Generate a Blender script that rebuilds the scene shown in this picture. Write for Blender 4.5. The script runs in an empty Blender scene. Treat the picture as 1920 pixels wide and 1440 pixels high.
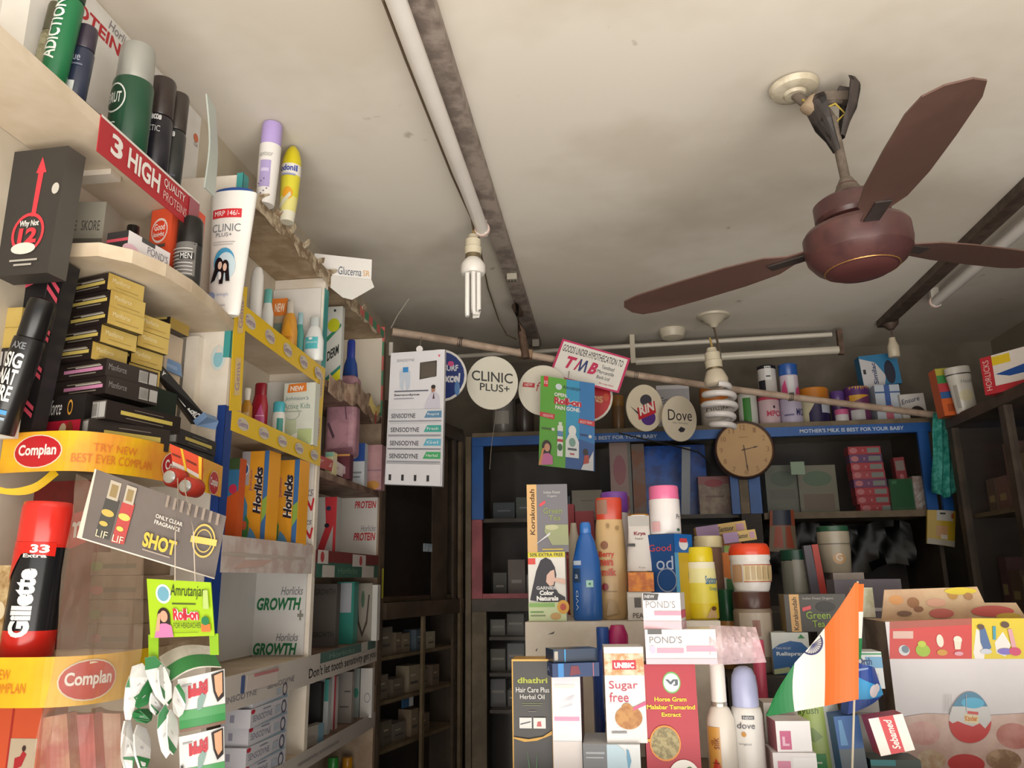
import bpy, bmesh, math, random
from mathutils import Vector, Matrix, Euler
R_ = math.radians
random.seed(7)
C = bpy.context.scene.collection

# ------------------------------------------------------------------ camera
F, CX, CY = 1487.0, 960.0, 720.0
EYE = Vector((0, 0, 1.5))
_y = Vector((190, -365, -F)).normalized()
_z = Vector((-75, 6020, -F)).normalized(); _z = (_z - _z.dot(_y) * _y).normalized()
_x = _y.cross(_z)
RC = Matrix((_x, _y, _z))
cam = bpy.data.objects.new('camera', bpy.data.cameras.new('camera'))
C.objects.link(cam)
cam.data.sensor_width = 36; cam.data.lens = F / 1920 * 36
cam.data.clip_start = 0.02
cam.matrix_world = Matrix.Translation(EYE) @ RC.to_4x4()
bpy.context.scene.camera = cam

# ------------------------------------------------------------------ light
sc = bpy.context.scene
sc.view_settings.view_transform = 'Standard'; sc.view_settings.look = 'None'
sc.view_settings.gamma = 1; sc.view_settings.exposure = 0.50
sc.view_settings.use_curve_mapping = False
w = bpy.data.worlds.new('world'); sc.world = w; w.use_nodes = True
nt = w.node_tree; bg = nt.nodes['Background']
# overcast sky above, sunlit pale ground below
tcw = nt.nodes.new('ShaderNodeTexCoord'); sx = nt.nodes.new('ShaderNodeSeparateXYZ'); rw = nt.nodes.new('ShaderNodeValToRGB')
mw = nt.nodes.new('ShaderNodeMapRange'); mw.inputs['From Min'].default_value = -1
nt.links.new(tcw.outputs['Generated'], sx.inputs[0]); nt.links.new(sx.outputs['Z'], mw.inputs['Value']); nt.links.new(mw.outputs[0], rw.inputs[0])
for pos, col in ((0, (1.0, .95, .87, 1)), (.33, (.80, .755, .69, 1)), (.475, (.42, .395, .36, 1)), (.53, (.085, .087, .09, 1))):
    el = rw.color_ramp.elements[0] if pos == 0 else rw.color_ramp.elements.new(pos); el.position = pos; el.color = col
rw.color_ramp.elements[-1].position = 1; rw.color_ramp.elements[-1].color = (.085, .087, .09, 1)
nt.links.new(rw.outputs[0], bg.inputs[0]); bg.inputs[1].default_value = 6.2
sc.cycles.max_bounces = 7; sc.cycles.diffuse_bounces = 4
sc.cycles.transparent_max_bounces = 10
sc.cycles.sample_clamp_indirect = 6
sc.cycles.use_denoising = True
pl = bpy.data.lights.new('open_front_portal', 'AREA'); pl.shape = 'RECTANGLE'
pl.size = 2.5; pl.size_y = 2.45
try: pl.cycles.is_portal = True
except Exception: pass
plo = bpy.data.objects.new('open_front_portal', pl); C.objects.link(plo)
plo.location = (0.42, -0.45, 1.25); plo.rotation_euler = (R_(90), 0, 0)

# ------------------------------------------------------------------ pixel to place
def ray(px, py): return RC @ Vector((px - CX, -(py - CY), -F))
def PY(px, py, Y): r = ray(px, py); return EYE + r * (Y / r.y)
def PX(px, py, X): r = ray(px, py); return EYE + r * (X / r.x)
def PZ(px, py, Z): r = ray(px, py); return EYE + r * ((Z - 1.5) / r.z)

# ------------------------------------------------------------------ materials
_mats = {}
def lin(h):
    h = h.lstrip('#')
    if len(h) == 3: h = ''.join(q * 2 for q in h)
    c = [int(h[i:i + 2], 16) / 255 for i in (0, 2, 4)]
    return [x / 12.92 if x <= .04045 else ((x + .055) / 1.055) ** 2.4 for x in c] + [1]
def M(col, r=.5, m=0., s=None, v=.10, emis=0, bump=0):
    """procedural material; col '#aaaaaa' or '#aaaaaa/#bbbbbb' (blotched by noise of scale s)"""
    key = (col, r, m, s, v, emis, bump)
    if key in _mats: return _mats[key]
    mt = bpy.data.materials.new('mat_%d' % len(_mats)); mt.use_nodes = True
    t = mt.node_tree; b = t.nodes['Principled BSDF']
    cs = col.split('/')
    k_ = 1. if r >= .8 else .84   # exposure cut for overlit goods put into colour; roughest materials keep theirs
    c1 = [x * k_ for x in lin(cs[0])[:3]] + [1]; c2 = ([x * k_ for x in lin(cs[1])[:3]] + [1]) if len(cs) > 1 else [x * (1 - v) for x in c1[:3]] + [1]
    sc_ = s or (float(cs[2]) if len(cs) > 2 else 9)
    tc = t.nodes.new('ShaderNodeTexCoord'); n = t.nodes.new('ShaderNodeTexNoise')
    n.inputs['Scale'].default_value = sc_; n.inputs['Detail'].default_value = 4
    n.inputs['Roughness'].default_value = .6
    t.links.new(tc.outputs['Object'], n.inputs['Vector'])
    rp = t.nodes.new('ShaderNodeValToRGB')
    lo, hi = (.42, .58) if len(cs) > 1 else (.3, .75)
    rp.color_ramp.elements[0].position = lo; rp.color_ramp.elements[0].color = c1
    rp.color_ramp.elements[1].position = hi; rp.color_ramp.elements[1].color = c2
    t.links.new(n.outputs[0], rp.inputs[0]); t.links.new(rp.outputs[0], b.inputs['Base Color'])
    b.inputs['Roughness'].default_value = r; b.inputs['Metallic'].default_value = m
    if bump:
        bp = t.nodes.new('ShaderNodeBump'); bp.inputs['Strength'].default_value = bump
        bp.inputs['Distance'].default_value = .004
        t.links.new(n.outputs[0], bp.inputs['Height']); t.links.new(bp.outputs[0], b.inputs['Normal'])
    _mats[key] = mt
    return mt
def MF(col, amount=.25, rough=.08, bump=0, bs=20, refl=1.):
    """clear sheet: mostly see-through with a glossy skin (glass pane, plastic film)"""
    key = ('film', col, amount, rough, bump, bs, refl)
    if key in _mats: return _mats[key]
    mt = bpy.data.materials.new('film_%d' % len(_mats)); mt.use_nodes = True
    t = mt.node_tree; t.nodes.clear()
    o = t.nodes.new('ShaderNodeOutputMaterial'); mx = t.nodes.new('ShaderNodeMixShader')
    mx2 = t.nodes.new('ShaderNodeMixShader')
    tr = t.nodes.new('ShaderNodeBsdfTransparent'); gl = t.nodes.new('ShaderNodeBsdfGlossy')
    df = t.nodes.new('ShaderNodeBsdfDiffuse')
    df.inputs[0].default_value = lin(col); gl.inputs['Roughness'].default_value = rough
    gl.inputs[0].default_value = (.9, .9, .9, 1)
    fr = t.nodes.new('ShaderNodeFresnel'); fr.inputs[0].default_value = 1.45
    if bump:
        n = t.nodes.new('ShaderNodeTexNoise'); n.inputs['Scale'].default_value = bs
        tc = t.nodes.new('ShaderNodeTexCoord'); t.links.new(tc.outputs['Object'], n.inputs['Vector'])
        bp = t.nodes.new('ShaderNodeBump'); bp.inputs['Strength'].default_value = bump
        bp.inputs['Distance'].default_value = .02
        t.links.new(n.outputs[0], bp.inputs['Height'])
        t.links.new(bp.outputs[0], gl.inputs['Normal']); t.links.new(bp.outputs[0], fr.inputs['Normal'])
    mx.inputs[0].default_value = amount
    t.links.new(tr.outputs[0], mx.inputs[1]); t.links.new(df.outputs[0], mx.inputs[2])
    ge = t.nodes.new('ShaderNodeNewGeometry'); m1 = t.nodes.new('ShaderNodeMath'); m1.operation = 'SUBTRACT'; m1.inputs[0].default_value = refl
    t.links.new(ge.outputs['Backfacing'], m1.inputs[1]); m1.use_clamp = True
    m2 = t.nodes.new('ShaderNodeMath'); m2.operation = 'MULTIPLY'
    t.links.new(fr.outputs[0], m2.inputs[0]); t.links.new(m1.outputs[0], m2.inputs[1])
    t.links.new(m2.outputs[0], mx2.inputs[0]); t.links.new(mx.outputs[0], mx2.inputs[1])
    t.links.new(gl.outputs[0], mx2.inputs[2]); t.links.new(mx2.outputs[0], o.inputs[0])
    _mats[key] = mt
    return mt

# ------------------------------------------------------------------ mesh builder
_txt = {}
def text_geo(s, bold=0., shear=0.):
    k = (s, bold, shear)
    if k in _txt: return _txt[k]
    cu = bpy.data.curves.new('t', 'FONT'); cu.body = s; cu.offset = bold; cu.shear = shear
    cu.resolution_u = 3; cu.fill_mode = 'FRONT'
    ob = bpy.data.objects.new('t', cu)
    me = bpy.data.meshes.new_from_object(ob)
    vs = [(v.co.x, v.co.y) for v in me.vertices]; fs = [tuple(p.vertices) for p in me.polygons]
    bpy.data.objects.remove(ob); bpy.data.curves.remove(cu); bpy.data.meshes.remove(me)
    x0 = min(v[0] for v in vs); x1 = max(v[0] for v in vs); y0 = min(v[1] for v in vs); y1 = max(v[1] for v in vs)
    vs = [((a - x0) / (x1 - x0), (b - y0) / (y1 - y0)) for a, b in vs]
    _txt[k] = (vs, fs)
    return _txt[k]

class MB:
    def __init__(s): s.v = []; s.f = []; s.m = []; s.mats = []
    def mi(s, m):
        if isinstance(m, str): m = M(m)
        if m not in s.mats: s.mats.append(m)
        return s.mats.index(m)
    def add(s, vs, fs, m):
        o = len(s.v); k = s.mi(m)
        s.v += [tuple(v) for v in vs]
        for f in fs: s.f.append(tuple(i + o for i in f)); s.m.append(k)
        return s
    def box(s, a, b, m, faces=None):
        """faces: dict of per-face material: front back left right top bottom"""
        x0, y0, z0 = a; x1, y1, z1 = b
        vs = [(x0, y0, z0), (x1, y0, z0), (x1, y1, z0), (x0, y1, z0), (x0, y0, z1), (x1, y0, z1), (x1, y1, z1), (x0, y1, z1)]
        F_ = dict(bottom=(3, 2, 1, 0), top=(4, 5, 6, 7), front=(0, 1, 5, 4), back=(2, 3, 7, 6), left=(3, 0, 4, 7), right=(1, 2, 6, 5))
        o = len(s.v); s.v += vs
        for k, f in F_.items():
            s.f.append(tuple(i + o for i in f)); s.m.append(s.mi((faces or {}).get(k, m)))
        return s
    def obox(s, c, sx, sy, sz, rot, m):
        """box centred at c with Euler rotation"""
        Rm = Euler(rot).to_matrix(); c = Vector(c)
        vs = [c + Rm @ Vector((x * sx / 2, y * sy / 2, z * sz / 2)) for z in (-1, 1) for x, y in ((-1, -1), (1, -1), (1, 1), (-1, 1))]
        return s.add(vs, [(3, 2, 1, 0), (4, 5, 6, 7), (0, 1, 5, 4), (2, 3, 7, 6), (3, 0, 4, 7), (1, 2, 6, 5)], m)
    def lathe(s, prof, m, n=32, sx=1., sy=1., c=(0, 0, 0)):
        """prof [(r,z[,mat])], bottom up; closed at the ends"""
        vs = []; P = [p for p in prof]
        for p in P:
            for i in range(n):
                a = 2 * math.pi * i / n
                vs.append((c[0] + p[0] * sx * math.sin(a), c[1] - p[0] * sy * math.cos(a), c[2] + p[1]))
        o = len(s.v); s.v += vs
        for j in range(len(P) - 1):
            mm = s.mi(P[j][2] if len(P[j]) > 2 else m)
            for i in range(n):
                k = (i + 1) % n
                s.f.append((o + j * n + i, o + j * n + k, o + (j + 1) * n + k, o + (j + 1) * n + i)); s.m.append(mm)
        s.f.append(tuple(o + i for i in reversed(range(n)))); s.m.append(s.mi(P[0][2] if len(P[0]) > 2 else m))
        s.f.append(tuple(o + (len(P) - 1) * n + i for i in range(n))); s.m.append(s.mi(P[-1][2] if len(P[-1]) > 2 else m))
        return s
    def tube(s, pts, r, m, n=10, r2=None):
        pts = [Vector(p) for p in pts]; vs = []
        for i, p in enumerate(pts):
            d = (pts[min(i + 1, len(pts) - 1)] - pts[max(i - 1, 0)]).normalized()
            u = d.cross(Vector((0, 0, 1)) if abs(d.z) < .9 else Vector((0, 1, 0))).normalized(); v = d.cross(u)
            rr = r if r2 is None else r + (r2 - r) * i / (len(pts) - 1)
            for k in range(n):
                a = 2 * math.pi * k / n; vs.append(p + (u * math.cos(a) + v * math.sin(a)) * rr)
        fs = []
        for i in range(len(pts) - 1):
            for k in range(n):
                q = (k + 1) % n; fs.append((i * n + k, i * n + q, (i + 1) * n + q, (i + 1) * n + k))
        fs.append(tuple(reversed(range(n)))); fs.append(tuple((len(pts) - 1) * n + k for k in range(n)))
        return s.add(vs, fs, m)
    def prism(s, poly, a, b, axis, m, side=None):
        """2-D polygon extruded along axis from a to b ('x': poly=(y,z); 'y': (x,z); 'z': (x,y))"""
        def P3(p, t): return {'x': (t, p[0], p[1]), 'y': (p[0], t, p[1]), 'z': (p[0], p[1], t)}[axis]
        n = len(poly); vs = [P3(p, a) for p in poly] + [P3(p, b) for p in poly]
        s.add(vs, [tuple(reversed(range(n))), tuple(range(n, 2 * n))], m)
        return s.add(vs, [(i, (i + 1) % n, n + (i + 1) % n, n + i) for i in range(n)], side or m)
    def strip(s, pts, up, th, m, mback=None):
        """ribbon: lower-edge points, up vector (or list) and a small thickness along the local normal"""
        pts = [Vector(p) for p in pts]; n = len(pts); ups = [Vector(u) for u in up] if isinstance(up, list) else [Vector(up)] * n
        A = []; B = []
        for i in range(n):
            d = (pts[min(i + 1, n - 1)] - pts[max(i - 1, 0)]).normalized(); nn = d.cross(ups[i]).normalized() * th / 2
            A.append((pts[i] + nn, pts[i] + ups[i] + nn)); B.append((pts[i] - nn, pts[i] + ups[i] - nn))
        vs = [q for a in A for q in a] + [q for b in B for q in b]; o = 2 * n
        s.add(vs, [(2 * i, 2 * i + 2, 2 * i + 3, 2 * i + 1) for i in range(n - 1)], m)
        s.add(vs, [(o + 2 * i + 1, o + 2 * i + 3, o + 2 * i + 2, o + 2 * i) for i in range(n - 1)], mback or m)
        s.add(vs, [(2 * i + 1, 2 * i + 3, o + 2 * i + 3, o + 2 * i + 1) for i in range(n - 1)] + [(2 * i + 2, 2 * i, o + 2 * i, o + 2 * i + 2) for i in range(n - 1)]
              + [(0, 1, o + 1, o), (2 * n - 2, o + 2 * n - 2, o + 2 * n - 1, 2 * n - 1)], mback or m)
        return s
    def decal(s, items, fmap, W, H, rough=.5, curved=False, e0=.0004, lay=.00025):
        """flat printing. items in fractions of the face: ('r',u0,v0,u1,v1,col) ('e',cu,cv,ru,rv,col)
        ('p',[(u,v)..],col) ('t',text,u0,v0,u1,v1,col,{bold,shear,rot}) ('o',cu,cv,ru,rv,w,col) ring"""
        for li, it in enumerate(items):
            k = it[0]; opt = it[-1] if isinstance(it[-1], dict) else {}
            if k == 'r':
                u0, v0, u1, v1 = it[1:5]; vs = [(u0, v0), (u1, v0), (u1, v1), (u0, v1)]; fs = [(0, 1, 2, 3)]; col = it[5]
            elif k == 'e':
                cu, cv, ru, rv = it[1:5]; n = 22; vs = [(cu + ru * math.cos(2 * math.pi * i / n), cv + rv * math.sin(2 * math.pi * i / n)) for i in range(n)]; fs = [tuple(range(n))]; col = it[5]
            elif k == 'o':
                cu, cv, ru, rv, wd = it[1:6]; n = 24; vs = []
                for q in (1, 1 - wd): vs += [(cu + ru * q * math.cos(2 * math.pi * i / n), cv + rv * q * math.sin(2 * math.pi * i / n)) for i in range(n)]
                fs = [(i, (i + 1) % n, n + (i + 1) % n, n + i) for i in range(n)]; col = it[6]
            elif k == 'p': vs = list(it[1]); fs = [tuple(range(len(vs)))]; col = it[2]
            elif k == 't':
                g, fs = text_geo(it[1], opt.get('bold', 0.), opt.get('shear', 0.)); u0, v0, u1, v1 = it[2:6]; col = it[6]
                rot = opt.get('rot', 0)
                if rot == 90: vs = [(u1 - b * (u1 - u0), v0 + a * (v1 - v0)) for a, b in g]
                elif rot == -90: vs = [(u0 + b * (u1 - u0), v1 - a * (v1 - v0)) for a, b in g]
                else: vs = [(u0 + a * (u1 - u0), v0 + b * (v1 - v0)) for a, b in g]
                sk = opt.get('skew', 0)  # baseline rise over the run
                if sk: vs = [(a, b + sk * (a - u0)) for a, b in vs]
            vs = [(a * W, b * H) for a, b in vs]
            mat = M(col, rough, opt.get('m', 0)) if isinstance(col, str) else col
            if curved:
                bm = bmesh.new(); bv = [bm.verts.new((a, b, 0)) for a, b in vs]
                for f in fs:
                    try: bm.faces.new([bv[i] for i in f])
                    except ValueError: pass
                N = 14
                for i in range(1, N):
                    bmesh.ops.bisect_plane(bm, geom=bm.verts[:] + bm.edges[:] + bm.faces[:], plane_co=(W * i / N, 0, 0), plane_no=(1, 0, 0))
                for i in range(1, 10):
                    bmesh.ops.bisect_plane(bm, geom=bm.verts[:] + bm.edges[:] + bm.faces[:], plane_co=(0, H * i / 10, 0), plane_no=(0, 1, 0))
                bm.verts.index_update(); vs = [(v.co.x, v.co.y) for v in bm.verts]; fs = [tuple(v.index for v in f.verts) for f in bm.faces]; bm.free()
            s.add([fmap(a, b, e0 + li * lay) for a, b in vs], fs, mat)
        return s
    def build(s, name, parent=None, smooth=0, label=None):
        me = bpy.data.meshes.new(name); me.from_pydata(s.v, [], s.f)
        for m in s.mats: me.materials.append(m)
        me.polygons.foreach_set('material_index', s.m)
        if smooth:
            me.polygons.foreach_set('use_smooth', [True] * len(s.f)); me.update()
            me.set_sharp_from_angle(angle=R_(smooth))
        me.update()
        o = bpy.data.objects.new(name, me); C.objects.link(o)
        if parent: o.parent = parent
        if label: o['label'] = label
        return o

def face_map(which, W, D, H):
    """returns (fmap, faceW, faceH) for a box with base centre at the origin"""
    return {
        'front': (lambda a, b, e: (a - W / 2, -D / 2 - e, b), W, H),
        'back': (lambda a, b, e: (W / 2 - a, D / 2 + e, b), W, H),
        'right': (lambda a, b, e: (W / 2 + e, a - D / 2, b), D, H),
        'left': (lambda a, b, e: (-W / 2 - e, D / 2 - a, b), D, H),
        'top': (lambda a, b, e: (a - W / 2, b - D / 2, H + e), W, D),
        'bottom': (lambda a, b, e: (a - W / 2, D / 2 - b, -e), W, D)}[which]

def tag(o, label, cat, group=None):
    o['label'] = label; o['category'] = cat
    if group: o['group'] = group
    return o
def struct(o): o['kind'] = 'structure'; return o
def empty(name, loc, rot=(0, 0, 0)):
    o = bpy.data.objects.new(name, None); o.empty_display_size = .02; C.objects.link(o)
    o.location = loc; o.rotation_euler = rot
    return o
def copytree(o, loc=None, rot=None, label=None, group=None):
    r = o.copy(); C.objects.link(r)
    for ch in o.children:
        c = ch.copy(); C.objects.link(c); c.parent = r
    if loc is not None: r.location = loc
    if rot is not None: r.rotation_euler = rot
    if label: r['label'] = label
    if group: r['group'] = group
    return r

def boxmb(W, D, H, col, rough=.45, **faces):
    mb = MB()
    side = faces.pop('side', {})
    mb.box((-W / 2, -D / 2, 0), (W / 2, D / 2, H), M(col, rough), {k: M(v, rough) for k, v in side.items()})
    for k, its in faces.items():
        fm, a, b = face_map(k, W, D, H)
        mb.decal(its, fm, a, b, rough)
    return mb
def fit(rect, Y, zb=None):
    xl, yt, xr, yb = rect; xm = (xl + xr) / 2; ym = (yt + yb) / 2
    W = (PY(xr, ym, Y) - PY(xl, ym, Y)).x
    b = PY(xm, yb, Y); t = PY(xm, yt, Y)
    if zb is not None:
        b = Vector(((b.x), Y, zb))
    return b, W, t.z - b.z
def carton(name, label, cat, rect, Y, d, col, rz=0, rx=0, ry=0, zb=None, rough=.45, group=None, W=None, H=None, **faces):
    """printed box whose front face fills a rectangle of the photograph at distance Y"""
    b, w_, h_ = fit(rect, Y, zb)
    w_ = W or w_ / max(.3, math.cos(R_(rz))); h_ = H or h_
    mb = boxmb(w_, d, h_, col, rough, **faces)
    o = mb.build(name)
    rot = Euler((R_(rx), R_(ry), R_(rz)))
    o.location = b + (Euler((0, 0, R_(rz))).to_matrix() @ Vector((0, d / 2, 0)))
    o.rotation_euler = rot
    return tag(o, label, cat, group)
def turned(name, label, cat, rect, Y, parts, oval=1., zb=None, rz=0, rx=0, ry=0, rough=.3, group=None, dec=None, n=36, W=None):
    """bottle, can or jar. parts: [(part_name, colour, [(r,v[,colour])...])]; r in fractions of the half width, v of the height"""
    b, w_, h_ = fit(rect, Y, zb); R0 = (W or w_) / 2
    root = empty(name, b + Vector((0, R0 * oval, 0)), (R_(rx), R_(ry), R_(rz)))
    for i, (pn, col, prof) in enumerate(parts):
        rg = rough; opt = {}
        if isinstance(col, tuple): col, opt = col
        mm = lambda c: c if not isinstance(c, str) else M(c, opt.get('r', rg), opt.get('m', 0))
        mb = MB(); pr = [(p[0] * R0, p[1] * h_) + ((mm(p[2]),) if len(p) > 2 else ()) for p in prof]
        mb.lathe(pr, mm(col), n, 1, oval)
        if dec and pn in dec:
            def rad(z, pr=pr):
                for q in range(len(pr) - 1):
                    if pr[q][1] <= z <= pr[q + 1][1] and pr[q + 1][1] > pr[q][1]:
                        t = (z - pr[q][1]) / (pr[q + 1][1] - pr[q][1]); return pr[q][0] + t * (pr[q + 1][0] - pr[q][0])
                return pr[-1][0]
            def fm(a, z, e):
                r = rad(z) + e * 1.5 + .0003; x = max(-r * .985, min(r * .985, a - R0))
                return (x, -math.sqrt(max(0, r * r - x * x)) * oval - (e if oval < .9 else 0), z)
            mb.decal(dec[pn], fm, 2 * R0, h_, rg, curved=True)
        mb.build(pn, root, smooth=40)
    return tag(root, label, cat, group)
# ================================================================== room
WL, WR, YB, YF, ZC = -0.86, 1.70, 3.60, -0.50, 2.50
wallm = M('#c9bfae/#b3a793', .8, s=3, bump=.2)
def slab(name, a, b, m):
    o = MB().box(a, b, m).build(name); return struct(o)
slab('floor', (WL - .1, YF, -.1), (WR + .1, YB + .1, 0), M('#8d8273/#6f665a', .6, s=6))
# ceiling: limewash with soot stains (noise at two scales)
cm = M('#dcd5c9/#d0c7b9', .85, s=1.7, bump=.15)
t = cm.node_tree; bsdf = t.nodes['Principled BSDF']; rampc = [n for n in t.nodes if n.type == 'VALTORGB'][0]
tc = [n for n in t.nodes if n.type == 'TEX_COORD'][0]
n2 = t.nodes.new('ShaderNodeTexNoise'); n2.inputs['Scale'].default_value = 11; n2.inputs['Detail'].default_value = 3
t.links.new(tc.outputs['Object'], n2.inputs['Vector'])
r2 = t.nodes.new('ShaderNodeValToRGB'); r2.color_ramp.elements[0].position = .72; r2.color_ramp.elements[0].color = (1, 1, 1, 1)
r2.color_ramp.elements[1].position = .80; r2.color_ramp.elements[1].color = (.45, .40, .36, 1)
t.links.new(n2.outputs[0], r2.inputs[0])
mx = t.nodes.new('ShaderNodeMixRGB'); mx.blend_type = 'MULTIPLY'; mx.inputs[0].default_value = 1
t.links.new(rampc.outputs[0], mx.inputs[1]); t.links.new(r2.outputs[0], mx.inputs[2]); t.links.new(mx.outputs[0], bsdf.inputs['Base Color'])
slab('ceiling', (WL - .1, YF, ZC), (WR + .1, YB + .1, ZC + .12), cm)
slab('wall_left', (WL - .1, YF, 0), (WL, YB, ZC), wallm)
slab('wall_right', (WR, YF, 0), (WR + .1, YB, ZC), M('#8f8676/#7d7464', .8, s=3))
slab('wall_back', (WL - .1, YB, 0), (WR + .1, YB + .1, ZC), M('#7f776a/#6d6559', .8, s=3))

# ================================================================== ceiling fittings
brown = M('#5a4a40/#46382f', .55, s=25); grime = M('#a3958b/#7d7068', .6, s=18); rust = M('#6b5346/#54402f', .7, s=30)
whitep = M('#e4ddd2', .35); cream = M('#d9cfba', .4)
def batten_light(name, x, y0, y1, label, tube_dx, ty0, ty1, z=ZC, bm=grime):
    root = empty(name, (x, (y0 + y1) / 2, z))
    h = (y1 - y0) / 2; cy = (y0 + y1) / 2
    MB().box((-.024, -h, -.028), (.024, h, -.0005), bm).build('batten', root)
    a, b = ty0 - cy, ty1 - cy
    MB().lathe([(.012, 0), (.018, .004), (.018, b - a - .004), (.012, b - a)], M('#efe9e2', .3), 20).build('tube', root, 40)
    tb = root.children[-1] if False else [c for c in C.objects if c.name.startswith('tube')][-1]
    tb.location = (tube_dx, a, -.052); tb.rotation_euler = (R_(-90), 0, 0)
    for yy in (a + .005, b - .005):
        hb = MB().box((-.014, -.009, -.07), (.014, .009, 0), whitep)
        o = hb.build('tube_holder', root); o.location = (tube_dx, yy, -.0)
        cl = MB().lathe([(.021, -.006), (.022, -.003), (.022, .003), (.021, .006)], M('#e6c9c0', .4), 20).build('end_ring', root, 40)
        cl.location = (tube_dx, yy, -.052); cl.rotation_euler = (R_(90), 0, 0)
    return root
r = batten_light('tube_light', -.292, .45, 3.27, 0, -.030, .70, 2.02)
tag(r, 'long grimy grey batten with a dusty white tube, running along the middle of the ceiling', 'tube light')
# connector block and small fittings on the batten
cb = MB().box((-.016, -.012, -.02), (.016, .012, 0), M('#b9b2a3', .5))
for q in range(3): cb.lathe([(.0035, -.024), (.0035, -.02)], M('#6a645a', .4, .6), 8, c=(-.01 + q * .01, 0, 0))
o = cb.build('connector_block', r); o.location = (.004, 2.42 - 1.86, -.0285)
o = MB().box((-.014, -.02, -.03), (.014, .02, 0), M('#a69d92', .5)).build('connector_block', r); o.location = (.012, 3.17 - 1.86, -.0285)
rr = batten_light('tube_light', 1.125, 1.55, 3.22, 0, .06, 1.65, 2.86, bm=brown)
tag(rr, 'brown batten with a tube light on the right side of the ceiling behind the fan', 'tube light')
# light fitting across the back
r3 = empty('tube_light', (.55, 3.25, 2.45))
MB().tube([(-1.38, .0, -.012), (-.6, 0, .0), (.38, 0, .012)], .010, M('#d8d0c2', .35)).build('conduit', r3, 60)
MB().tube([(-.42, .0, -.067), (.40, .0, -.055)], .0165, M('#d9d1c0', .3), 16).build('tube', r3, 60)
MB().box((-.02, -.012, -.075), (.0, .012, .03), rust).build('end_bracket', r3).location = (.42, 0, 0)
MB().box((-.02, -.012, -.075), (.0, .012, .049), cream).build('end_bracket', r3).location = (-.42, 0, 0)
tag(r3, 'white conduit and tube light crossing the ceiling in front of the back wall', 'tube light')
p = PY(1262, 645, 3.2)
jb = MB().lathe([(.02, -.03), (.045, -.022), (.055, 0), (.055, .012)], cream, 24).build('ceiling_rose', smooth=40)
jb.location = (p.x, 3.2, 2.487); tag(jb, 'small round white ceiling rose beside the back conduit', 'ceiling rose')

# ---- pole that carries the round signs
pts = [PY(735, 622, 2.45), PY(860, 641, 2.55), PY(985, 664, 2.68), PY(1090, 684, 2.78), PY(1190, 703, 2.83), PY(1330, 724, 2.9), PY(1480, 744, 2.95), PY(1640, 764, 3.0), PY(1775, 781, 3.05)]
pole = MB().tube(pts, .0135, M('#c2ab98/#a58e7b', .6, s=12), 12, .0125).build('hanging_pole', smooth=60)
for i, k in enumerate((1, 2, 4, 6)):
    pp = pts[k]; wr = MB()
    for q in range(3 if k != 2 else 1):
        wr.obox(pp + Vector((q * .006, 0, 0)), .0015 if k != 2 else .05, .029, .029, (0, R_(8), 0), M('#4c4036', .6) if k != 2 else M('#9c7c5e', .6))
    wr.build('binding' if k != 2 else 'tape', pole)
tag(pole, 'long bent pinkish pole hung across the shop carrying the round brand signs', 'pole')
# wooden hanger from batten to the pole
a = PY(966, 575, 2.66); b = PY(986, 672, 2.66)
hg = MB().tube([a + Vector((0, .3, .06)), a, (a + b) / 2 + Vector((.004, 0, 0)), b], .014, rust, 8).build('pole_hanger', smooth=50)
tag(hg, 'rusty brown hanger strap between the ceiling batten and the sign pole', 'hanger')

# ---- wires
def wire(name, pts, r, col, label, cat='wire'):
    o = MB().tube(pts, r, M(col, .6), 6).build(name, smooth=60); return tag(o, label, cat)
wire('ceiling_wire', [PZ(718, 0, 2.47), PZ(760, 110, 2.47), PZ(800, 210, 2.47), PZ(848, 330, 2.465), PZ(884, 410, 2.46), PY(888, 432, 2.02)], .0028, '#6e5c48', 'brown wire running beside the ceiling tube down to the hanging bulb')
wire('ceiling_wire', [PZ(897, 440, 2.46), PZ(903, 480, 2.47), PZ(915, 540, 2.49), PZ(935, 600, 2.48), PY(950, 628, 2.9), PY(970, 637, 2.8)], .0025, '#6a5a44', 'thin brown wire looping from the tube end to the sign pole')

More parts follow.
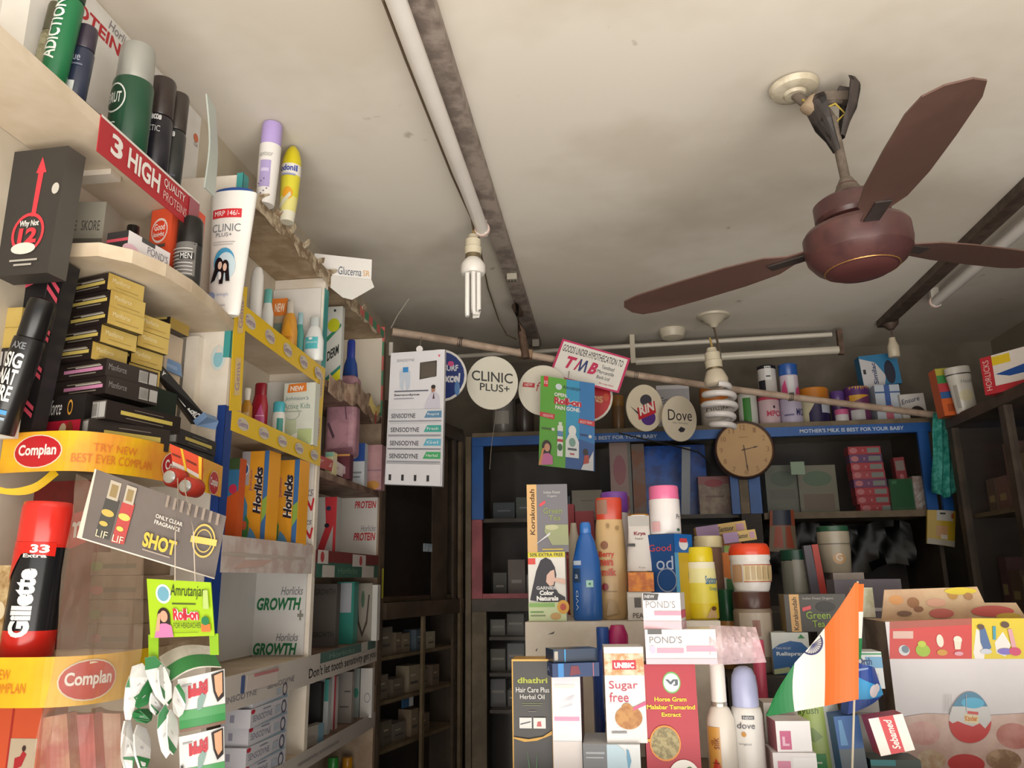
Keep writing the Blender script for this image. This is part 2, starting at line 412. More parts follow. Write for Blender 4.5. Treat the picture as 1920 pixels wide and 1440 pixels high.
# ---- compact bulbs
def holder_bulb(cx, top, bot, Y, label, spiral=False, tilt=0):
    a = PY(cx, top, Y); b = PY(cx, bot, Y); H = a.z - b.z
    root = empty('hanging_bulb', b, (0, R_(tilt), 0))
    MB().lathe([(.09 * H, .70 * H), (.095 * H, .78 * H), (.085 * H, .79 * H), (.085 * H, .87 * H), (.06 * H, .89 * H), (.05 * H, .93 * H)], M('#ddd2b8', .4), 24).build('bulb_holder', root, 40)
    MB().lathe([(.075 * H, .655 * H), (.085 * H, .66 * H), (.085 * H, .70 * H)], M('#9a8c70', .35, .8), 24).build('brass_collar', root, 40)
    MB().tube([(0, 0, .92 * H), (.003, 0, .96 * H), (0, 0, 1.05 * H)], .004, M('#a88d50', .5), 8).build('flex', root)
    if not spiral:
        MB().lathe([(.12 * H, .47 * H), (.135 * H, .49 * H), (.135 * H, .57 * H), (.10 * H, .63 * H), (.07 * H, .66 * H)], M('#f1ece4', .3), 28).build('base', root, 40)
        mb = MB()
        for k in range(3):
            an = R_(90 * 1.333 * k + 20); cx_, cy_ = .062 * H * math.sin(an), .062 * H * math.cos(an)
            dx, dy = math.cos(an) * .032 * H, -math.sin(an) * .032 * H
            mb.tube([(cx_ - dx, cy_ - dy, .48 * H), (cx_ - dx, cy_ - dy, .05 * H), (cx_ - dx * .6, cy_ - dy * .6, .012 * H), (cx_ + dx * .6, cy_ + dy * .6, .012 * H), (cx_ + dx, cy_ + dy, .05 * H), (cx_ + dx, cy_ + dy, .48 * H)], .026 * H, M('#f6f3ee', .25), 12)
        mb.build('glass_tubes', root, 50)
    else:
        MB().lathe([(.10 * H, .50 * H), (.125 * H, .52 * H), (.13 * H, .57 * H), (.10 * H, .65 * H), (.07 * H, .70 * H)], M('#dccfb8', .4), 28).build('base', root, 40)
        n = 90; T = 4.2
        pp = [((.115 + .05 * math.sin(math.pi * min(1, i / n * 1.25))) * H * math.sin(2 * math.pi * T * i / n), -(.115 + .05 * math.sin(math.pi * min(1, i / n * 1.25))) * H * math.cos(2 * math.pi * T * i / n), (.5 - .47 * i / n) * H) for i in range(n + 1)]
        MB().tube(pp, .034 * H, M('#e9e4e2', .25), 10).build('spiral_tube', root, 60)
    return tag(root, label, 'light bulb')
holder_bulb(887, 430, 592, 2.02, 'white three-tube energy saving bulb hanging from the end of the ceiling tube')
holder_bulb(1357, 640, 808, 2.62, 'white spiral energy saving bulb hanging in front of the round clock', True, -4)
p0 = PZ(1337, 592, 2.5)
o = MB().lathe([(.01, -.05), (.02, -.035), (.03, -.03), (.045, -.012), (.062, -.008), (.065, 0)], M('#cfc5b0', .45), 28).build('ceiling_canopy', smooth=40)
o.location = (p0.x, p0.y, 2.5); tag(o, 'dusty white ceiling canopy above the spiral bulb', 'ceiling canopy')
wire('bulb_wire', [Vector((p0.x, p0.y, 2.45)), PY(1345, 640, 2.75), PY(1350, 665, 2.62), PY(1356, 700, 2.62)], .004, '#7a6a52', 'twisted brown wire between the ceiling canopy and the spiral bulb')
# white socket hanging at the far right
p1 = PZ(1668, 600, 2.49)
r4 = empty('pendant_socket', Vector((p1.x, p1.y, 2.5)))
MB().lathe([(.012, -.05), (.03, -.03), (.035, 0)], brown, 20).build('ceiling_plate', r4, 40)
MB().tube([(0, 0, -.05), (.002, 0, -.09)], .003, rust, 6).build('flex', r4)
MB().lathe([(.018, -.165), (.022, -.16), (.022, -.12), (.014, -.10), (.012, -.085)], M('#dccfb6', .4), 20).build('socket', r4, 40)
tag(r4, 'cream bulb socket hanging empty above the top shelf of the back cabinet', 'socket')

# ================================================================== ceiling fan
fan = empty('ceiling_fan', (.500, 1.5, 2.060), (0, R_(-3), 0))
fm_ = M('#5b3a38/#4c3030', .32, s=14); fd = M('#3d3431/#2e2826', .6, s=18); dust = M('#6a5f55/#54493f', .8, s=22)
MB().lathe([(.030, .012), (.066, .010), (.083, .022), (.096, .040), (.099, .055), (.099, .085), (.093, .094), (.060, .104), (.055, .108)], fm_, 48).build('motor_housing', fan, 22)
MB().lathe([(.020, .000), (.050, .002), (.060, .008), (.066, .012)], M('#5a3433', .4), 40).build('bottom_cap', fan, 35)
MB().lathe([(.064, .0115), (.068, .0105), (.0695, .013)], M('#b98a4a', .3, .6), 40).build('brass_trim', fan, 35)
MB().lathe([(.050, .106), (.066, .112), (.070, .120), (.070, .150), (.062, .156), (.030, .165), (.022, .172), (.020, .19)], fm_, 40).build('upper_motor_cover', fan, 22)
MB().lathe([(.030, .158), (.024, .180), (.014, .200), (.011, .205)], dust, 24).build('lower_canopy', fan, 40)
MB().tube([(0, 0, .19), (-.004, 0, .34)], .0095, dust, 16).build('down_rod', fan, 50)
for k in range(3):
    an = R_((-92, 28, 148)[k]); b_ = MB()
    xs = [.085, .13, .17, .25, .36, .46, .50, .515]; ws = [.018, .02, .042, .052, .054, .052, .042, .018]
    vs = []; 
    for x_, w_ in zip(xs, ws):
        tw = .12 * w_
        vs += [(x_, -w_, .07 - tw), (x_, w_, .07 + tw), (x_, w_, .073 + tw), (x_, -w_, .073 - tw)]
    fs = []
    for i in range(len(xs) - 1):
        for q in range(4): fs.append((i * 4 + q, i * 4 + (q + 1) % 4, (i + 1) * 4 + (q + 1) % 4, (i + 1) * 4 + q))
    fs += [(3, 2, 1, 0), tuple((len(xs) - 1) * 4 + q for q in range(4))]
    b_.add(vs, fs, M('#6b4f47/#5c443c', .5, s=5)); o = b_.build('blade', fan); o.rotation_euler = (0, 0, an)
    ir = MB().box((.07, -.014, .066), (.175, .014, .0695), fd); q_ = ir.build('blade_iron', o)
# split canopy shells, shackle and hook plate
for sx in (-1, 1):
    sh = MB(); prof = [(.012, .315), (.020, .345), (.033, .375), (.038, .42), (.030, .435)]; n = 10; vs = []
    for r_, z_ in prof:
        for i in range(n + 1):
            a_ = R_(-78 + 156 * i / n) + (0 if sx > 0 else math.pi); vs.append((r_ * math.cos(a_) + (.022 if sx > 0 else -.014) * ((z_ - .31) / .11), r_ * math.sin(a_), z_ - (.0 if sx > 0 else .03)))
    fs = [(j * (n + 1) + i, j * (n + 1) + i + 1, (j + 1) * (n + 1) + i + 1, (j + 1) * (n + 1) + i) for j in range(len(prof) - 1) for i in range(n)]
    fs += [tuple(reversed(f)) for f in fs]
    o = sh.add(vs, fs, fd).build('canopy_shell', fan); md = o.modifiers.new('s', 'SOLIDIFY'); md.thickness = .002
MB().lathe([(.012, 0), (.020, .0), (.024, .006), (.030, .004), (.046, .010), (.050, .018), (.050, .022)], M('#d4cab4/#bdb19a', .5, s=30), 36).build('ceiling_plate', fan, 40)
cp = [o for o in fan.children if o.name.startswith('ceiling_plate')][0]; cp.location = (-.062, .02, .436 - .003)
mb = MB(); mb.tube([(-.06, .02, .435), (-.05, .01, .41), (.0, 0, .40), (.02, 0, .40)], .011, dust, 10)
mb.tube([(-.02, 0, .40), (-.004, 0, .36), (-.004, 0, .33)], .008, dust, 8)
mb.obox((.0, 0, .405), .075, .022, .02, (0, R_(6), 0), dust); mb.obox((.03, 0, .415), .03, .018, .014, (0, R_(20), 0), fd)
mb.build('hook_shackle', fan, 50)
MB().lathe([(.010, 0), (.016, .004), (.014, .02), (.012, .034), (.008, .04)], M('#a48f76', .7), 14).build('connector_cap', fan, 40)
cc = [o for o in fan.children if o.name.startswith('connector_cap')][0]; cc.location = (-.055, -.01, .375); cc.rotation_euler = (0, R_(35), 0)
MB().tube([(-.055, 0, .41), (-.03, -.02, .37), (0, -.02, .38), (.018, -.012, .36), (-.004, -.004, .345)], .0022, M('#b8a040', .5), 6).build('fan_wire', fan, 50)
for o in fan.children:
    if o.name.split('.')[0] in ('canopy_shell', 'ceiling_plate', 'hook_shackle', 'connector_cap', 'fan_wire'): o.location.z -= .02
tag(fan, 'dark maroon ceiling fan with three blades on a short dusty rod', 'ceiling fan')
# ================================================================== helpers for oblique goods
def bx2(name, label, cat, L, Rr, D, col, top=None, H=None, z0=None, rx=0, ry=0, rough=.45, group=None, **faces):
    """carton whose front face runs from plan point under pixel L=(px,py_bottom,Y) to Rr=(px,Y)"""
    pl_ = PY(L[0], L[1], L[2]); pr_ = PY(Rr[0], L[1], Rr[1])
    if z0 is None: z0 = pl_.z
    if H is None: H = PY(L[0], top, L[2]).z - z0
    d = Vector((pr_.x - pl_.x, pr_.y - pl_.y)); W = d.length; a = math.atan2(d.y, d.x)
    mb = boxmb(W, D, H, col, rough, **faces); o = mb.build(name)
    nrm = Vector((-math.sin(a), math.cos(a)))
    c = Vector((pl_.x, pl_.y)) + d / 2 + nrm * D / 2
    o.location = (c.x, c.y, z0); o.rotation_euler = (R_(rx), R_(ry), a)
    return tag(o, label, cat, group)
def quadmap(P, th):
    """P = four world points TL TR BR BL -> map (u 0..1, v 0..1, e)"""
    TL, TR, BR, BL = P; n = (TR - BL).cross(TL - BL).normalized()
    if n.dot(EYE - BL) < 0: n = -n
    def f(u, v, e):
        return (BL * (1 - u) * (1 - v) + BR * u * (1 - v) + TR * u * v + TL * (1 - u) * v) + n * (e + th / 2)
    return f, n
def card(name, label, cat, c, Y, col, items=(), th=.0015, rough=.4, parent=None, group=None, bend=0, edge=None, outline=None):
    """flat card or sign with its corners under pixels TL TR BR BL at distance(s) Y"""
    Ys = Y if isinstance(Y, (list, tuple)) else [Y] * 4
    P = [PY(c[i][0], c[i][1], Ys[i]) for i in range(4)]; o0 = (P[2] + P[3]) / 2
    P = [p - o0 for p in P]
    TL, TR, BR, BL = P; n = (TR - BL).cross(TL - BL).normalized()
    if n.dot(EYE - o0 - BL) < 0: n = -n
    W = ((TR - TL).length + (BR - BL).length) / 2; H = ((TL - BL).length + (TR - BR).length) / 2
    def f(a, b, e):
        u, v = a / W, b / H
        return (BL * (1 - u) * (1 - v) + BR * u * (1 - v) + TR * u * v + TL * (1 - u) * v) + n * (e + bend * (math.sin(math.pi * u)))
    mb = MB(); m = col if not isinstance(col, str) else M(col, rough); me_ = M(edge, rough) if edge else m
    if outline:
        k = len(outline); pts = [(a * W, b * H) for a, b in outline]
        mb.add([f(a, b, 0) for a, b in pts], [tuple(range(k))], m); mb.add([f(a, b, -th) for a, b in pts], [tuple(reversed(range(k)))], me_)
        mb.add([f(a, b, 0) for a, b in pts] + [f(a, b, -th) for a, b in pts], [(i, (i + 1) % k, k + (i + 1) % k, k + i) for i in range(k)], me_)
    else:
        N = 10 if bend else 1
        vs = []
        for i in range(N + 1):
            u = W * i / N; vs += [f(u, 0, 0), f(u, H, 0), f(u, 0, -th), f(u, H, -th)]
        for i in range(N):
            q = i * 4; mb.add([vs[q], vs[q + 4], vs[q + 5], vs[q + 1]], [(0, 1, 2, 3)], m); mb.add([vs[q + 2], vs[q + 3], vs[q + 7], vs[q + 6]], [(0, 1, 2, 3)], me_)
            mb.add([vs[q + 1], vs[q + 5], vs[q + 7], vs[q + 3]], [(0, 1, 2, 3)], me_); mb.add([vs[q], vs[q + 2], vs[q + 6], vs[q + 4]], [(0, 1, 2, 3)], me_)
        mb.add([vs[0], vs[1], vs[3], vs[2]], [(0, 1, 2, 3)], me_); mb.add([vs[-4], vs[-2], vs[-1], vs[-3]], [(0, 1, 2, 3)], me_)
    mb.decal(items, f, W, H, rough, curved=bool(bend))
    o = mb.build(name, parent); o.location = o0
    if parent: return o
    return tag(o, label, cat, group)
def ribbon(name, label, cat, lo, hi, col, items=(), th=.0008, rough=.35, parent=None, back=None, group=None):
    """printed band following lower points lo and upper points hi (world)"""
    lo = [Vector(p) for p in lo]; hi = [Vector(p) for p in hi]; o0 = lo[0].copy()
    # refine with Catmull-Rom
    def cr(P):
        out = []; n = len(P)
        for i in range(n - 1):
            p0, p1, p2, p3 = P[max(i - 1, 0)], P[i], P[i + 1], P[min(i + 2, n - 1)]
            for k in range(5):
                t = k / 5; out.append(.5 * ((2 * p1) + (p2 - p0) * t + (2 * p0 - 5 * p1 + 4 * p2 - p3) * t * t + (3 * p1 - p0 - 3 * p2 + p3) * t ** 3))
        return out + [P[-1]]
    lo = cr([p - o0 for p in lo]) if len(lo) > 2 else [p - o0 for p in lo]
    hi = cr([p - o0 for p in hi]) if len(hi) > 2 else [p - o0 for p in hi]
    n = len(lo); S = [0]
    for i in range(1, n): S.append(S[-1] + (lo[i] - lo[i - 1]).length)
    W = S[-1]; H = (hi[0] - lo[0]).length
    nr = []
    for i in range(n):
        d = lo[min(i + 1, n - 1)] - lo[max(i - 1, 0)]; q = d.cross(hi[i] - lo[i]).normalized()
        if q.dot(EYE - o0 - lo[i]) < 0: q = -q
        nr.append(q)
    def f(a, b, e):
        a = max(0, min(W, a)); i = 0
        while i < n - 2 and S[i + 1] < a: i += 1
        t = (a - S[i]) / (S[i + 1] - S[i]); v = b / H
        p = lo[i].lerp(lo[i + 1], t); q = hi[i].lerp(hi[i + 1], t)
        return p.lerp(q, v) + nr[i].lerp(nr[i + 1], t) * e
    m = col if not isinstance(col, str) else M(col, rough); mk = M(back, rough) if back else m
    mb = MB(); vs = []
    for i in range(n): vs += [lo[i] + nr[i] * .0, hi[i], lo[i] - nr[i] * th, hi[i] - nr[i] * th]
    for i in range(n - 1):
        q = i * 4
        mb.add([vs[q], vs[q + 4], vs[q + 5], vs[q + 1]], [(0, 1, 2, 3)], m); mb.add([vs[q + 2], vs[q + 3], vs[q + 7], vs[q + 6]], [(0, 1, 2, 3)], mk)
        mb.add([vs[q + 1], vs[q + 5], vs[q + 7], vs[q + 3]], [(0, 1, 2, 3)], m); mb.add([vs[q], vs[q + 2], vs[q + 6], vs[q + 4]], [(0, 1, 2, 3)], m)
    mb.add([vs[0], vs[1], vs[3], vs[2]], [(0, 1, 2, 3)], m); mb.add([vs[-4], vs[-2], vs[-1], vs[-3]], [(0, 1, 2, 3)], m)
    mb.decal(items, f, W, H, rough, curved=True, e0=.0006)
    o = mb.build(name, parent, smooth=50); o.location = o0
    if parent: return o
    return tag(o, label, cat, group)
V = Vector

# ================================================================== left shelving
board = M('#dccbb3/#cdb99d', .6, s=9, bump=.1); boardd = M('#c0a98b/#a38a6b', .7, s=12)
offw = M('#e8dfd2/#ddd1c0', .6, s=7); teal = M('#3f9a98', .45); navy = M('#1f3f86', .4)
FX = -.72
sh = empty('wall_shelving', (WL, 1.9, 0))
def part(name, mb, par=sh, smooth=0, label=None):
    o = mb.build(name, None, smooth, label); par_loc = par.location
    o.parent = par; o.matrix_parent_inverse = Matrix.Translation(-V(par_loc)); return o
G = .001
# dividers
part('end_panel', MB().box((WL + G, 1.40, 0), (FX, 1.42, 2.315), offw))
part('divider', MB().box((WL + G, 1.89, 0), (FX, 1.91, 2.280), offw))
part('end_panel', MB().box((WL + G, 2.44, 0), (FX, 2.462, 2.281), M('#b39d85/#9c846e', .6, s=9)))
# coloured front edges
part('edge_tape', MB().box((FX, 1.398, 1.925), (FX + .0015, 1.422, 2.318), teal).box((FX - .0, 1.396, 1.925), (FX + .0015, 1.398, 2.318), teal).box((FX - .012, 1.3975, 1.925), (FX + .0015, 1.3995, 2.318), teal), label='teal tape on the front edge of the shelf panel')
part('edge_tape', MB().box((FX - .014, 1.3975, 1.40), (FX + .0015, 1.3995, 1.83), navy).box((FX, 1.398, 1.40), (FX + .0015, 1.43, 1.83), navy), label='dark blue tape on the front edge of the shelf panel')
part('edge_tape', MB().box((FX, 1.886, 2.04), (FX + .0015, 1.914, 2.25), teal), label='short teal tape on the second panel')
mb = MB().box((FX, 2.438, 1.2), (FX + .0015, 2.464, 2.27), M('#7d6553', .6))
for q in range(6): mb.box((FX - .03, 2.4385, 2.07 + .05 * q - .05), (FX + .002, 2.4395, 2.12 + .05 * q - .05), M(('#3f9b72', '#e26a68')[q % 2], .5))
part('edge_tape', mb)
# boards
def brd(z, y0, y1, th=.018, m=board, d=0): return part('shelf_board', MB().box((WL + G, y0, z - th), (FX + d, y1, z), m))
brd(2.298, 1.42, 2.44, .016, boardd)
for z in (2.040, 1.825, 1.585, 1.330, 1.118): brd(z, 1.42, 1.89)
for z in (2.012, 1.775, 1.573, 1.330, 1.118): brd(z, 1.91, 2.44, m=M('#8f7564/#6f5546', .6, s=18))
# paper linings
part('paper_lining', MB().box((WL + G, 1.883, 2.042), (FX - .008, 1.889, 2.25), M('#e9e5df', .6)), label='white paper lining')
part('paper_lining', MB().box((WL + G, 1.883, 1.827), (FX - .008, 1.889, 2.0), M('#dcdad6', .6)), label='white paper lining')
lt = MB().box((WL + G, 1.883, 1.59), (FX - .004, 1.889, 1.80), M('#e4dfd8', .6))
fmL = lambda a, b, e: (-.80 + a, 1.883 - e, 1.59 + b)
lt.decal([('t', 'Horlicks', .0, .55, .9, .67, '#8d8890', {'bold': .01, 'shear': .2}), ('t', 'PROTEIN', -.6, .38, .95, .53, '#c8242f', {'bold': .03, 'shear': .2}), ('t', 'Horlicks', .0, .22, .9, .30, '#8d8890', {'bold': .01, 'shear': .2}), ('t', 'PROTEIN', -.6, .06, .95, .19, '#c8242f', {'bold': .03, 'shear': .2})], fmL, .085, .21)
part('paper_lining', lt, label='white paper lining printed Horlicks PROTEIN')
g = MB().box((WL + G, 1.883, 1.335), (FX - .010, 1.889, 1.53), M('#d8d6d4', .6)).box((WL + G, 1.42, 1.335), (WL + .004, 1.883, 1.56), M('#d0cfcd', .6))
fmG = lambda a, b, e: (-.853 + a, 1.883 - e, 1.335 + b)
g.decal([('t', 'Horlicks', .50, .70, .95, .80, '#7c7a80', {'bold': .01, 'shear': .3}), ('t', 'GROWTH', .02, .52, .92, .67, '#17713f', {'bold': .04, 'shear': .2}), ('t', '+', .86, .40, .98, .52, '#8a8880', {'bold': .05}),
         ('t', 'Horlicks', .45, .16, .9, .25, '#7c7a80', {'bold': .01, 'shear': .3}), ('t', 'GROWTH', .0, .0, .88, .14, '#17713f', {'bold': .04, 'shear': .2})], fmG, .122, .195)
part('paper_lining', g, label='white paper lining printed Horlicks GROWTH+')
g = MB().box((WL + G, 2.433, 1.577), (FX - .004, 2.439, 1.765), M('#dedad4', .6))
fmP = lambda a, b, e: (-.85 + a, 2.433 - e, 1.577 + b)
g.decal([('t', 'PROTEIN', .42, .78, .98, .90, '#c8242f', {'bold': .03, 'shear': .2}), ('t', 'Horlicks', .6, .40, .98, .50, '#8d8890', {'bold': .01, 'shear': .2}), ('t', 'PROTEIN', .42, .25, .98, .38, '#c8242f', {'bold': .03, 'shear': .2})], fmP, .125, .188)
part('paper_lining', g, label='white paper lining printed Horlicks PROTEIN')
part('paper_lining', MB().box((WL + G, 2.433, 2.03), (FX - .004, 2.439, 2.28), M('#eadfce', .6)))
# torn paper along the top board edge
tp = MB(); random.seed(3); pts = []
for i in range(26):
    y = 1.43 + i * .04; pts.append((y, 2.298 - .016 - random.random() * .022))
poly = [(1.43, 2.304)] + pts + [(2.44, 2.304)]
tp.prism([(a, b) for a, b in poly], FX, FX + .0015, 'x', M('#bfae94/#7d684f/30', .8))
for i in range(9):
    y = 1.46 + i * .09 + random.random() * .03; tp.obox((FX + .004, y, 2.304 + random.random() * .008), .004, .03, .014, (random.random(), random.random(), 0), M('#8a7156/#c4b79e/40', .8))
mbq = tp
for q in range(6): mbq.box((FX + .0016, 2.18 + .042 * q, 2.279), (FX + .0022, 2.222 + .042 * q, 2.304), M(('#cf6a62', '#4d8f6c')[q % 2], .6))
part('torn_paper_edge', tp)

# rounded end shelves of the nearer corner
CURVE = [(-.859, 1.025), (-.80, 1.018), (-.745, 1.022), (-.712, 1.055), (-.692, 1.115), (-.688, 1.19), (-.697, 1.28), (-.715, 1.398)]
def roundshelf(z, th=.022, m=board, cv=CURVE):
    poly = [(WL + G, 1.399)] + [tuple(p) for p in cv]
    return part('rounded_shelf', MB().prism(poly[::1], z - th, z, 'z', m))
roundshelf(2.0); roundshelf(1.700); 
CV3 = [(-.859, .935), (-.78, .925), (-.71, .924), (-.665, .932), (-.637, .956), (-.625, 1.0), (-.630, 1.07), (-.665, 1.2), (-.715, 1.398)]
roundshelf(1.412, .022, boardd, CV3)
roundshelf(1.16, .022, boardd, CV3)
# wooden cleats on the panel and under the boards
part('cleat', MB().box((-.80, 1.380, 1.73), (-.775, 1.399, 1.965), offw))
part('cleat', MB().box((-.855, 1.05, 1.965), (-.84, 1.38, 1.978), board))
lt = MB(); fmS = lambda a, b, e: (-.757 + a, 1.399 - e, 1.90 + b)
lt.decal([('e', .5, .5, .5, .5, '#cfdcd8'), ('e', .5, .45, .32, .34, '#8fc3cf'), ('p', [(.3, .7), (.7, .7), (.5, 1.05)], '#e4d9cc')], fmS, .03, .05)
part('old_sticker', lt)

# top board nearest the camera and its red strip
tb = empty('top_shelf', (WL, .8, 2.16))
part('shelf_board', MB().box((WL + G, .30, 2.150), (FX, 1.245, 2.170), M('#e2d3bd/#d2c0a6', .6, s=5)), tb)
a = PZ(100, 325, 2.15); b = PZ(212, 318, 2.15)
part('cleat', MB().box((b.x - .10, b.y - .005, 2.140), (b.x, b.y + .022, 2.1495), offw), tb)
st = MB().box((FX + .0005, .955, 2.112), (FX + .0018, 1.240, 2.172), M('#b92b35', .4))
fmR = lambda a, b, e: (FX + .0018 + e, .955 + a, 2.112 + b)
st.decal([('r', 0, .93, 1, 1, '#e9e2da'), ('t', '3', .10, .22, .20, .80, '#f3efe9', {'bold': .03}), ('t', 'HIGH', .25, .22, .56, .80, '#f3efe9', {'bold': .03}), ('t', 'QUALITY', .60, .54, .83, .82, '#f3efe9'), ('t', 'PROTEINS', .60, .18, .86, .44, '#e9b9b4'), ('r', .88, 0, 1, .93, '#a8606a')], fmR, .285, .06)
part('shelf_strip', st, tb, label='red shelf strip printed 3 HIGH QUALITY PROTEINS')
tag(tb, 'thick cream board nearest the camera with a red paper strip on its edge', 'shelf')
# grey plastic strip at its far end
a = PX(400, 190, -.735); b = PX(385, 352, -.722)
ribbon('plastic_strip', 'pale grey plastic strip standing at the far end of the top left board', 'plastic strip', [V((-.722, 1.262, b.z)), V((-.724, 1.270, (a.z + b.z) / 2)), V((-.735, 1.262, a.z))], [V((-.722, 1.300, b.z)), V((-.728, 1.308, (a.z + b.z) / 2)), V((-.735, 1.298, a.z - .01))], '#c3cbc4', th=.003)
# printed sheet on the wall
ps = MB().box((WL + .0005, .55, 2.30), (WL + .002, 1.46, 2.495), M('#ece9e4/#e0dcd6', .6, s=6))
fmW = lambda a, b, e: (WL + .002 + e, .80 + a, 2.30 + b)
ps.decal([('t', 'PROTEIN', .30, .70, .56, .84, '#c62b33', {'bold': .03, 'shear': .1}), ('t', 'Horlicks', .50, .87, .62, .97, '#8f8a8a', {'bold': .01, 'shear': .3}), ('t', 'Horlicks', .78, .85, .90, .95, '#8f8a8a', {'bold': .01, 'shear': .3}), ('r', .74, .77, .85, .80, '#c62b33'), ('e', .975, .70, .014, .05, '#e07a50'), ('t', 'GSK', .965, .60, .99, .64, '#777777')], fmW, .66, .195)
tag(ps.build('paper_poster'), 'white Horlicks PROTEIN sheet pasted high on the left wall under the ceiling', 'poster')
tag(sh, 'tall cream wooden wall shelving with rounded end shelves along the left wall', 'shelving')

# ---- yellow band around the middle bay
def gems(n, shear=.1): return [it for k in range(n) for it in (('e', (k + .5) / n, .5, .27 / n, .3, '#d7cbb5'), ('t', 'Gems', (k + .28) / n, .36, (k + .72) / n, .66, '#9a86a8', {'bold': .02, 'skew': .0}))]
def edge_strip(z0, z1, y0, y1, col, items, label, x=FX + .0022, drop=0):
    f0 = V((x, y0, z0)); f1 = V((x, y1, z0 - drop))
    return ribbon('shelf_strip', label, 'shelf strip', [f0, f1], [V((x, y0, z1)), V((x, y1, z1 - drop))], col, items)
edge_strip(1.997, 2.047, 1.424, 1.905, '#f2c81e', gems(5), 'yellow printed strip along the upper shelf edge of the middle bay', drop=.012)
edge_strip(1.786, 1.828, 1.424, 1.905, '#f2c81e', gems(5), 'yellow printed strip along the second shelf edge of the middle bay', drop=.004)
def vstrip(px0, y0, px1, y1, wpx, label, n):
    a = PX(px0, y0, FX + .003); b = PX(px1, y1, FX + .003); a2 = PX(px0 + wpx, y0, FX + .003); b2 = PX(px1 + wpx, y1, FX + .003)
    its = [it for k in range(n) for it in (('r', .12 + k / n, .25, .12 + (k + .6) / n, .72, '#e3c68a'), ('t', 'Gems', .16 + k / n, .3, .08 + (k + .6) / n, .66, '#9a86a8'))]
    ribbon('shelf_strip', label, 'shelf strip', [b2, a2], [b, a], '#f2c81e', its)
vstrip(442, 538, 430, 770, 22, 'yellow printed strip running down the teal panel edge', 2)
vstrip(596, 690, 586, 845, 14, 'yellow printed strip running down the second panel edge', 2)
# pale paper covers of the third edge
edge_strip(1.520, 1.588, 1.424, 1.88, '#d9cfc8/#c9b3ad/20', [('r', .0, .45, .9, .55, '#c7bbb0'), ('p', [(.1, .1), (.4, .2), (.5, .4), (.2, .35)], '#d3b4a9')], 'stained white paper covering the third shelf edge of the middle bay')
edge_strip(1.512, 1.578, 1.905, 2.44, '#7c3a38', [('r', 0, 0, 1, .55, '#3c6b5c'), ('r', .02, .5, .16, 1, '#d8d0cb'), ('e', .08, .75, .025, .2, '#bd4a4a'), ('r', .52, .45, .75, .95, '#d8d0cb'), ('e', .66, .7, .025, .2, '#bd4a4a'), ('r', .08, 0, .25, .45, '#c9c5bd'), ('r', .68, 0, .9, .5, '#d0ccc4'), ('t', 'Horlicks', .3, .15, .6, .38, '#7ea48e')], 'patchwork of red, green and white shelf talkers on the far bay edge')
edge_strip(1.268, 1.332, 1.44, 2.45, '#d0c8c0', [('t', "Don't let tooth sensitivity get you", .45, .10, .985, .55, '#2b2b30', {'bold': .01}), ('r', .52, .62, .98, 1, '#587870'), ('t', 'SENSODYNE', .02, .25, .17, .42, '#8a8890'), ('t', 'SENSODYNE', .22, .30, .36, .47, '#8a8890'), ('r', .84, .6, .9, 1, '#c9c5bd'), ('t', 'Horlicks', .58, .7, .78, .9, '#8fb5a8')], "white shelf strip reading Don't let tooth sensitivity get you")
edge_strip(1.085, 1.125, 1.60, 2.45, '#c5bdb5', [('t', 'sensitivity toothpaste', .3, .3, .62, .6, '#77757a')], 'lowest pale shelf strip near the bottom of the far bay')

# ---- bands printed Complan
def cstrip(zl, zh, cv, label, ext, items, col, x_out=.0015):
    lo = [V((x + (x_out), y - .003, zl)) for x, y in cv]; hi = [V((x + x_out, y - .003, zh)) for x, y in cv]
    for k, (i, dz) in enumerate(ext): lo[i].z += dz; hi[i].z += dz
    return ribbon('shelf_strip', label, 'shelf strip', lo, hi, col, items)
def oval(u, v, ru, rv, txt='Complan', sk=.0): return [('e', u, v, ru, rv, '#f1e3c8'), ('e', u, v, ru * .95, rv * .93, '#c8232c'), ('t', txt, u - ru * .78, v - rv * .42, u + ru * .78, v + rv * .42, '#f7efe8', {'bold': .03})]
yo = '#f6c21f/#f2a13c/6'
cstrip(1.655, 1.712, CURVE, 'yellow and orange Complan band around the middle rounded shelf', [], oval(.12, .5, .075, .42) + [('t', 'TRY NEW', .27, .52, .40, .72, '#e9853a'), ('t', 'BEST EVER COMPLAN', .22, .22, .46, .44, '#e9853a')] + oval(.58, .42, .075, .45) + [('t', 'TRY NEW', .72, .52, .80, .7, '#d0662a')] + oval(.90, .35, .05, .38), yo)
cstrip(1.36, 1.417, CV3[:7], 'yellow Complan band around the lowest rounded shelf', [], oval(.02, .5, .09, .42) + [('t', 'TRY NEW', .28, .55, .40, .75, '#e08a2c'), ('t', 'BEST EVER COMPLAN', .2, .28, .46, .48, '#e08a2c')] + oval(.66, .5, .10, .42), '#f5cb20/#f0b420/6')
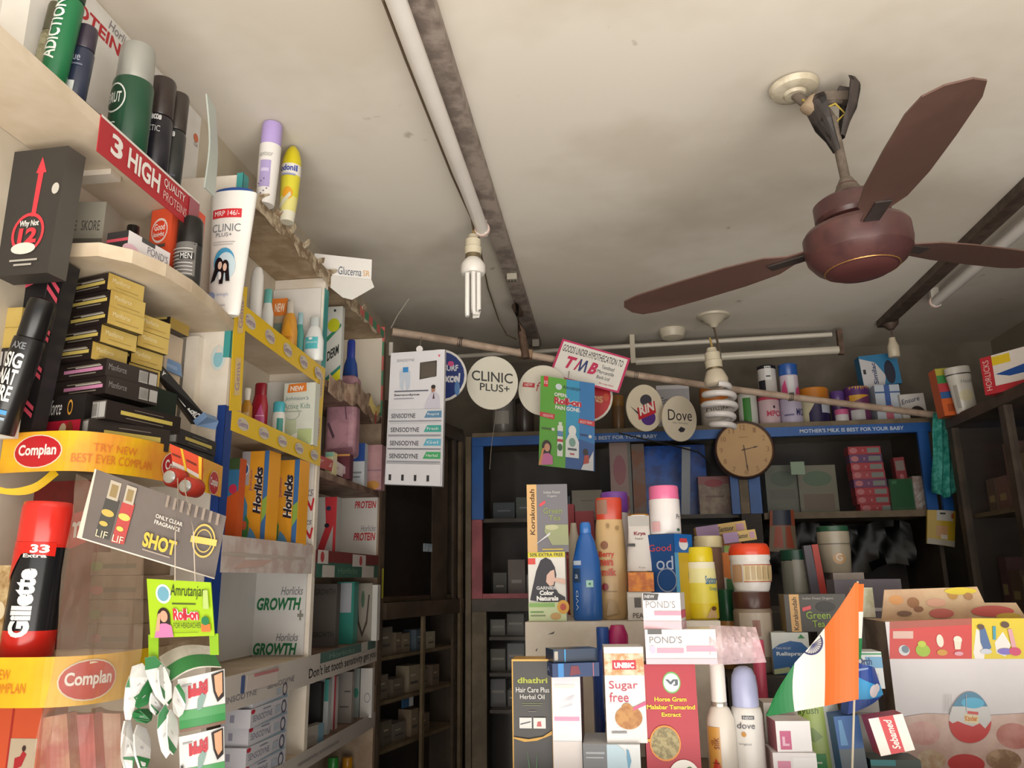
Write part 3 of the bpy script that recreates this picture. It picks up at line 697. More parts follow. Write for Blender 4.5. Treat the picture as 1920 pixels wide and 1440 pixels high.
# ================================================================== goods on the left shelving
def YX(rect, X):
    xm = (rect[0] + rect[2]) / 2; y = PX(xm, (rect[1] + rect[3]) / 2, X).y
    if 1.42 < y: y = min(y, 1.835) if xm < (603 if rect[1] < 1000 else 580) else min(y, 2.385)
    return y
def cX(name, label, cat, rect, X, d, col, zb, **k): return carton(name, label, cat, rect, YX(rect, X), d, col, zb=zb + .0006, **k)
def tX(name, label, cat, rect, X, parts, zb, **k): return turned(name, label, cat, rect, YX(rect, X), parts, zb=zb + .0006, **k)
def bz(name, label, cat, L, Rr, z0, D, col, top=None, H=None, **k):
    a = PZ(L[0], L[1], z0); b = PZ(Rr[0], Rr[1], z0)
    if H is None: H = PY(L[0], top, a.y).z - z0
    return bx2(name, label, cat, (L[0], L[1], a.y), (Rr[0], b.y), D, col, H=H, z0=z0 + .0006, **k)
def cyl(b0, b1, r=1., e=.06): return [(r * (1 - e), b0), (r, b0 + .012), (r, b1 - .012), (r * (1 - e), b1)]
def spray(body, cap, capfrac=.28, shoulder=.04):
    c = 1 - capfrac
    return [('can', body, [(.93, 0), (1, .012), (1, c - shoulder), (.9, c - shoulder * .3), (.82, c)]), ('cap', cap, [(.90, c), (.94, c + .01), (.93, .96), (.85, .99), (.5, 1)])]

# --- on the highest board
Z1 = 2.170
carton('paper_bundle', 'white wrapped bundle at the left end of the top board', 'bundle', (-60, -60, 45, 70), .90, .09, '#f0ebe4', zb=Z1, rough=.6)
tX('deodorant_can', 'olive camouflage deodorant can behind the green can on the top board', 'deodorant', (52, 0, 80, 90), -.815, spray('#6d6b4c/#a49f80/60', '#55523c'), Z1, ry=5)
tX('deodorant_can', 'green deodorant can printed ADICTION leaning on the top board', 'deodorant', (58, -50, 100, 140), -.77, spray('#156f43', '#2a3b30', .2), Z1, ry=6, dec={'can': [('t', 'ADICTION', .18, .24, .72, .76, '#e8efe9', {'bold': .02, 'rot': 90})]})
tX('deodorant_can', 'small navy deodorant can with a white label on the top board', 'deodorant', (103, 42, 141, 178), -.755, spray('#2b3348', '#39323f', .3), Z1, ry=4, dec={'can': [('r', .15, .05, .75, .25, '#d5d8d6'), ('r', .1, .45, .9, .47, '#6d7488'), ('t', 'blue', .3, .5, .8, .6, '#a9afc0')]})
tX('deodorant_can', 'green deodorant can with a silver cap and a round BRUT crest', 'deodorant', (182, 72, 250, 235), -.758, [('can', '#204c36', [(.95, 0), (1, .012), (1, .62), (.95, .65)]), ('cap', ('#b9bab5', {'r': .3, 'm': .5}), [(.88, .65), (.9, .66), (.86, .97), (.8, 1)])], Z1, ry=1,
   dec={'can': [('e', .36, .43, .30, .14, '#e3e6e0'), ('e', .36, .43, .27, .125, '#1b3f2d'), ('t', 'BRUT', .16, .38, .56, .48, '#e3e6e0', {'bold': .02}), ('t', 'S', .3, .12, .5, .2, '#d0d8d0')]})
tX('deodorant_can', 'black shaving foam can with white lettering beside the green can', 'deodorant', (250, 138, 299, 272), -.757, spray('#23212a', '#3a302e', .4), Z1, ry=1, dec={'can': [('t', 'Gillette', .25, .52, .85, .60, '#e2e2e2', {'bold': .03}), ('t', 'ARCTIC', .25, .4, .85, .46, '#d0d0d0')]})
tX('deodorant_can', 'shorter black can nearest the far end of the top board', 'deodorant', (287, 168, 327, 305), -.755, spray('#2d2f2f', '#3d3531', .4), Z1, ry=1, dec={'can': [('t', 'Gillette', .1, .5, .8, .58, '#e2e2e2', {'bold': .03}), ('t', 'ICE', .3, .33, .7, .4, '#c0c0c0'), ('r', .05, .1, .95, .12, '#556')]})

# --- on the upper rounded shelf
Z2 = 2.000
bz('condom_box', 'grey SKORE carton lying long side out on the upper rounded shelf', 'carton', (100, 478), (188, 478), Z2, .05, '#8e897c', H=.090, top=0, front=[('t', 'SK RE', .05, .45, .42, .64, '#4a4640'), ('t', 'SKORE', .52, .45, .92, .64, '#4a4640'), ('r', 0, 0, 1, .30, '#5d584f')])
bz('pouch_box', 'narrow green and yellow carton wedged beside the grey carton', 'carton', (88, 480), (101, 479), Z2, .03, '#a9a52c/#5f8f2e/20', H=.085)
carton('repellent_box', 'orange Good knight carton standing on the upper rounded shelf', 'carton', (275, 392, 320, 470), 1.21, .05, '#ee5a34', rz=-12, zb=Z2, front=[('e', .45, .72, .38, .16, '#f6e6dc'), ('e', .45, .72, .34, .13, '#ef4a2a'), ('t', 'Good', .2, .72, .7, .81, '#fbf2ea', {'bold': .02}), ('t', 'knight', .2, .62, .7, .70, '#fbf2ea', {'bold': .02}), ('r', .2, .5, .8, .54, '#5f5048'), ('e', .75, .18, .3, .2, '#ddd5cc')], left=[('t', 'knight', .2, .2, .8, .8, '#fae3d6', {'rot': 90}), ('r', .8, 0, 1, 1, '#d8452a')], side={'left': '#e4502e'})
carton('repellent_box', 'second orange carton behind the black roll-on on the rounded shelf', 'carton', (324, 390, 358, 470), 1.275, .04, '#e9583a', zb=Z2, front=[('t', 'Good', .1, .8, .8, .9, '#fbf2ea', {'bold': .02})])
bx2('cream_box', "white and pink POND'S carton lying on the upper rounded shelf", 'carton', (236, 488, 1.075), (318, 1.17), .045, '#f3eef0', H=.043, z0=Z2 + .0006, front=[('r', .30, .82, .62, 1, '#4d4d4d'), ('t', "POND'S", .45, .48, .95, .78, '#8f8b90'), ('r', .45, .12, 1, .38, '#efa9c0'), ('e', .08, .2, .2, .3, '#f3c8d8')], left=[('r', 0, .0, 1, 1, '#3d3a3a'), ('r', 0, .6, 1, .72, '#e25a6a')])
tX('roll_on_bottle', 'black roll-on deodorant with a grey striped label', 'roll-on', (316, 400, 361, 512), -.72, [('body', '#2c2b2b', cyl(0, .58, 1)), ('cap', '#181717', [(.98, .58), (1, .60), (.98, .93), (.8, .985), (.5, 1)])], Z2, ry=-1,
   dec={'body': [('r', .05, .1, .95, .62, '#74716f')] + [('r', .08, .12 + q * .05, .9, .135 + q * .05, '#c9c6c2') for q in range(8)] + [('r', .45, .32, .95, .42, '#222222'), ('t', 'MEN', .5, .33, .9, .41, '#e8e8e8')]})
tX('nail_polish_bottle', 'small bottle with a black cap behind the cartons on the rounded shelf', 'bottle', (226, 420, 249, 470), -.80, [('body', '#5a2f2a', cyl(0, .45, 1)), ('cap', '#1c1a1a', cyl(.45, 1, .9))], Z2)
tX('shampoo_bottle', 'big white CLINIC PLUS shampoo bottle with a blue cap at the shelf end', 'shampoo', (368, 348, 455, 572), -.735,
   [('body', '#f4f1ec', [(.62, 0), (.68, .02), (.76, .3), (.86, .6), (.97, .88), (1, .955)]), ('cap', '#1f4f9c', [(.88, .955), (.90, .962), (.80, .985), (.5, 1)])], Z2, oval=.42, ry=.5,
   dec={'body': [('r', .14, .74, .78, .81, '#d8323a'), ('t', 'MRP 146/-', .2, .755, .74, .795, '#ffffff'), ('t', 'CLINIC', .17, .63, .78, .69, '#70757c', {'bold': -.005}), ('t', 'PLUS+', .27, .59, .62, .62, '#70757c'), ('r', .22, .545, .7, .55, '#b8b8b8'), ('r', .22, .525, .66, .53, '#b8b8b8'),
     ('e', .50, .39, .22, .11, '#4aa3cf'), ('e', .54, .36, .20, .105, '#cfe6f0'), ('e', .40, .37, .09, .055, '#17151a'), ('e', .54, .355, .08, .05, '#17151a'), ('p', [(.24, .23), (.34, .25), (.46, .37), (.36, .40)], '#17151a'), ('p', [(.44, .22), (.52, .22), (.54, .34), (.44, .34)], '#17151a'), ('p', [(.58, .24), (.66, .24), (.62, .36), (.54, .36)], '#17151a'), ('e', .44, .36, .045, .03, '#e8c8b4'), ('e', .55, .345, .04, .03, '#e8c8b4'), ('e', .46, .28, .03, .03, '#f3f0ee'),
     ('e', .30, .13, .09, .03, '#9aa9cf'), ('t', 'strength', .42, .12, .66, .15, '#8fa0c8'), ('r', .5, .05, .62, .06, '#bbb')]})
# --- stacks on the middle rounded shelf
Z3 = 1.700
gold = '#c9ae62/#bb9c4e/8'; blk = '#2a211f'
def mfbox(i, cpx, cpy, Y, z, W=.115, D=.068, H=.0225, rz=-15, label='', stripe='#d9c26a', end=gold, kind=0):
    p = PY(cpx, cpy, Y)
    fr = [('r', .30, .36, .95, .56, stripe), ('r', .35, .68, .9, .74, '#8f8578'), ('r', .4, .20, .85, .27, '#8f8578'), ('r', .5, .60, .93, .66, '#cfc7ba')]
    rt = [('t', 'Manforce', .12, .5, .6, .78, '#e6d9b0'), ('r', .2, .25, .85, .3, '#ad9150')] if kind == 0 else [('t', 'Manforce', .05, .4, .38, .75, '#8d8a88'), ('r', .62, .15, .80, .85, '#b4b1ac'), ('r', .82, .15, .98, .85, '#b4b1ac')] + [('r', .63 + .02 * q, .2, .638 + .02 * q, .8, '#77736f') for q in range(8)]
    mb = boxmb(W, D, H, blk, .35, front=fr, right=rt, side={'right': end, 'left': end})
    o = mb.build('condom_box'); a = R_(rz)
    c = V((p.x, p.y)) + V((math.cos(a), math.sin(a))) * (-W / 2) + V((-math.sin(a), math.cos(a))) * (D / 2)
    o.location = (c.x, c.y, z); o.rotation_euler = (0, 0, a)
    return tag(o, label, 'condom box', 'black and gold Manforce boxes on the rounded shelf')
H = .0272; base = Z3 + .079
ords = ['topmost', 'second from the top', 'third from the top', 'fourth from the top', 'fifth from the top']
# bottom: red box, then two pink-striped ones, then five gold-ended ones
carton('condom_box', 'black and red Manforce box at the foot of the stack', 'condom box', (52, 737, 160, 812), 1.075, .10, '#231e1d', rz=-10, zb=Z3, H=.0785, front=[('r', .05, .12, .95, .50, '#c4203a'), ('t', 'Manforce', .12, .62, .55, .92, '#e6e2dc', {'shear': .4}), ('e', .62, .25, .08, .2, '#e0c9a0'), ('e', .75, .28, .07, .2, '#8a3a20'), ('o', .72, .75, .05, .15, .3, '#d99c3a'), ('t', 'overtime', .2, .2, .4, .34, '#e98a90')])
for k in range(2):
    mfbox(k, 197, 735 - 33 * k, 1.075, base + .0006 + k * (H + .0006), W=.125, D=.10, H=H, label='black Manforce box with a pink stripe, %s of the pair under the gold-ended stack' % ('lower', 'upper')[k], stripe='#d78fb4', end='#3a3330', kind=1)
b5 = base + 2 * (H + .0006) + .0006
for k in range(5):
    cx_ = (173, 190, 203, 207, 203)[k]
    mfbox(k, cx_, 650 - 32 * k, 1.075 + (.0, .004, .0, .002, .0)[k], b5 + k * (H + .0006), H=H, rz=(-13, -15, -16, -15, -17)[k], label='black and gold Manforce box, %s of the front stack' % ords[4 - k])
for k in range(4):
    mfbox(k, (240, 246, 258, 262)[k], 700 - 32 * k, 1.155, b5 - .012 + k * (H + .0006), H=H, rz=-15, W=.08, D=.065, label='black and gold Manforce box, %s of the rear stack' % ('lowest', 'second from the bottom', 'third from the bottom', 'topmost')[k])
# small support boxes under the rear stack are dark green
bx2('condom_box', 'dark green carton under the rear Manforce stack', 'carton', (225, 790, 1.135), (328, 1.27), .09, '#1e2c22', H=b5 - Z3 - .0135, z0=Z3 + .0006, front=[('r', .1, .3, .5, .34, '#4a6a50')])
# black boxes with yellow stripes at the front right
def ybox(L, Rr, z0, H, lab, D=.06):
    return bx2('condom_box', lab, 'condom box', L, Rr, D, '#2b2321', H=H, z0=z0, rough=.35, front=[('r', .18, .38, .88, .60, '#cdb95f'), ('r', .35, .74, .75, .78, '#7d746a'), ('r', .25, .2, .75, .25, '#7d746a')], left=[('r', .04, .08, .48, .92, '#b9b7b4'), ('r', .52, .08, .96, .92, '#b9b7b4')] + [('r', .06 + q * .05, .15, .085 + q * .05, .85, '#77736f') for q in range(8)], side={'left': '#5a524c'}, group='black Manforce boxes with a yellow stripe')
ybox((163, 825, 1.045), (318, 1.155), Z3 + .0006, .0345, 'black box with a yellow stripe, lower of two at the front edge', .018)
ybox((195, 800, 1.05), (338, 1.19), Z3 + .0356, .0275, 'black box with a yellow stripe and barcode end, upper of two at the front edge', .028)
ybox((322, 850, 1.205), (402, 1.36), Z3 + .0006, .0250, 'black box with a yellow stripe beside the blue tape, lower of two', .05)
ybox((330, 850, 1.215), (404, 1.36), Z3 + .0262, .0255, 'black box with a yellow stripe beside the blue tape, upper of two', .05)
# loose gold box, leaning flavour box and blue pack
bx2('condom_box', 'single black and gold box perched high against the panel cleat', 'condom box', (318, 615, 1.30), (355, 1.36), .07, gold, H=.042, z0=PY(318, 614, 1.30).z, left=[('r', .25, .4, .9, .65, '#d9c26a'), ('r', 0, 0, .25, 1, blk)], side={'left': blk, 'bottom': '#3a2d2a'}, bottom=[('t', 'Manforce', .2, .4, .8, .6, '#cfc7ba')])
bx2('tablet_box', 'plain brown carton supporting the single gold box by the cleat', 'carton', (306, 700, 1.325), (338, 1.372), .05, '#d8c4ab', H=PY(318, 614, 1.30).z - Z3 - .001, z0=Z3 + .0006, rough=.7)
c_ = card('condom_box', 'slim black MOODS box leaning diagonally against the panel', 'condom box', [(306, 687), (388, 782), (366, 796), (300, 705)], [1.25, 1.33, 1.33, 1.25], '#171413', [('t', 'MOODS', .03, .25, .28, .75, '#e9e7e2', {'bold': .04}), ('e', .38, .45, .06, .3, '#e5722a'), ('r', .46, .15, .66, .8, '#d9d8d4'), ('t', 'ZERO', .70, .2, .93, .75, '#e9e7e2', {'bold': .04})], th=.02, edge='#241e1c')
card('plastic_pouch', 'pale blue pouch behind the slim black box', 'pouch', [(306, 668), (338, 682), (340, 706), (304, 690)], [1.33, 1.34, 1.34, 1.33], '#7f9cc4', [('r', .1, .3, .8, .6, '#9db6d8')], th=.012)
card('plastic_pouch', 'pale blue pouch end sticking out beside the blue tape', 'pouch', [(388, 782), (410, 790), (404, 806), (368, 798)], [1.32, 1.36, 1.36, 1.32], '#7f9cc4', th=.012)
# gift box with chevrons, spray in front of it, and the black box on top
gx = card('gift_box', 'tall black AXE gift box with pink chevrons standing at far left', 'gift box', [(-60, 400), (126, 492), (58, 806), (-90, 806)], [1.025, 1.025, 1.03, 1.03], '#1e1c1e', [('p', [(.60, .94), (.90, .985), (.90, 1.0), (.52, .95)], '#1e1c1e'), ('p', [(.42, .80), (.78, .96), (.84, .93), (.46, .76)], '#e0556a'), ('p', [(.50, .74), (.82, .90), (.86, .87), (.56, .71)], '#e0556a'), ('r', .86, .0, .87, 1, '#3a383a'), ('p', [(.87, .86), (.99, .80), (.99, .83), (.87, .89)], '#e0556a'), ('p', [(.87, .80), (.99, .74), (.99, .77), (.87, .83)], '#e0556a')]
   + [('p', [(.84, v), (.99, v - .055), (.99, v - .03), (.84, v + .025)], '#e0556a') for v in (.60, .56, .38, .34, .16, .12)] + [('t', 'AXE', .22, .87, .34, .93, '#e8e8e8', {'bold': .04})], th=.03, edge='#2a282a')
carton('condom_box', 'black Why Not 12 box with a red arrow standing at far left', 'carton', (-60, 285, 100, 462), .965, .035, '#3b3835', rz=-6, ry=2, zb=1.93, front=[('p', [(.70, .93), (.78, .80), (.745, .80), (.735, .45), (.68, .45), (.68, .80), (.65, .80)], '#e2404c'), ('e', .93, .66, .045, .045, '#cfcbc2'), ('o', .68, .32, .20, .16, .16, '#e2404c'), ('t', 'Why Not', .56, .36, .80, .42, '#efece6', {'bold': .03}), ('t', '12', .57, .24, .80, .36, '#e2404c', {'bold': .05}), ('e', .66, .20, .15, .045, '#e8e4da'), ('r', .52, .10, .86, .115, '#b9b5ac'), ('r', .58, .065, .80, .08, '#b9b5ac')], side={'right': '#56524c'})
root = turned('deodorant_can', 'tall black AXE SIGNATURE body spray leaning at far left', 'deodorant', (-8, 540, 82, 800), .93, [('can', '#1b1a1b', [(.93, 0), (1, .01), (1, .66), (.97, .69)]), ('cap', '#151415', [(.80, .69), (.88, .70), (.88, .95), (.80, .985), (.5, 1)])], ry=12, zb=1.7006, W=.040,
   dec={'can': [('t', 'AXE', .36, .60, .80, .65, '#7f8285', {'bold': .03}), ('t', 'SIG', .30, .46, .85, .57, '#eceae6', {'bold': .03}), ('t', 'NAT', .30, .34, .85, .45, '#eceae6', {'bold': .03}), ('t', 'URE', .30, .22, .85, .33, '#eceae6', {'bold': .03}), ('r', .05, .13, .9, .16, '#3f9bd6'), ('r', .05, .09, .9, .11, '#9fb6c6'), ('r', .05, .04, .7, .06, '#7f8c94')]})
root.location.x = PY(-2, 800, .965).x; root.location.y = .965
# gold and white boxes glimpsed at the far left edge
for k in range(5):
    col = (gold, gold, '#3a3431', '#3a3431', '#3a3431')[k]
for k in range(2):
    carton('condom_box', 'gold Manforce box end at the left frame edge, %s' % ('upper', 'lower')[k], 'condom box', (-60, 505 + 47 * k, 46, 550 + 47 * k), .998, .008, gold, rz=0, H=.030, zb=1.864 - .0306 * k)
for k in range(3):
    carton('condom_box', 'black box with a white label at the left frame edge, %s' % ('upper', 'middle', 'lowest')[k], 'condom box', (-60, 600 + 40 * k, 36, 638 + 40 * k), .998, .008, '#332c2a', rz=0, H=.030, zb=1.802 - .0306 * k, front=[('r', .5, .15, .72, .85, '#bdbab4'), ('r', .76, .15, .97, .85, '#bdbab4')])
carton('medicine_box', 'white carton under the boxes at the left frame edge', 'carton', (-60, 725, 30, 790), .998, .008, '#d8d4cc', rz=0, H=.039, zb=Z3 + .0006)

# --- hanging sachets and red packs in front of the Complan band
def sachet_pair(TL, TR, BR, BL, Y, label, its, col='#e2502e', grp=None): return card('sachet', label, 'sachet', [TL, TR, BR, BL], Y, col, its, th=.003, group=grp)
sachet_pair((318, 832), (343, 842), (352, 885), (324, 872), 1.03, 'red and yellow sachet, left of the pair hanging over the Complan band', [('r', .0, .0, 1, .18, '#d8d3cb'), ('r', .82, 0, 1, 1, '#f0c62c'), ('r', .1, .5, .7, .6, '#7a2a1c')])
sachet_pair((343, 842), (379, 858), (378, 900), (352, 885), 1.028, 'red and yellow sachet, right of the pair hanging over the Complan band', [('r', .0, .0, 1, .18, '#d8d3cb'), ('r', .82, 0, 1, 1, '#f0c62c'), ('r', .1, .5, .7, .6, '#7a2a1c')])
for k, (cx_, cy_) in enumerate(((331, 897), (360, 914))):
    p = PY(cx_, cy_, 1.02); r = empty('candy_tube', p, (R_(90), R_(20), 0))
    MB().lathe([(.010, -.016), (.013, -.012), (.013, .012), (.010, .016)], '#c23a2c', 20).build('body', r, 40)
    MB().lathe([(.0085, .0165), (.0085, .019), (.006, .020)], M('#cfd0cc', .25, .6), 20).build('cap', r, 40)
    tag(r, 'small red tube with a silver cap, %s of two hanging by the Complan band' % ('left', 'right')[k], 'tube')
# hanging yellow loop and red packs behind
lo = [PY(-40, 905, .98), PY(0, 925, 1.0), PY(60, 925, 1.02), PY(110, 890, 1.03)]; hi = [PY(-40, 925 - 60, .98), PY(0, 913, 1.0), PY(60, 908, 1.02), PY(100, 878, 1.03)]
ribbon('shelf_strip', 'sagging yellow loop of band below the upper Complan strip', 'shelf strip', lo, hi, '#efc41d')
carton('nutrition_box', 'dark red Complan carton standing behind the red shaving foam can', 'carton', (-60, 905, 160, 1100), 1.10, .05, '#7c1f1c/#68201c/9', rz=-8, zb=1.4126, front=[('p', [(.55, .5), (1, .62), (1, .82), (.55, .74)], '#c8262a'), ('t', 'Com', .62, .62, .95, .76, '#f2e8e0', {'bold': .03, 'skew': .1})])
card('wafer_pack', 'brown and gold wrapped pack at the left edge beside the foam can', 'pack', [(-30, 1060), (26, 1060), (12, 1232), (-30, 1232)], .955, '#8c6a3a/#c9b083/30', [('e', .6, .5, .2, .1, '#d8c8a8')], th=.02)

# --- shaving foam
g_ = turned('shaving_foam_can', 'large red and black Gillette shaving foam can with the 33% extra print', 'shaving foam', (-2, 938, 92, 1232), .945,
  [('can', '#15171b', [(.96, 0, M('#b9b6b0', .3, .6)), (1, .008, '#d9281f'), (1, .17, '#15171b'), (1, .70, '#e02a20'), (1, .715)]), ('cap', '#e4342a', [(.985, .715), (1, .72), (.99, .96), (.95, .99), (.88, 1)])], zb=1.4126, ry=1.6, rough=.2, W=.062,
  dec={'can': [('p', [(.05, .40), (.12, .60), (.5, .66), (.97, .64), (.97, .73), (.03, .73), (.03, .60), (.10, .60)], '#e02a20'), ('p', [(.08, .43), (.45, .66), (.08, .70)], '#e02a20'), ('t', 'Gillette', .40, .13, .80, .56, '#f4f3f1', {'bold': .05, 'rot': 90}), ('t', '33', .62, .66, .92, .715, '#f4e6e2', {'bold': .04}), ('t', 'Extra', .50, .63, .90, .655, '#f4e6e2', {'bold': .03})]})
g_.location.x = PY(46, 1228, .975).x; g_.location.y = .978

# --- tan medicine boxes on the lowest rounded shelf
for k in range(4):
    carton('medicine_box', 'faded brown medicine carton behind clear film, %s of the stack' % ('lowest', 'second from the bottom', 'second from the top', 'topmost')[k], 'carton', (168 - 4 * k, 1030, 262 + (6, 0, 10, 4)[k], 1080), 1.10, .07, '#8b7660/#74604c/12', rz=-12 + 3 * k, H=.033, zb=1.4126 + k * .0336, front=[('r', .3, .3, .9, .5, '#57503f'), ('e', .2, .4, .12, .2, ('#9c5a5a', '#6d7a4a')[k % 2])])
# red and pink things below the lowest band
carton('poster_box', 'orange carton with a red figure at the bottom left corner', 'carton', (-60, 1315, 58, 1500), .985, .05, '#d8572f', zb=None, front=[('r', .55, .0, .98, .62, '#c7b49a'), ('r', .53, 0, .56, 1, '#b02a22'), ('p', [(.66, .30), (.78, .34), (.84, .46), (.78, .5), (.74, .44), (.66, .42)], '#b3252c'), ('e', .79, .52, .03, .03, '#3a2420'), ('r', .7, .0, .8, .3, '#8d2028')])
for k in range(3):
    card('sweet_pouch', 'pinkish red pouch behind clear film at bottom left, %s' % ('left', 'middle', 'right')[k], 'pouch', [(72 + 50 * k, 1345 - 8 * k), (125 + 50 * k, 1338), (135 + 48 * k, 1500), (66 + 50 * k, 1500)], 1.0 + .03 * k, ('#b5524a/#c98a6a/25', '#c04a4c/#a83c40/25', '#a8705a/#b9927a/25')[k], th=.02, bend=.012)

# --- clear film hanging in front of the rounded shelves
fl = [V(PY(150, 890, .965)), V(PY(275, 1000, .965)), V(PY(268, 1240, .905)), V(PY(225, 1460, .885)), V(PY(55, 1460, .88)), V(PY(92, 1240, .895)), V(PY(130, 1010, .955))]
nb = 14; mb = MB(); vs = []
Lf = [fl[4], fl[5], fl[6], fl[0]]; Rf = [fl[3], fl[2], fl[1], fl[1].lerp(fl[0], .2)]
def along(P, t): t *= len(P) - 1; i = min(int(t), len(P) - 2); return P[i].lerp(P[i + 1], t - i)
for j in range(nb + 1):
    for i in range(nb + 1):
        p = along(Lf, j / nb).lerp(along(Rf, j / nb), i / nb); vs.append(p + V((0, .006 * math.sin(i * 1.1 + j * .4) + .004 * math.sin(i * 2.3 - j), 0)))
o0 = fl[4].copy()
mb.add([v - o0 for v in vs], [(j * (nb + 1) + i, j * (nb + 1) + i + 1, (j + 1) * (nb + 1) + i + 1, (j + 1) * (nb + 1) + i) for j in range(nb) for i in range(nb)], MF('#a8927e', .24, .22, .5, 14, .7))
o = mb.build('clear_film', smooth=60); o.location = o0; tag(o, 'crumpled clear plastic film hanging in front of the lower rounded shelves', 'plastic film')

# --- hanging cards
card('hanging_card', 'tilted grey card with two perfume bottles and gold SHOT lettering', 'hanging card', [(178, 879), (424, 968), (402, 1086), (144, 1008)], [.87, .93, .93, .87], '#5c4f48/#66594f/8',
  [('p', [(.035, 0), (0, .0), (.0, 1), (.012, 1)], '#d6c9b8'), ('r', 0, 0, 1, .02, '#e0d5c6'), ('p', [(.115, .10), (.215, .10), (.225, .68), (.125, .66)], '#2e281a'), ('r', .13, .66, .21, .93, '#b5a894'), ('r', .145, .70, .195, .88, '#8c7440'), ('e', .165, .46, .045, .05, '#c5a640'), ('e', .155, .30, .03, .035, '#c5a640'), ('t', 'LIF', .12, .10, .20, .20, '#d8c9a8'),
   ('p', [(.235, .08), (.325, .10), (.335, .70), (.245, .68)], '#b32a22'), ('r', .25, .68, .325, .94, '#b5a894'), ('r', .265, .72, .31, .89, '#8c7440'), ('e', .285, .48, .042, .05, '#e0c050'), ('e', .275, .30, .025, .035, '#e0c050'), ('t', 'LIF', .24, .10, .315, .20, '#e8dcc0'),
   ('t', 'ONLY CLEAR', .50, .62, .70, .68, '#e8ded2', {'bold': .01}), ('t', 'FRAGRANCE', .50, .53, .69, .59, '#e8ded2', {'bold': .01}), ('t', 'SHOT', .45, .16, .69, .38, '#d6b52c', {'bold': .04}), ('r', .46, .11, .66, .13, '#a08f80'), ('o', .875, .52, .085, .26, .12, '#cdb04e'), ('o', .875, .52, .06, .18, .1, '#cdb04e'), ('p', [(.78, .44), (.97, .50), (.97, .60), (.78, .54)], '#e0bd55')]
   + [('r', .55 + .055 * q, .82 - .0 * q, .57 + .055 * q, 1.0, '#8b7a6c') for q in range(8)], th=.003, edge='#d8cab8')
card('roll_on_sign', "lime green Amrutanjan Roll-on header card hanging at lower left", 'hanging card', [(275, 1085), (395, 1092), (402, 1192), (282, 1196)], .90, '#a9cf18',
  [('e', .25, .75, .12, .17, '#dfe9e6'), ('e', .25, .75, .09, .13, '#6fa9bf'), ('t', 'Amrutanjan', .36, .66, .90, .93, '#25331c', {'shear': .3}), ('r', .38, .57, .75, .595, '#4b5a1f'),
   ('e', .24, .36, .10, .15, '#2b1a18'), ('p', [(.16, .08), (.34, .08), (.34, .36), (.16, .36)], '#2b1a18'), ('e', .245, .36, .06, .10, '#d9a487'), ('p', [(.08, 0), (.38, 0), (.36, .20), (.28, .24), (.2, .24), (.12, .18)], '#cf7fb0'), ('p', [(.1, .1), (.16, .4), (.2, .42), (.17, .12)], '#d9a487'),
   ('t', 'Roll-on', .40, .29, .80, .50, '#ffffff', {'bold': .10}), ('t', 'Roll-on', .40, .29, .80, .50, '#d6263c', {'bold': .04}), ('t', 'FOR HEADACHES', .40, .15, .82, .25, '#3c4a1c'), ('r', .38, .07, .78, .08, '#6a7a1c'), ('r', .83, .08, .97, .22, '#e2753a'), ('e', .9, .28, .06, .08, '#1f7a4a'), ('p', [(.88, .5), (.97, .5), (.97, .85), (.9, .85)], '#b9cf7a')])
card('card_strap', 'lime green strap hanging from the left side of the header card', 'strap', [(278, 1190), (297, 1190), (296, 1255), (279, 1255)], .903, '#8dbb14')
card('card_strap', 'lime green strap hanging from the right side of the header card', 'strap', [(392, 1188), (409, 1188), (410, 1228), (394, 1228)], .903, '#8dbb14')
for k, (xa, ya, xb, yb) in enumerate(((333, 905, 328, 1090), (347, 905, 366, 1090))):
    o = MB().tube([PY(xa, ya - 8, 1.0), PY(xa + 1, ya + 18, .902), PY((xa + xb) / 2 + (6 if k else -2), (ya + yb) / 2, .898), PY(xb, yb, .896)], .0007, M('#cdbfae', .5), 6).build('hanging_thread', smooth=60)
    tag(o, 'thin pale thread, %s of two, that carries the lime green header card' % ('left', 'right')[k], 'thread')
# sachet strips
def sfront(k, y0, h, dx=0):
    card('sachet', 'white and green painkiller sachet facing front, %s of the right strip' % ('topmost', 'second from the top', 'third from the top', 'lowest')[k], 'sachet', [(333 + dx, y0 + 12), (422 - k, y0 - 8), (424 - k, y0 + h - 18), (337 + dx, y0 + h)], [.905, .925, .925, .905], '#dfe0de',
      [('p', [(0, .0), (1, .0), (1, .30), (0, .34)], '#2f8a45'), ('p', [(0, .22), (1, .2), (1, .36), (0, .40)], '#4f9a5c'), ('r', 0, .0, 1, .06, '#7c5f4f'), ('r', .22, .62, .62, .70, '#cf2f3c'), ('t', 'H-M', .22, .60, .64, .84, '#b92836', {'bold': .09, 'skew': .12}), ('r', .08, .84, .3, .87, '#aaa'), ('p', [(.72, .95), (.98, .98), (.98, .5), (.84, .42), (.76, .62)], '#2b1c18'), ('p', [(.78, .92), (.95, .95), (.95, .58), (.86, .50), (.8, .64)], '#dda883'), ('p', [(.40, .35), (.5, .36), (.60, .58), (.52, .66), (.42, .55)], '#7f9c94'), ('r', .02, .36, .08, .46, '#444')], th=.002, bend=.006)
card('sachet', 'crumpled folded sachet at the top of the right strip', 'sachet', [(298, 1232), (395, 1212), (415, 1250), (318, 1278)], [.93, .945, .925, .905], '#cfc8b8/#e5e0d6/30', [('p', [(0, 0), (1, 0), (1, .55), (0, .5)], '#3b8a4a')], th=.002, bend=.01)
sfront(1, 1262, 112); sfront(2, 1370, 112, 2)
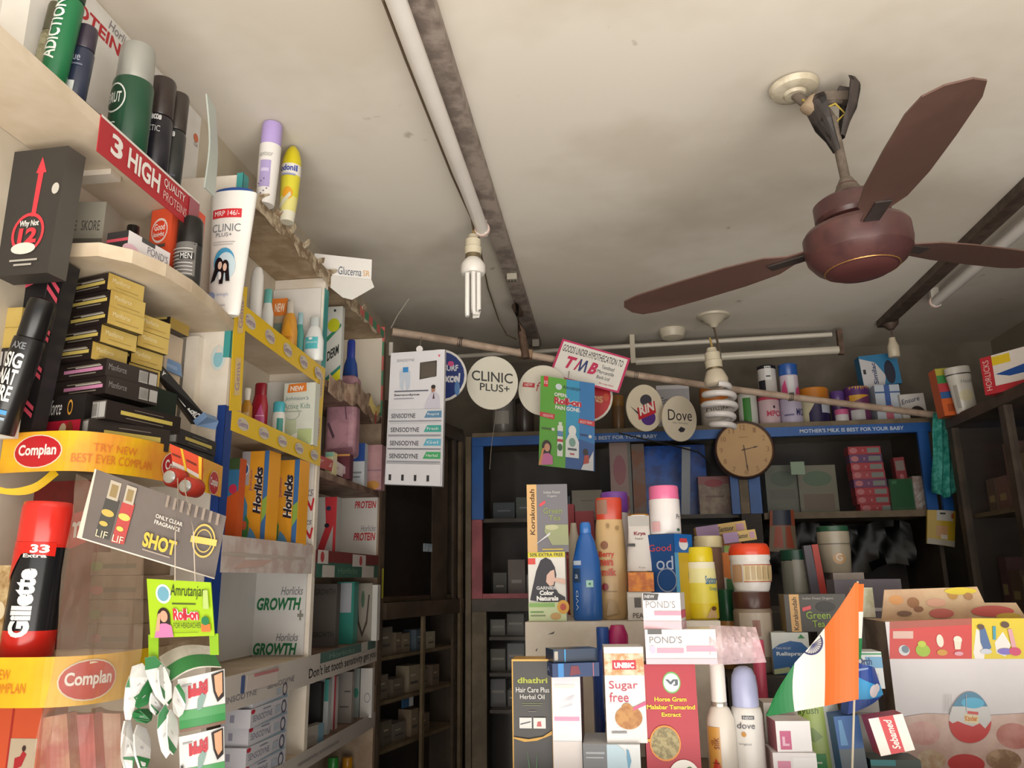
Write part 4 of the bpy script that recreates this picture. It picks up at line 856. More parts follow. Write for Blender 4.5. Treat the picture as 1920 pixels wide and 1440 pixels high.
# twisted strip seen edge-on
random.seed(11)
tw = [((262, 1235), (300, 1228), (330, 1300), (300, 1330)), ((240, 1252), (276, 1240), (282, 1300), (252, 1330)), ((296, 1240), (326, 1262), (322, 1330), (300, 1300)), ((236, 1270), (262, 1262), (250, 1350), (230, 1350)), ((262, 1300), (290, 1260), (284, 1318), (252, 1332)), ((286, 1290), (312, 1310), (296, 1345), (280, 1330)),
      ((330, 1272), (352, 1310), (340, 1350), (322, 1330)), ((230, 1352), (250, 1350), (256, 1440), (228, 1445)), ((250, 1355), (284, 1370), (282, 1440), (256, 1440)), ((290, 1350), (316, 1310), (328, 1400), (306, 1430)), ((316, 1320), (338, 1360), (330, 1420), (312, 1400)), ((252, 1330), (288, 1330), (284, 1358), (248, 1352))]
wd = ('top left', 'upper left edge', 'top right', 'left edge', 'upper middle', 'centre', 'right edge', 'bottom left', 'lower middle', 'lower right', 'right, low', 'middle band')
for k, q in enumerate(tw):
    gr = k in (11, 4); 
    card('sachet', 'white and green sachet seen edge-on in the twisted strip, %s' % wd[k], 'sachet', list(q), [.89, .90 + .01 * (k % 3), .90, .885 + .01 * (k % 2)], '#eeedea/#dfdedb/20' if not gr else '#2f7d45', [('p', [(.03, .76), (.98, .70), (.75, .995), (.25, .995)], '#2f7d45') if k % 3 == 0 else ('p', [(.26, .005), (.74, .005), (.95, .23), (.04, .27)], '#2f7d45'), ('r', .3, .45, .5, .5, '#c9c7c6')], th=.002, outline=[(.25, 0), (.75, 0), (.97, .25), (1, .5), (.97, .75), (.75, 1), (.25, 1), (.03, .75), (0, .5), (.03, .25)])
# ================================================================== goods in the middle and far bays, and on top of them
ZT = 2.298
# --- on top of the shelving
tX('freshener_can', 'slim white and lavender talc can with a purple cap on top of the shelving', 'talc can', (470, 225, 508, 366), -.726, [('can', '#eeeae6', [(.80, 0), (.86, .02), (.98, .45), (1, .72)]), ('cap', '#b8a2dc', [(.94, .72), (.96, .73), (.96, .97), (.9, 1)])], ZT, ry=1.5, n=28, dec={'can': [('r', .3, .18, .8, .50, '#b3a4d3'), ('t', 'santoor', .2, .55, .85, .60, '#a8a8a0'), ('r', .36, .36, .74, .40, '#d3c8ea')] + [('e', .2 + .13 * (q % 5), .04 + .028 * q, .03, .008, '#554a6a') for q in range(9)]})
tX('freshener_can', 'pointed yellow odonil room freshener can on top of the shelving', 'freshener can', (513, 266, 548, 404), -.712, [('can', '#e3dd3c', [(.72, 0, '#e6e2cf'), (.80, .12, '#e8df8a'), (.92, .3, '#e2d740'), (1, .58, '#eeeae0'), (1, .72, '#dfcf1f'), (1, .73)]), ('cap', '#dccb1e', [(.98, .73), (.96, .80), (.70, .92), (.30, .99), (.1, 1)])], ZT, ry=1.5, n=28, dec={'can': [('t', 'odonil', .1, .62, .95, .70, '#3a4aa8', {'bold': .03}), ('r', .2, .56, .9, .585, '#9aa0c8'), ('e', .6, .33, .25, .08, '#e8a52a'), ('p', [(.15, .1), (.8, .3), (.75, .35), (.1, .16)], '#d9d4bb')]})
z_ = ZT + .0006
r_ = empty('carton_tray', PY(645, 530, 2.08)); r_.location = (PY(645, 530, 2.08).x, 2.08, z_)
tl = PY(590, 468, 1.91); tr = PY(697, 494, 1.975); hh = .062
W_ = (V((tr.x, 1.975)) - V((tl.x, 1.91))).length; an = math.atan2(.065, tr.x - tl.x)
r_.location = ((tl.x + tr.x) / 2, 1.943, z_); r_.rotation_euler = (0, 0, an)
mb = MB(); mb.box((-W_ / 2, 0, .0), (W_ / 2, .0015, hh), M('#efece8', .5)); fm_f = lambda a, b, e: (a - W_ / 2, -e, b)
mb.decal([('t', 'KNOWN AS', .12, .22, .42, .34, '#555560'), ('t', 'Glucerna', .42, .15, .82, .52, '#2f4560', {'shear': .1}), ('t', 'SR', .85, .18, .97, .45, '#e0a85a')], fm_f, W_, hh); mb.build('front_panel', r_)
mb = MB().box((-W_ / 2, .0016, 0), (-W_ / 2 + .0015, .10, hh * .9), M('#e6e2dc', .5)).box((W_ / 2 - .0015, .0016, 0), (W_ / 2, .10, hh * .9), M('#e6e2dc', .5)).box((-W_ / 2, .10, 0), (W_ / 2, .1015, hh), M('#e6e2dc', .5)).box((-W_ / 2 + .0016, .0016, 0.0), (W_ / 2 - .0016, .0984, .0015), M('#dad5cc', .5)); mb.build('tray', r_)
mb = MB().prism([(-W_ / 2 + .0, 0), (W_ / 2, .0), (W_ / 2 + .008, -.02), (W_ / 2 - .05, -.062), (W_ / 2 - .075, -.058)], -.006, -.0045, 'y', M('#e2dfd9', .5)); mb.build('loose_flap', r_)
tag(r_, 'white open carton tray printed Glucerna SR perched on top of the shelving', 'carton tray')

def tube_b(cap, body, cf=.25, cr=.5): return [('body', body, [(.9, 0), (1, .02), (1, .55), (.8, 1 - cf - .1), (cr, 1 - cf)]), ('cap', cap, [(cr, 1 - cf), (cr * 1.05, 1 - cf + .01), (cr, .98), (cr * .7, 1)])]
# --- middle bay, upper shelf
Z = 2.040
tX('lotion_bottle', 'tall plain white bottle at the left of the upper middle bay', 'bottle', (461, 500, 485, 600), -.775, [('body', '#e6e3de', [(.9, 0), (1, .02), (1, .85), (.8, .95), (.6, 1)])], Z, oval=.7)
tX('lotion_bottle', 'white bottle with a teal cap in the upper middle bay', 'bottle', (483, 540, 507, 625), -.79, tube_b('#6fb5ae', '#e8e8e4', .26, .62), Z, oval=.6, dec={'body': [('e', .5, .28, .3, .1, '#d4766a'), ('r', .2, .08, .8, .2, '#4fa597')]})
cX('baby_kit_box', 'orange tagged NEW carton behind the amber bottle in the upper middle bay', 'carton', (506, 560, 535, 640), -.82, .02, '#b9a58c', Z, front=[('r', 0, .72, 1, 1, '#e8822e'), ('t', 'NEW', .2, .78, .85, .92, '#fbe6d0', {'bold': .03}), ('r', .2, .3, .8, .6, '#7a8a80')])
tX('baby_oil_bottle', 'amber baby oil bottle with a clear cap in the upper middle bay', 'bottle', (521, 562, 552, 650), -.785, [('body', '#d99a3c', [(.85, 0), (1, .03), (1, .45), (.78, .68), (.5, .78)]), ('cap', '#cfc8bc', [(.42, .78), (.42, .98), (.3, 1)])], Z, oval=.6, dec={'body': [('p', [(.2, .05), (.8, .05), (.85, .4), (.5, .66), (.15, .4)], '#f0a932'), ('t', "Johnson's", .22, .30, .8, .38, '#a8501c')]})
tX('lotion_bottle', 'slim blue-green bottle behind the amber bottle in the upper middle bay', 'bottle', (550, 585, 566, 660), -.80, tube_b('#9fc4cc', '#4f9a92', .25, .6), Z, oval=.6)
tX('baby_lotion_bottle', 'white baby lotion bottle with a blue label in the upper middle bay', 'bottle', (563, 592, 600, 690), -.77, [('body', '#e4e8e6', [(.85, 0), (1, .03), (1, .45), (.72, .70), (.5, .78)]), ('cap', '#c9cfce', [(.46, .78), (.48, .98), (.4, 1)])], Z, oval=.6, dec={'body': [('r', .15, .25, .8, .52, '#58bdc6'), ('t', "Johnson's", .2, .36, .75, .43, '#e8f6f6'), ('e', .45, .48, .1, .03, '#f4fafa')]})
# --- middle bay, second shelf
Z = 1.825
tX('lotion_bottle', 'pale pink bottle at the left of the second middle shelf', 'bottle', (430, 715, 448, 790), -.765, tube_b('#f0a08c', '#eab9a4', .2, .7), Z, oval=.6)
tX('baby_oil_bottle', 'small golden oil bottle with a white cap on the second middle shelf', 'bottle', (446, 726, 467, 800), -.79, [('body', '#c88f35', [(.9, 0), (1, .03), (1, .55), (.5, .7)]), ('cap', '#e6e0d4', [(.45, .7), (.6, .88), (.6, .98), (.4, 1)])], Z, oval=.7, dec={'body': [('r', .15, .1, .85, .4, '#e0c08a')]})
tX('shampoo_bottle', 'dark red shampoo bottle with a pink flame label on the second middle shelf', 'shampoo', (464, 717, 495, 812), -.785, [('body', '#9e1f2e', [(.85, 0), (1, .03), (1, .55), (.72, .76)]), ('cap', '#8c1a28', [(.68, .76), (.70, .77), (.70, .97), (.6, 1)])], Z, oval=.6, dec={'body': [('p', [(.35, .05), (.9, .05), (.92, .3), (.7, .58), (.4, .3)], '#c2548c'), ('r', .4, .33, .9, .35, '#eab0c8')]})
tX('lotion_bottle', 'small white bottle with a turquoise cap on the second middle shelf', 'bottle', (503, 752, 528, 832), -.775, [('body', '#e9e7df', [(.9, 0), (1, .02), (1, .62), (.85, .72)]), ('cap', '#4fb4c4', [(.84, .72), (.86, .73), (.86, .97), (.7, 1)])], Z, oval=.7, dec={'body': [('r', .55, .05, .95, .55, '#3c9488')]})
cX('baby_kit_box', "white Johnson's Active Kids carton with an orange NEW tag on the second middle shelf", 'carton', (527, 718, 586, 840), -.80, .03, '#dcdfd2', Z, front=[('p', [(.10, .84), (.72, .86), (.70, 1.0), (.14, .98)], '#e8822e'), ('t', 'NEW', .2, .87, .62, .95, '#fdf3e6', {'bold': .03}), ('t', "Johnson's", .04, .70, .80, .78, '#6d8590', {'shear': .2}), ('t', 'Active Kids', .02, .58, .86, .67, '#7fa095'), ('r', .1, .53, .6, .545, '#a8b0a0'), ('o', .3, .50, .25, .1, .1, '#b8c0ae'), ('r', .05, .08, .45, .4, '#c5cfae'), ('p', [(0, .0), (.5, .0), (.5, .2), (.1, .1)], '#f2efe6'), ('r', .5, .02, .95, .25, '#b9c88f')])
# --- middle bay, third shelf: two tall drink cartons
Z = 1.585
kids = [('p', [(0, 0), (.32, 0), (.30, .4), (.12, .55), (0, .5)], '#4f8fb8'), ('r', 0, .62, .30, 1, '#b9b2b8'), ('e', .15, .80, .13, .07, '#f0f0ee'), ('e', .15, .80, .10, .055, '#245a9c'), ('p', [(0, 0), (.16, 0), (.10, .30), (0, .34)], '#6fae3a'), ('p', [(.18, .05), (.38, .0), (.40, .22), (.28, .30)], '#4a8a4a'), ('e', .24, .18, .09, .05, '#d96a4a'), ('p', [(.34, .0), (.75, .0), (.6, .1), (.45, .16)], '#5f9ccc'), ('t', 'Horlicks', .52, .30, .80, .82, '#fdfaf2', {'bold': .10, 'rot': 90, 'shear': .2}), ('t', 'Horlicks', .52, .30, .80, .82, '#2c2530', {'bold': .045, 'rot': 90, 'shear': .2}), ('t', 'Junior', .34, .55, .46, .80, '#c2688a', {'rot': 90}), ('r', .84, .0, 1, 1, '#3f6fa8'), ('p', [(.84, .2), (1, .3), (1, .5), (.84, .45)], '#8fb04a')]
kidl = [('p', [(0, 0), (1, 0), (1, .4), (.2, .55), (0, .6)], '#e0632a'), ('r', 0, .85, 1, 1, '#4d5c3a'), ('e', .5, .72, .4, .08, '#d9486a'), ('p', [(0, .5), (.4, .6), (.6, .5), (0, .4)], '#5a9ccc')]
for k, (a, b, X_) in enumerate(((443, 497, -.775), (499, 556, -.765))):
    cX('drink_carton', 'tall orange Junior Horlicks carton, %s of the two in the middle bay' % ('left', 'right')[k], 'carton', (a, 812, b, 1015), X_, .05, '#f0a52c', Z, rz=-4, front=kids, left=kidl, H=.196, group='tall orange Junior Horlicks cartons')
cX('drink_carton', 'orange and blue carton edge showing beside the blue tape', 'carton', (415, 820, 440, 1012), -.79, .03, '#de5f26', Z, H=.17, front=[('p', [(0, .5), (1, .6), (1, 1), (0, 1)], '#3f7fae'), ('e', .6, .62, .3, .06, '#d9365a'), ('r', 0, .86, 1, 1, '#49603a')])
# --- middle bay, low shelf: toothpaste cartons and two boxes above them
Z = 1.118
for k in range(5):
    bx2('toothpaste_carton', 'white SENSODYNE toothpaste carton, %s of the stack in the lowest middle bay' % ('bottom', 'second from the bottom', 'third from the bottom', 'fourth from the bottom', 'topmost')[k], 'toothpaste', (458 + 2 * k, 1440, 1.60 - .012 * (k % 2)), (534, 1.78), .06, '#cfcdd4', H=.0345, z0=Z + .0006 + k * .0352, rough=.35,
        front=[('t', 'SENSODYNE', .05, .28, .55, .62, '#77788a'), ('e', .05, .85, .05, .12, '#c2394a'), ('r', .30, .78, .5, .84, '#8a8a9a'), ('p', [(.05, 0), (.95, .16), (.95, 0)], '#8fa6b4'), ('o', .86, .5, .07, .4, .3, '#5a5a70'), ('r', .62, .3, .76, .7, '#b4bcc8')], left=[('r', .3, .3, .45, .7, '#9a98a8')], group='white toothpaste cartons in the lowest middle bay')
bx2('medicine_box', 'small dark blue carton on top of the toothpaste stack', 'carton', (424, 1285, 1.52), (459, 1.545), .05, '#20345e', H=.032, z0=Z + .177, rough=.35)
bx2('medicine_box', 'pinkish white carton on top of the toothpaste stack', 'carton', (462, 1300, 1.565), (520, 1.70), .05, '#c9bcb6', H=.030, z0=Z + .177, front=[('r', .2, .8, 1, 1, '#b87a7c')])
# --- far bay, upper shelf
Z = 2.012
cX('wash_box', 'tall white, green and yellow DERM carton in the upper far bay', 'carton', (609, 575, 637, 712), -.765, .02, '#d8d9d2', Z, front=[('p', [(0, 0), (1, 0), (1, .28), (0, .12)], '#e6e02a'), ('p', [(0, .12), (1, .28), (1, .32), (0, .17)], '#3c8a80'), ('p', [(0, .58), (.95, .76), (.95, .80), (0, .64)], '#3c8a6a'), ('e', .45, .78, .4, .08, '#cdd22c'), ('t', 'DERM', .1, .36, .85, .47, '#2f3230', {'bold': .03, 'skew': .12}), ('e', .5, .95, .08, .015, '#333')])
tX('lotion_bottle', 'royal blue lotion bottle with a white swoosh in the upper far bay', 'bottle', (636, 635, 668, 740), -.77, [('body', '#27488f', [(.9, 0), (1, .03), (.98, .35), (.75, .62), (.5, .72)]), ('cap', '#2d3f96', [(.46, .72), (.48, .74), (.46, .97), (.36, 1)])], Z, oval=.6, dec={'body': [('p', [(.1, .22), (.5, .34), (.85, .2), (.6, .14), (.2, .12)], '#b8cfe0'), ('p', [(.15, .10), (.8, .12), (.85, .06), (.3, .05)], '#8fb0d0')]})
# crumpled brown paper on the shelf edge
mb = MB(); random.seed(5); pts0 = [V((FX + .002 + .008 * random.random(), 1.93 + i * .046, 2.012 - .01 - .03 * random.random())) for i in range(11)]; pts1 = [p + V((-.003 + .006 * random.random(), 0, .045 + .02 * random.random())) for p in pts0]
ribbon('paper_edging', 'torn brown paper edging crumpled along the upper far shelf', 'paper', pts0, pts1, '#a58d78/#7d6250/30', [('p', [(.75, .4), (1, .5), (1, 1), (.8, 1)], '#dfc67a'), ('r', .9, 0, .92, .8, '#c03a34')], rough=.8, th=.002)
# --- far bay, second shelf
Z = 1.775
# folded pink pouch
pk = cX('diaper_pack', 'big dusty pink plastic pack bulging out of the far bay', 'pack', (607, 702, 664, 822), -.77, .06, '#b98a96/#9c7480/16', 1.845, rough=.35, front=[('p', [(.62, .7), (.66, .7), (.74, .45), (.70, .45)], '#6d5060'), ('p', [(.1, .4), (.16, .42), (.36, .25), (.30, .22)], '#5c4450'), ('p', [(0, 0), (1, 0), (.95, .12), (.05, .1)], '#8c5f6c')])
bv = pk.modifiers.new('b', 'BEVEL'); bv.width = .018; bv.segments = 4; bv.limit_method = 'ANGLE'
tX('plastic_jar', 'dark maroon jar lid under the pink pack in the far bay', 'jar', (607, 800, 662, 850), -.79, [('body', '#5a2028', cyl(0, .6, .95)), ('lid', '#3f141c', cyl(.6, 1, 1))], 1.7756, W=.07)
cX('medicine_box', 'maroon carton with an orange top edge in the far bay', 'carton', (625, 818, 655, 884), -.735, .03, '#5a2430', Z, H=.069, front=[('r', 0, .92, 1, 1, '#c08a4a'), ('r', .5, .2, .75, .5, '#a08890')])
cX('medicine_box', 'slim cream and green carton beside the maroon one', 'carton', (609, 820, 624, 882), -.74, .03, '#d9cfa0', Z, H=.062, front=[('r', 0, .8, 1, 1, '#7fae98'), ('o', .5, .42, .3, .12, .3, '#6a3a2a')])
card('toffee_label', 'red shelf label printed TOFFEE tilted on the far shelf edge', 'label', [(597, 852), (625, 864), (622, 884), (596, 876)], [1.92, 2.02, 2.02, 1.92], '#b5403a', [('t', 'TOFFEE', .08, .35, .92, .72, '#e8d6c8', {'bold': .02})])
card('price_label', 'blank pinkish white label hanging on the far shelf edge', 'label', [(624, 860), (656, 880), (653, 900), (622, 884)], [2.02, 2.16, 2.16, 2.02], '#d8cac6', [('r', .2, .3, .45, .6, '#c4aaa8'), ('r', .6, .2, .8, .7, '#c4aaa8')])
cX('medicine_box', 'upright white carton with a blue top in the far bay', 'carton', (657, 772, 683, 885), -.75, .03, '#cfd4da', Z, H=.13, front=[('r', 0, .58, 1, 1, '#2a4f9c'), ('r', .1, .3, .8, .34, '#8a9098'), ('r', .1, .2, .7, .24, '#8a9098')])
pk2 = cX('diaper_pack', 'pale pink wrapped pack at the right end of the far bay', 'pack', (684, 775, 715, 885), -.745, .04, '#dcaaae/#c9979c/14', Z, H=.14, rough=.4, front=[('r', 0, .42, 1, .44, '#9a7f9c'), ('e', .5, .1, .4, .1, '#e0a050')])
# --- far bay, third shelf
Z = 1.573
cX('drink_carton', 'white carton with a red curved band in the far bay', 'carton', (590, 925, 628, 1035), -.78, .04, '#b8b4b0', Z, H=.155, front=[('p', [(.4, 1), (.9, 1), (.9, .55), (.4, .0), (.05, .0), (.5, .5)], '#c2343c'), ('r', .86, 0, 1, 1, '#c2343c'), ('e', .6, .8, .12, .04, '#24324f'), ('e', .55, .5, .12, .04, '#1c1c28')])
# --- far bay, fourth shelf
Z = 1.330
cX('drink_carton', 'dark grey carton at the back of the low far bay', 'carton', (568, 1085, 628, 1195), -.80, .03, '#5c5650', Z, H=.165, front=[('t', 'GROWTH', .3, .82, .95, .92, '#3c3833', {'bold': .03}), ('t', 'GROWTH', .3, .15, .95, .24, '#3c3833', {'bold': .03})])
cX('drink_carton', 'teal carton with a pale label in the low far bay', 'carton', (629, 1085, 661, 1200), -.765, .04, '#2f8a7c', Z, H=.17, front=[('r', .2, .5, .85, .98, '#b4b8c0')])
cX('drink_carton', 'grey carton with a dark pointed emblem in the low far bay', 'carton', (662, 1088, 695, 1195), -.75, .04, '#a39c90', Z, H=.165, front=[('p', [(.12, .8), (.2, .8), (.3, .35), (.5, .15), (.7, .35), (.8, .8), (.88, .8), (.78, .3), (.5, .06), (.22, .3)], '#4a3f38'), ('e', .5, .72, .1, .15, '#55705a'), ('p', [(.14, .75), (.08, .5), (.2, .2)], '#a03040')])
cX('medicine_box', 'narrow white carton at the right end of the low far bay', 'carton', (696, 1082, 706, 1185), -.735, .03, '#d8d6d2', Z, H=.16)
# --- far bay, lowest shelf
Z = 1.118
for (a, b, yt, col, lab, its) in ((572, 600, 1275, '#2c2a2b', 'dark carton at the left of the lowest far bay', []), (594, 614, 1262, '#c5c9ca', 'white and teal toothpaste carton standing in the lowest far bay', [('r', .6, .6, 1, 1, '#4a9c94'), ('t', 'SENSODYNE', .2, .05, .5, .6, '#666a70', {'rot': 90})]), (616, 628, 1258, '#d6d0cc', 'slim white carton with a red edge in the lowest far bay', [('r', .7, 0, 1, 1, '#a83a44')]), (630, 658, 1248, '#98908a', 'plain grey carton in the lowest far bay', [('r', .2, .3, .8, .33, '#5c5854'), ('r', .5, .6, .9, .63, '#5c5854')]), (660, 672, 1240, '#9fa8a4', 'slim grey-green carton in the lowest far bay', [('e', .5, .5, .4, .1, '#3f8a78')]), (674, 696, 1236, '#cfccc8', 'white carton at the right end of the lowest far bay', [('o', .6, .4, .25, .1, .2, '#8a8a90')])):
    cX('toothpaste_carton', lab, 'carton', (a, yt, b, 1350), -.765, .02, col, Z, H=.135, front=its)
bx2('toothpaste_carton', 'grey carton lying in front at the foot of the lowest far bay', 'carton', (563, 1380, 1.93), (606, 2.03), .02, '#a09a92', H=.045, z0=1.1186, front=[('t', 'Sensodyne', .1, .3, .6, .6, '#77736c'), ('r', .75, 0, 1, 1, '#6f8fa0')])
# bottom edge bottles
for k, (x, c1, c2, lab) in enumerate(((618, '#2f8a3a', '#3a9a44', 'green bottle cap peeping from below the lowest shelf strip'), (645, '#c9a92c', '#c98a1c', 'yellow bottle cap peeping from below the lowest shelf strip'))):
    y = YX((x - 12, 1420, x + 12, 1440), -.79); tX('cleaner_bottle', lab, 'bottle', (x - 12, 1422, x + 12, 1500), -.79, [('body', c1, cyl(0, .7)), ('cap', c2, cyl(.7, 1, .8))], .9)
part('shelf_board', MB().box((WL + G, 1.42, .88), (FX, 2.44, .90), board))
# ================================================================== dark glass-door cabinet in the left corner
wood = M('#54473a/#43382d', .5, s=9); woodl = M('#7b6a52/#66573f', .55, s=9); wdark = M('#40362f/#332b26', .6, s=6)
glassd = MF('#2a2724', .22, .06, refl=.3)
glassb = MF('#3a3a38', .05, .06, refl=.16)
bluep = M('#1f62b4/#1a549c', .4, s=4); pinkp = M('#b55a62/#9c4a52', .5, s=8)
A0 = V((-.717, 2.475)); A1 = V((-.566, 3.05)); dd = A1 - A0; LN = dd.length; ang = math.atan2(dd.y, dd.x)
cd = empty('glass_cabinet', (A0.x, A0.y, 0), (0, 0, ang))
def cp_(name, a, b, m, par=cd, **k): return MB().box(a, b, m).build(name, par, **k)
CZ = 2.06; DP = .135
cp_('carcass', (0, DP - .006, 0), (LN, DP, CZ), wdark)
cp_('side_panel', (0, .0, 0), (.014, DP - .007, CZ), wood); cp_('side_panel', (LN - .014, 0, 0), (LN, DP - .007, CZ), wood)
cp_('top_panel', (0, -.0, CZ + .0005), (LN, DP, CZ + .02), wood)
cp_('door_rail', (.015, -.012, 1.385), (LN - .015, .012, 1.435), wood)
cp_('door_rail', (.015, -.012, CZ - .035), (LN - .015, .012, CZ - .001), wood)
cp_('door_stile', (LN - .05, -.014, .2), (LN - .032, -.002, CZ - .036), woodl); cp_('door_stile', (LN - .10, -.010, .2), (LN - .082, -.0, CZ - .036), wood)
cp_('door_stile', (.27, -.006, .2), (.285, .004, 1.384), woodl)
cp_('shutter_panel', (LN - .23, .012, 1.436), (LN - .11, .018, CZ - .036), wood)
cp_('glass_pane', (.016, .0125, 1.436), (LN - .235, .0155, CZ - .036), glassd)
cp_('glass_pane', (.016, .0125, .2), (LN - .11, .0155, 1.384), glassb)
for z in (1.27, 1.14, 1.0): cp_('inner_shelf', (.015, .02, z - .01), (LN - .015, DP - .007, z), woodl)
cp_('inner_shelf', (.015, .02, 1.436), (LN - .015, DP - .007, 1.45), woodl)
cp_('pasted_label', (LN - .30, .010, 1.60), (LN - .235, .0118, 1.628), M('#b9c6d0/#8f9fae/60', .4))
cp_('yellow_tape', (.002, -.002, 1.45), (.010, -.0005, 1.54), '#a8a030')
tag(cd, 'dark brown corner cabinet with sliding glass doors beside the shelving', 'cabinet')
def incab(name, label, x0, x1, z0, h, col, its=(), y=.05, d=.05, cat='carton'):
    mb = boxmb(x1 - x0, d, h, col, .5, front=list(its)); o = mb.build(name); Rz = Matrix.Rotation(ang, 3, 'Z')
    p = Rz @ V(((x0 + x1) / 2, y + d / 2, 0)); o.location = (A0.x + p.x, A0.y + p.y, z0 + .0006); o.rotation_euler = (0, 0, ang); return tag(o, label, cat, 'small cartons inside the corner cabinet')
random.seed(21); cols = ['#8a7c66', '#a0917a', '#7d7468', '#6f6558', '#94806a', '#b0a590', '#7a6a5a', '#5f6d78']
for si, z in enumerate((1.27, 1.14, 1.0)):
    x = .03; k = 0
    while x < LN - .16:
        w_ = random.uniform(.035, .08); h_ = random.uniform(.05, .095)
        incab('medicine_box', '%s small faded carton on the %s inner shelf of the corner cabinet' % (('first', 'second', 'third', 'fourth', 'fifth', 'sixth', 'seventh', 'eighth', 'ninth', 'tenth', 'last')[k], ('top', 'middle', 'low')[si]), x, x + w_, z, h_, random.choice(cols), [('r', .15, .3, .85, .4, '#55504a'), ('r', .15, .6, .6, .66, '#c5bdae')], y=.035 + random.random() * .02)
        x += w_ + random.uniform(.004, .03); k += 1
incab('medicine_box', 'blue carton with a white end lying low in the corner cabinet', .20, .27, 1.0955 - .095 + .1, .03, '#2f5f8a', [('r', .6, 0, 1, 1, '#c9cdd0')], y=.028, d=.004)

# ================================================================== corner post and back cabinet
XB0, XB1, YB0, ZB = -.538, 1.20, 3.10, 2.055
bc = empty('glass_cabinet', (XB0, YB0, 0)); LB = XB1 - XB0
def bp(name, a, b, m, label=None):
    o = MB().box((a[0] - XB0, a[1] - YB0, a[2]), (b[0] - XB0, b[1] - YB0, b[2]), m).build(name, bc)
    if label: o['label'] = label
    return o
YBK = 3.48
bp('back_panel', (XB0, YBK, .0), (XB1, YBK + .01, ZB - .001), wdark)
bp('side_panel', (XB0, YB0 + .02, 0), (XB0 + .015, YBK - .001, ZB - .001), wood)
bp('side_panel', (XB1 - .015, YB0 + .02, 0), (XB1, YBK - .001, ZB - .001), wood)
bp('top_board', (XB0, YB0 - .005, ZB), (XB1, YBK + .01, ZB + .018), woodl)
o = MB(); o.box((XB0 - XB0 + .0, -.012, ZB - .036), (LB, .012, ZB - .0005), bluep)
fmT = lambda a, b, e: (a, -.012 - e, ZB - .036 + b)
o.decal([('t', "MOTHER'S MILK IS BEST FOR YOUR BABY", .18, .28, .42, .70, '#cdd9ea', {'bold': .02}), ('t', "MOTHER'S MILK IS BEST FOR YOUR BABY", .728, .28, .945, .70, '#cdd9ea', {'bold': .02})], fmT, LB, .0355)
o.build('printed_header', bc, label="blue header strip printed MOTHER'S MILK IS BEST FOR YOUR BABY")
bp('door_stile', (XB0, YB0 - .012, 1.73), (XB0 + .045, YB0 + .012, ZB - .037), bluep, 'blue covered door stile')
bp('door_stile', (XB0, YB0 - .012, 1.432), (XB0 + .04, YB0 + .012, 1.729), pinkp, 'pink covered door stile')
bp('door_rail', (XB0 + .041, YB0 - .012, 1.432), (XB0 + .9, YB0 + .012, 1.45), pinkp, 'pink covered door rail')
bp('corner_post', (XB0 - .022, YB0 - .03, 0), (XB0 - .001, YB0 + .01, ZB), woodl)
bp('door_rail', (XB0, YB0 - .015, 1.385), (XB0 + .95, YB0 + .012, 1.431), wood)
bp('door_stile', (XB0, YB0 - .012, 0), (XB0 + .055, YB0 + .012, 1.384), woodl)
bp('door_stile', (.455, YB0 - .012, 1.73), (.485, YB0 + .012, ZB - .037), bluep, 'blue covered door stile')
bp('door_stile', (.487, YB0 - .012, 1.73), (.52, YB0 + .01, ZB - .037), woodl)
bp('door_stile', (.522, YB0 - .012, 1.73), (.565, YB0 + .012, ZB - .037), bluep, 'blue covered door stile')
bp('inner_post', (.487, YB0 - .01, 0), (.56, YB0 + .012, 1.729), wdark)
bp('shelf_board', (.57, YB0 - .008, 1.708), (XB1 - .016, YBK - .001, 1.732), woodl)
bp('shelf_board', (XB0 + .016, YB0 + .03, 1.72), (.486, YBK - .001, 1.735), wood)
bp('shelf_board', (XB0 + .016, YB0 + .03, 1.435), (.486, YBK - .001, 1.448), wood)
for z in (1.29, 1.16, 1.03): bp('shelf_board', (XB0 + .06, YB0 + .03, z - .012), (.486, YBK - .001, z), wood)
bp('glass_pane', (XB0 + .046, YB0 + .002, 1.451), (.454, YB0 + .005, ZB - .037), glassb)
bp('glass_pane', (.566, YB0 + .002, 1.733), (XB1 - .02, YB0 + .005, ZB - .037), glassb)
bp('glass_pane', (XB0 + .056, YB0 + .002, .4), (.45, YB0 + .005, 1.384), glassb)
bp('door_stile', (XB1 - .05, YB0 - .014, 1.71), (XB1 - .012, YB0 + .001, ZB - .037), bluep, 'blue covered door stile')
tag(bc, 'wide back cabinet with glass doors framed in blue paper along the rear wall', 'cabinet')

def inb(name, label, rect, Y, d, col, zb, its=(), cat='carton', rz=0, **k):
    return carton(name, label, cat, rect, Y, d, col, zb=zb + .0006, front=list(its), rz=rz, **k)
S1, S2 = 1.735, 1.732
inb('powder_carton', 'tall dusty pink baby food carton behind the left glass', (1148, 828, 1188, 975), 3.20, .08, '#b99a94', S1, [('e', .45, .62, .3, .2, '#b8707a'), ('e', .5, .18, .42, .13, '#b03a42'), ('r', .85, 0, 1, 1, '#8a8a80')])
inb('powder_carton', 'brown and orange carton beside the pink baby food carton', (1190, 832, 1214, 975), 3.22, .08, '#9a5f40/#8a7a70/12', S1)
inb('powder_carton', 'pale square carton behind the left glass near the hanging poster', (1072, 886, 1128, 925), 3.20, .08, '#9a9282', S1, [('r', 0, .0, 1, .06, '#cfc6b0'), ('r', .3, .6, .7, .64, '#77705f')], H=.11)
inb('plastic_bag', 'bright blue plastic bag stuffed behind the left glass', (1214, 835, 1330, 975), 3.28, .12, '#1f6fe0/#174fae/20', S1, cat='bag', rough=.25)
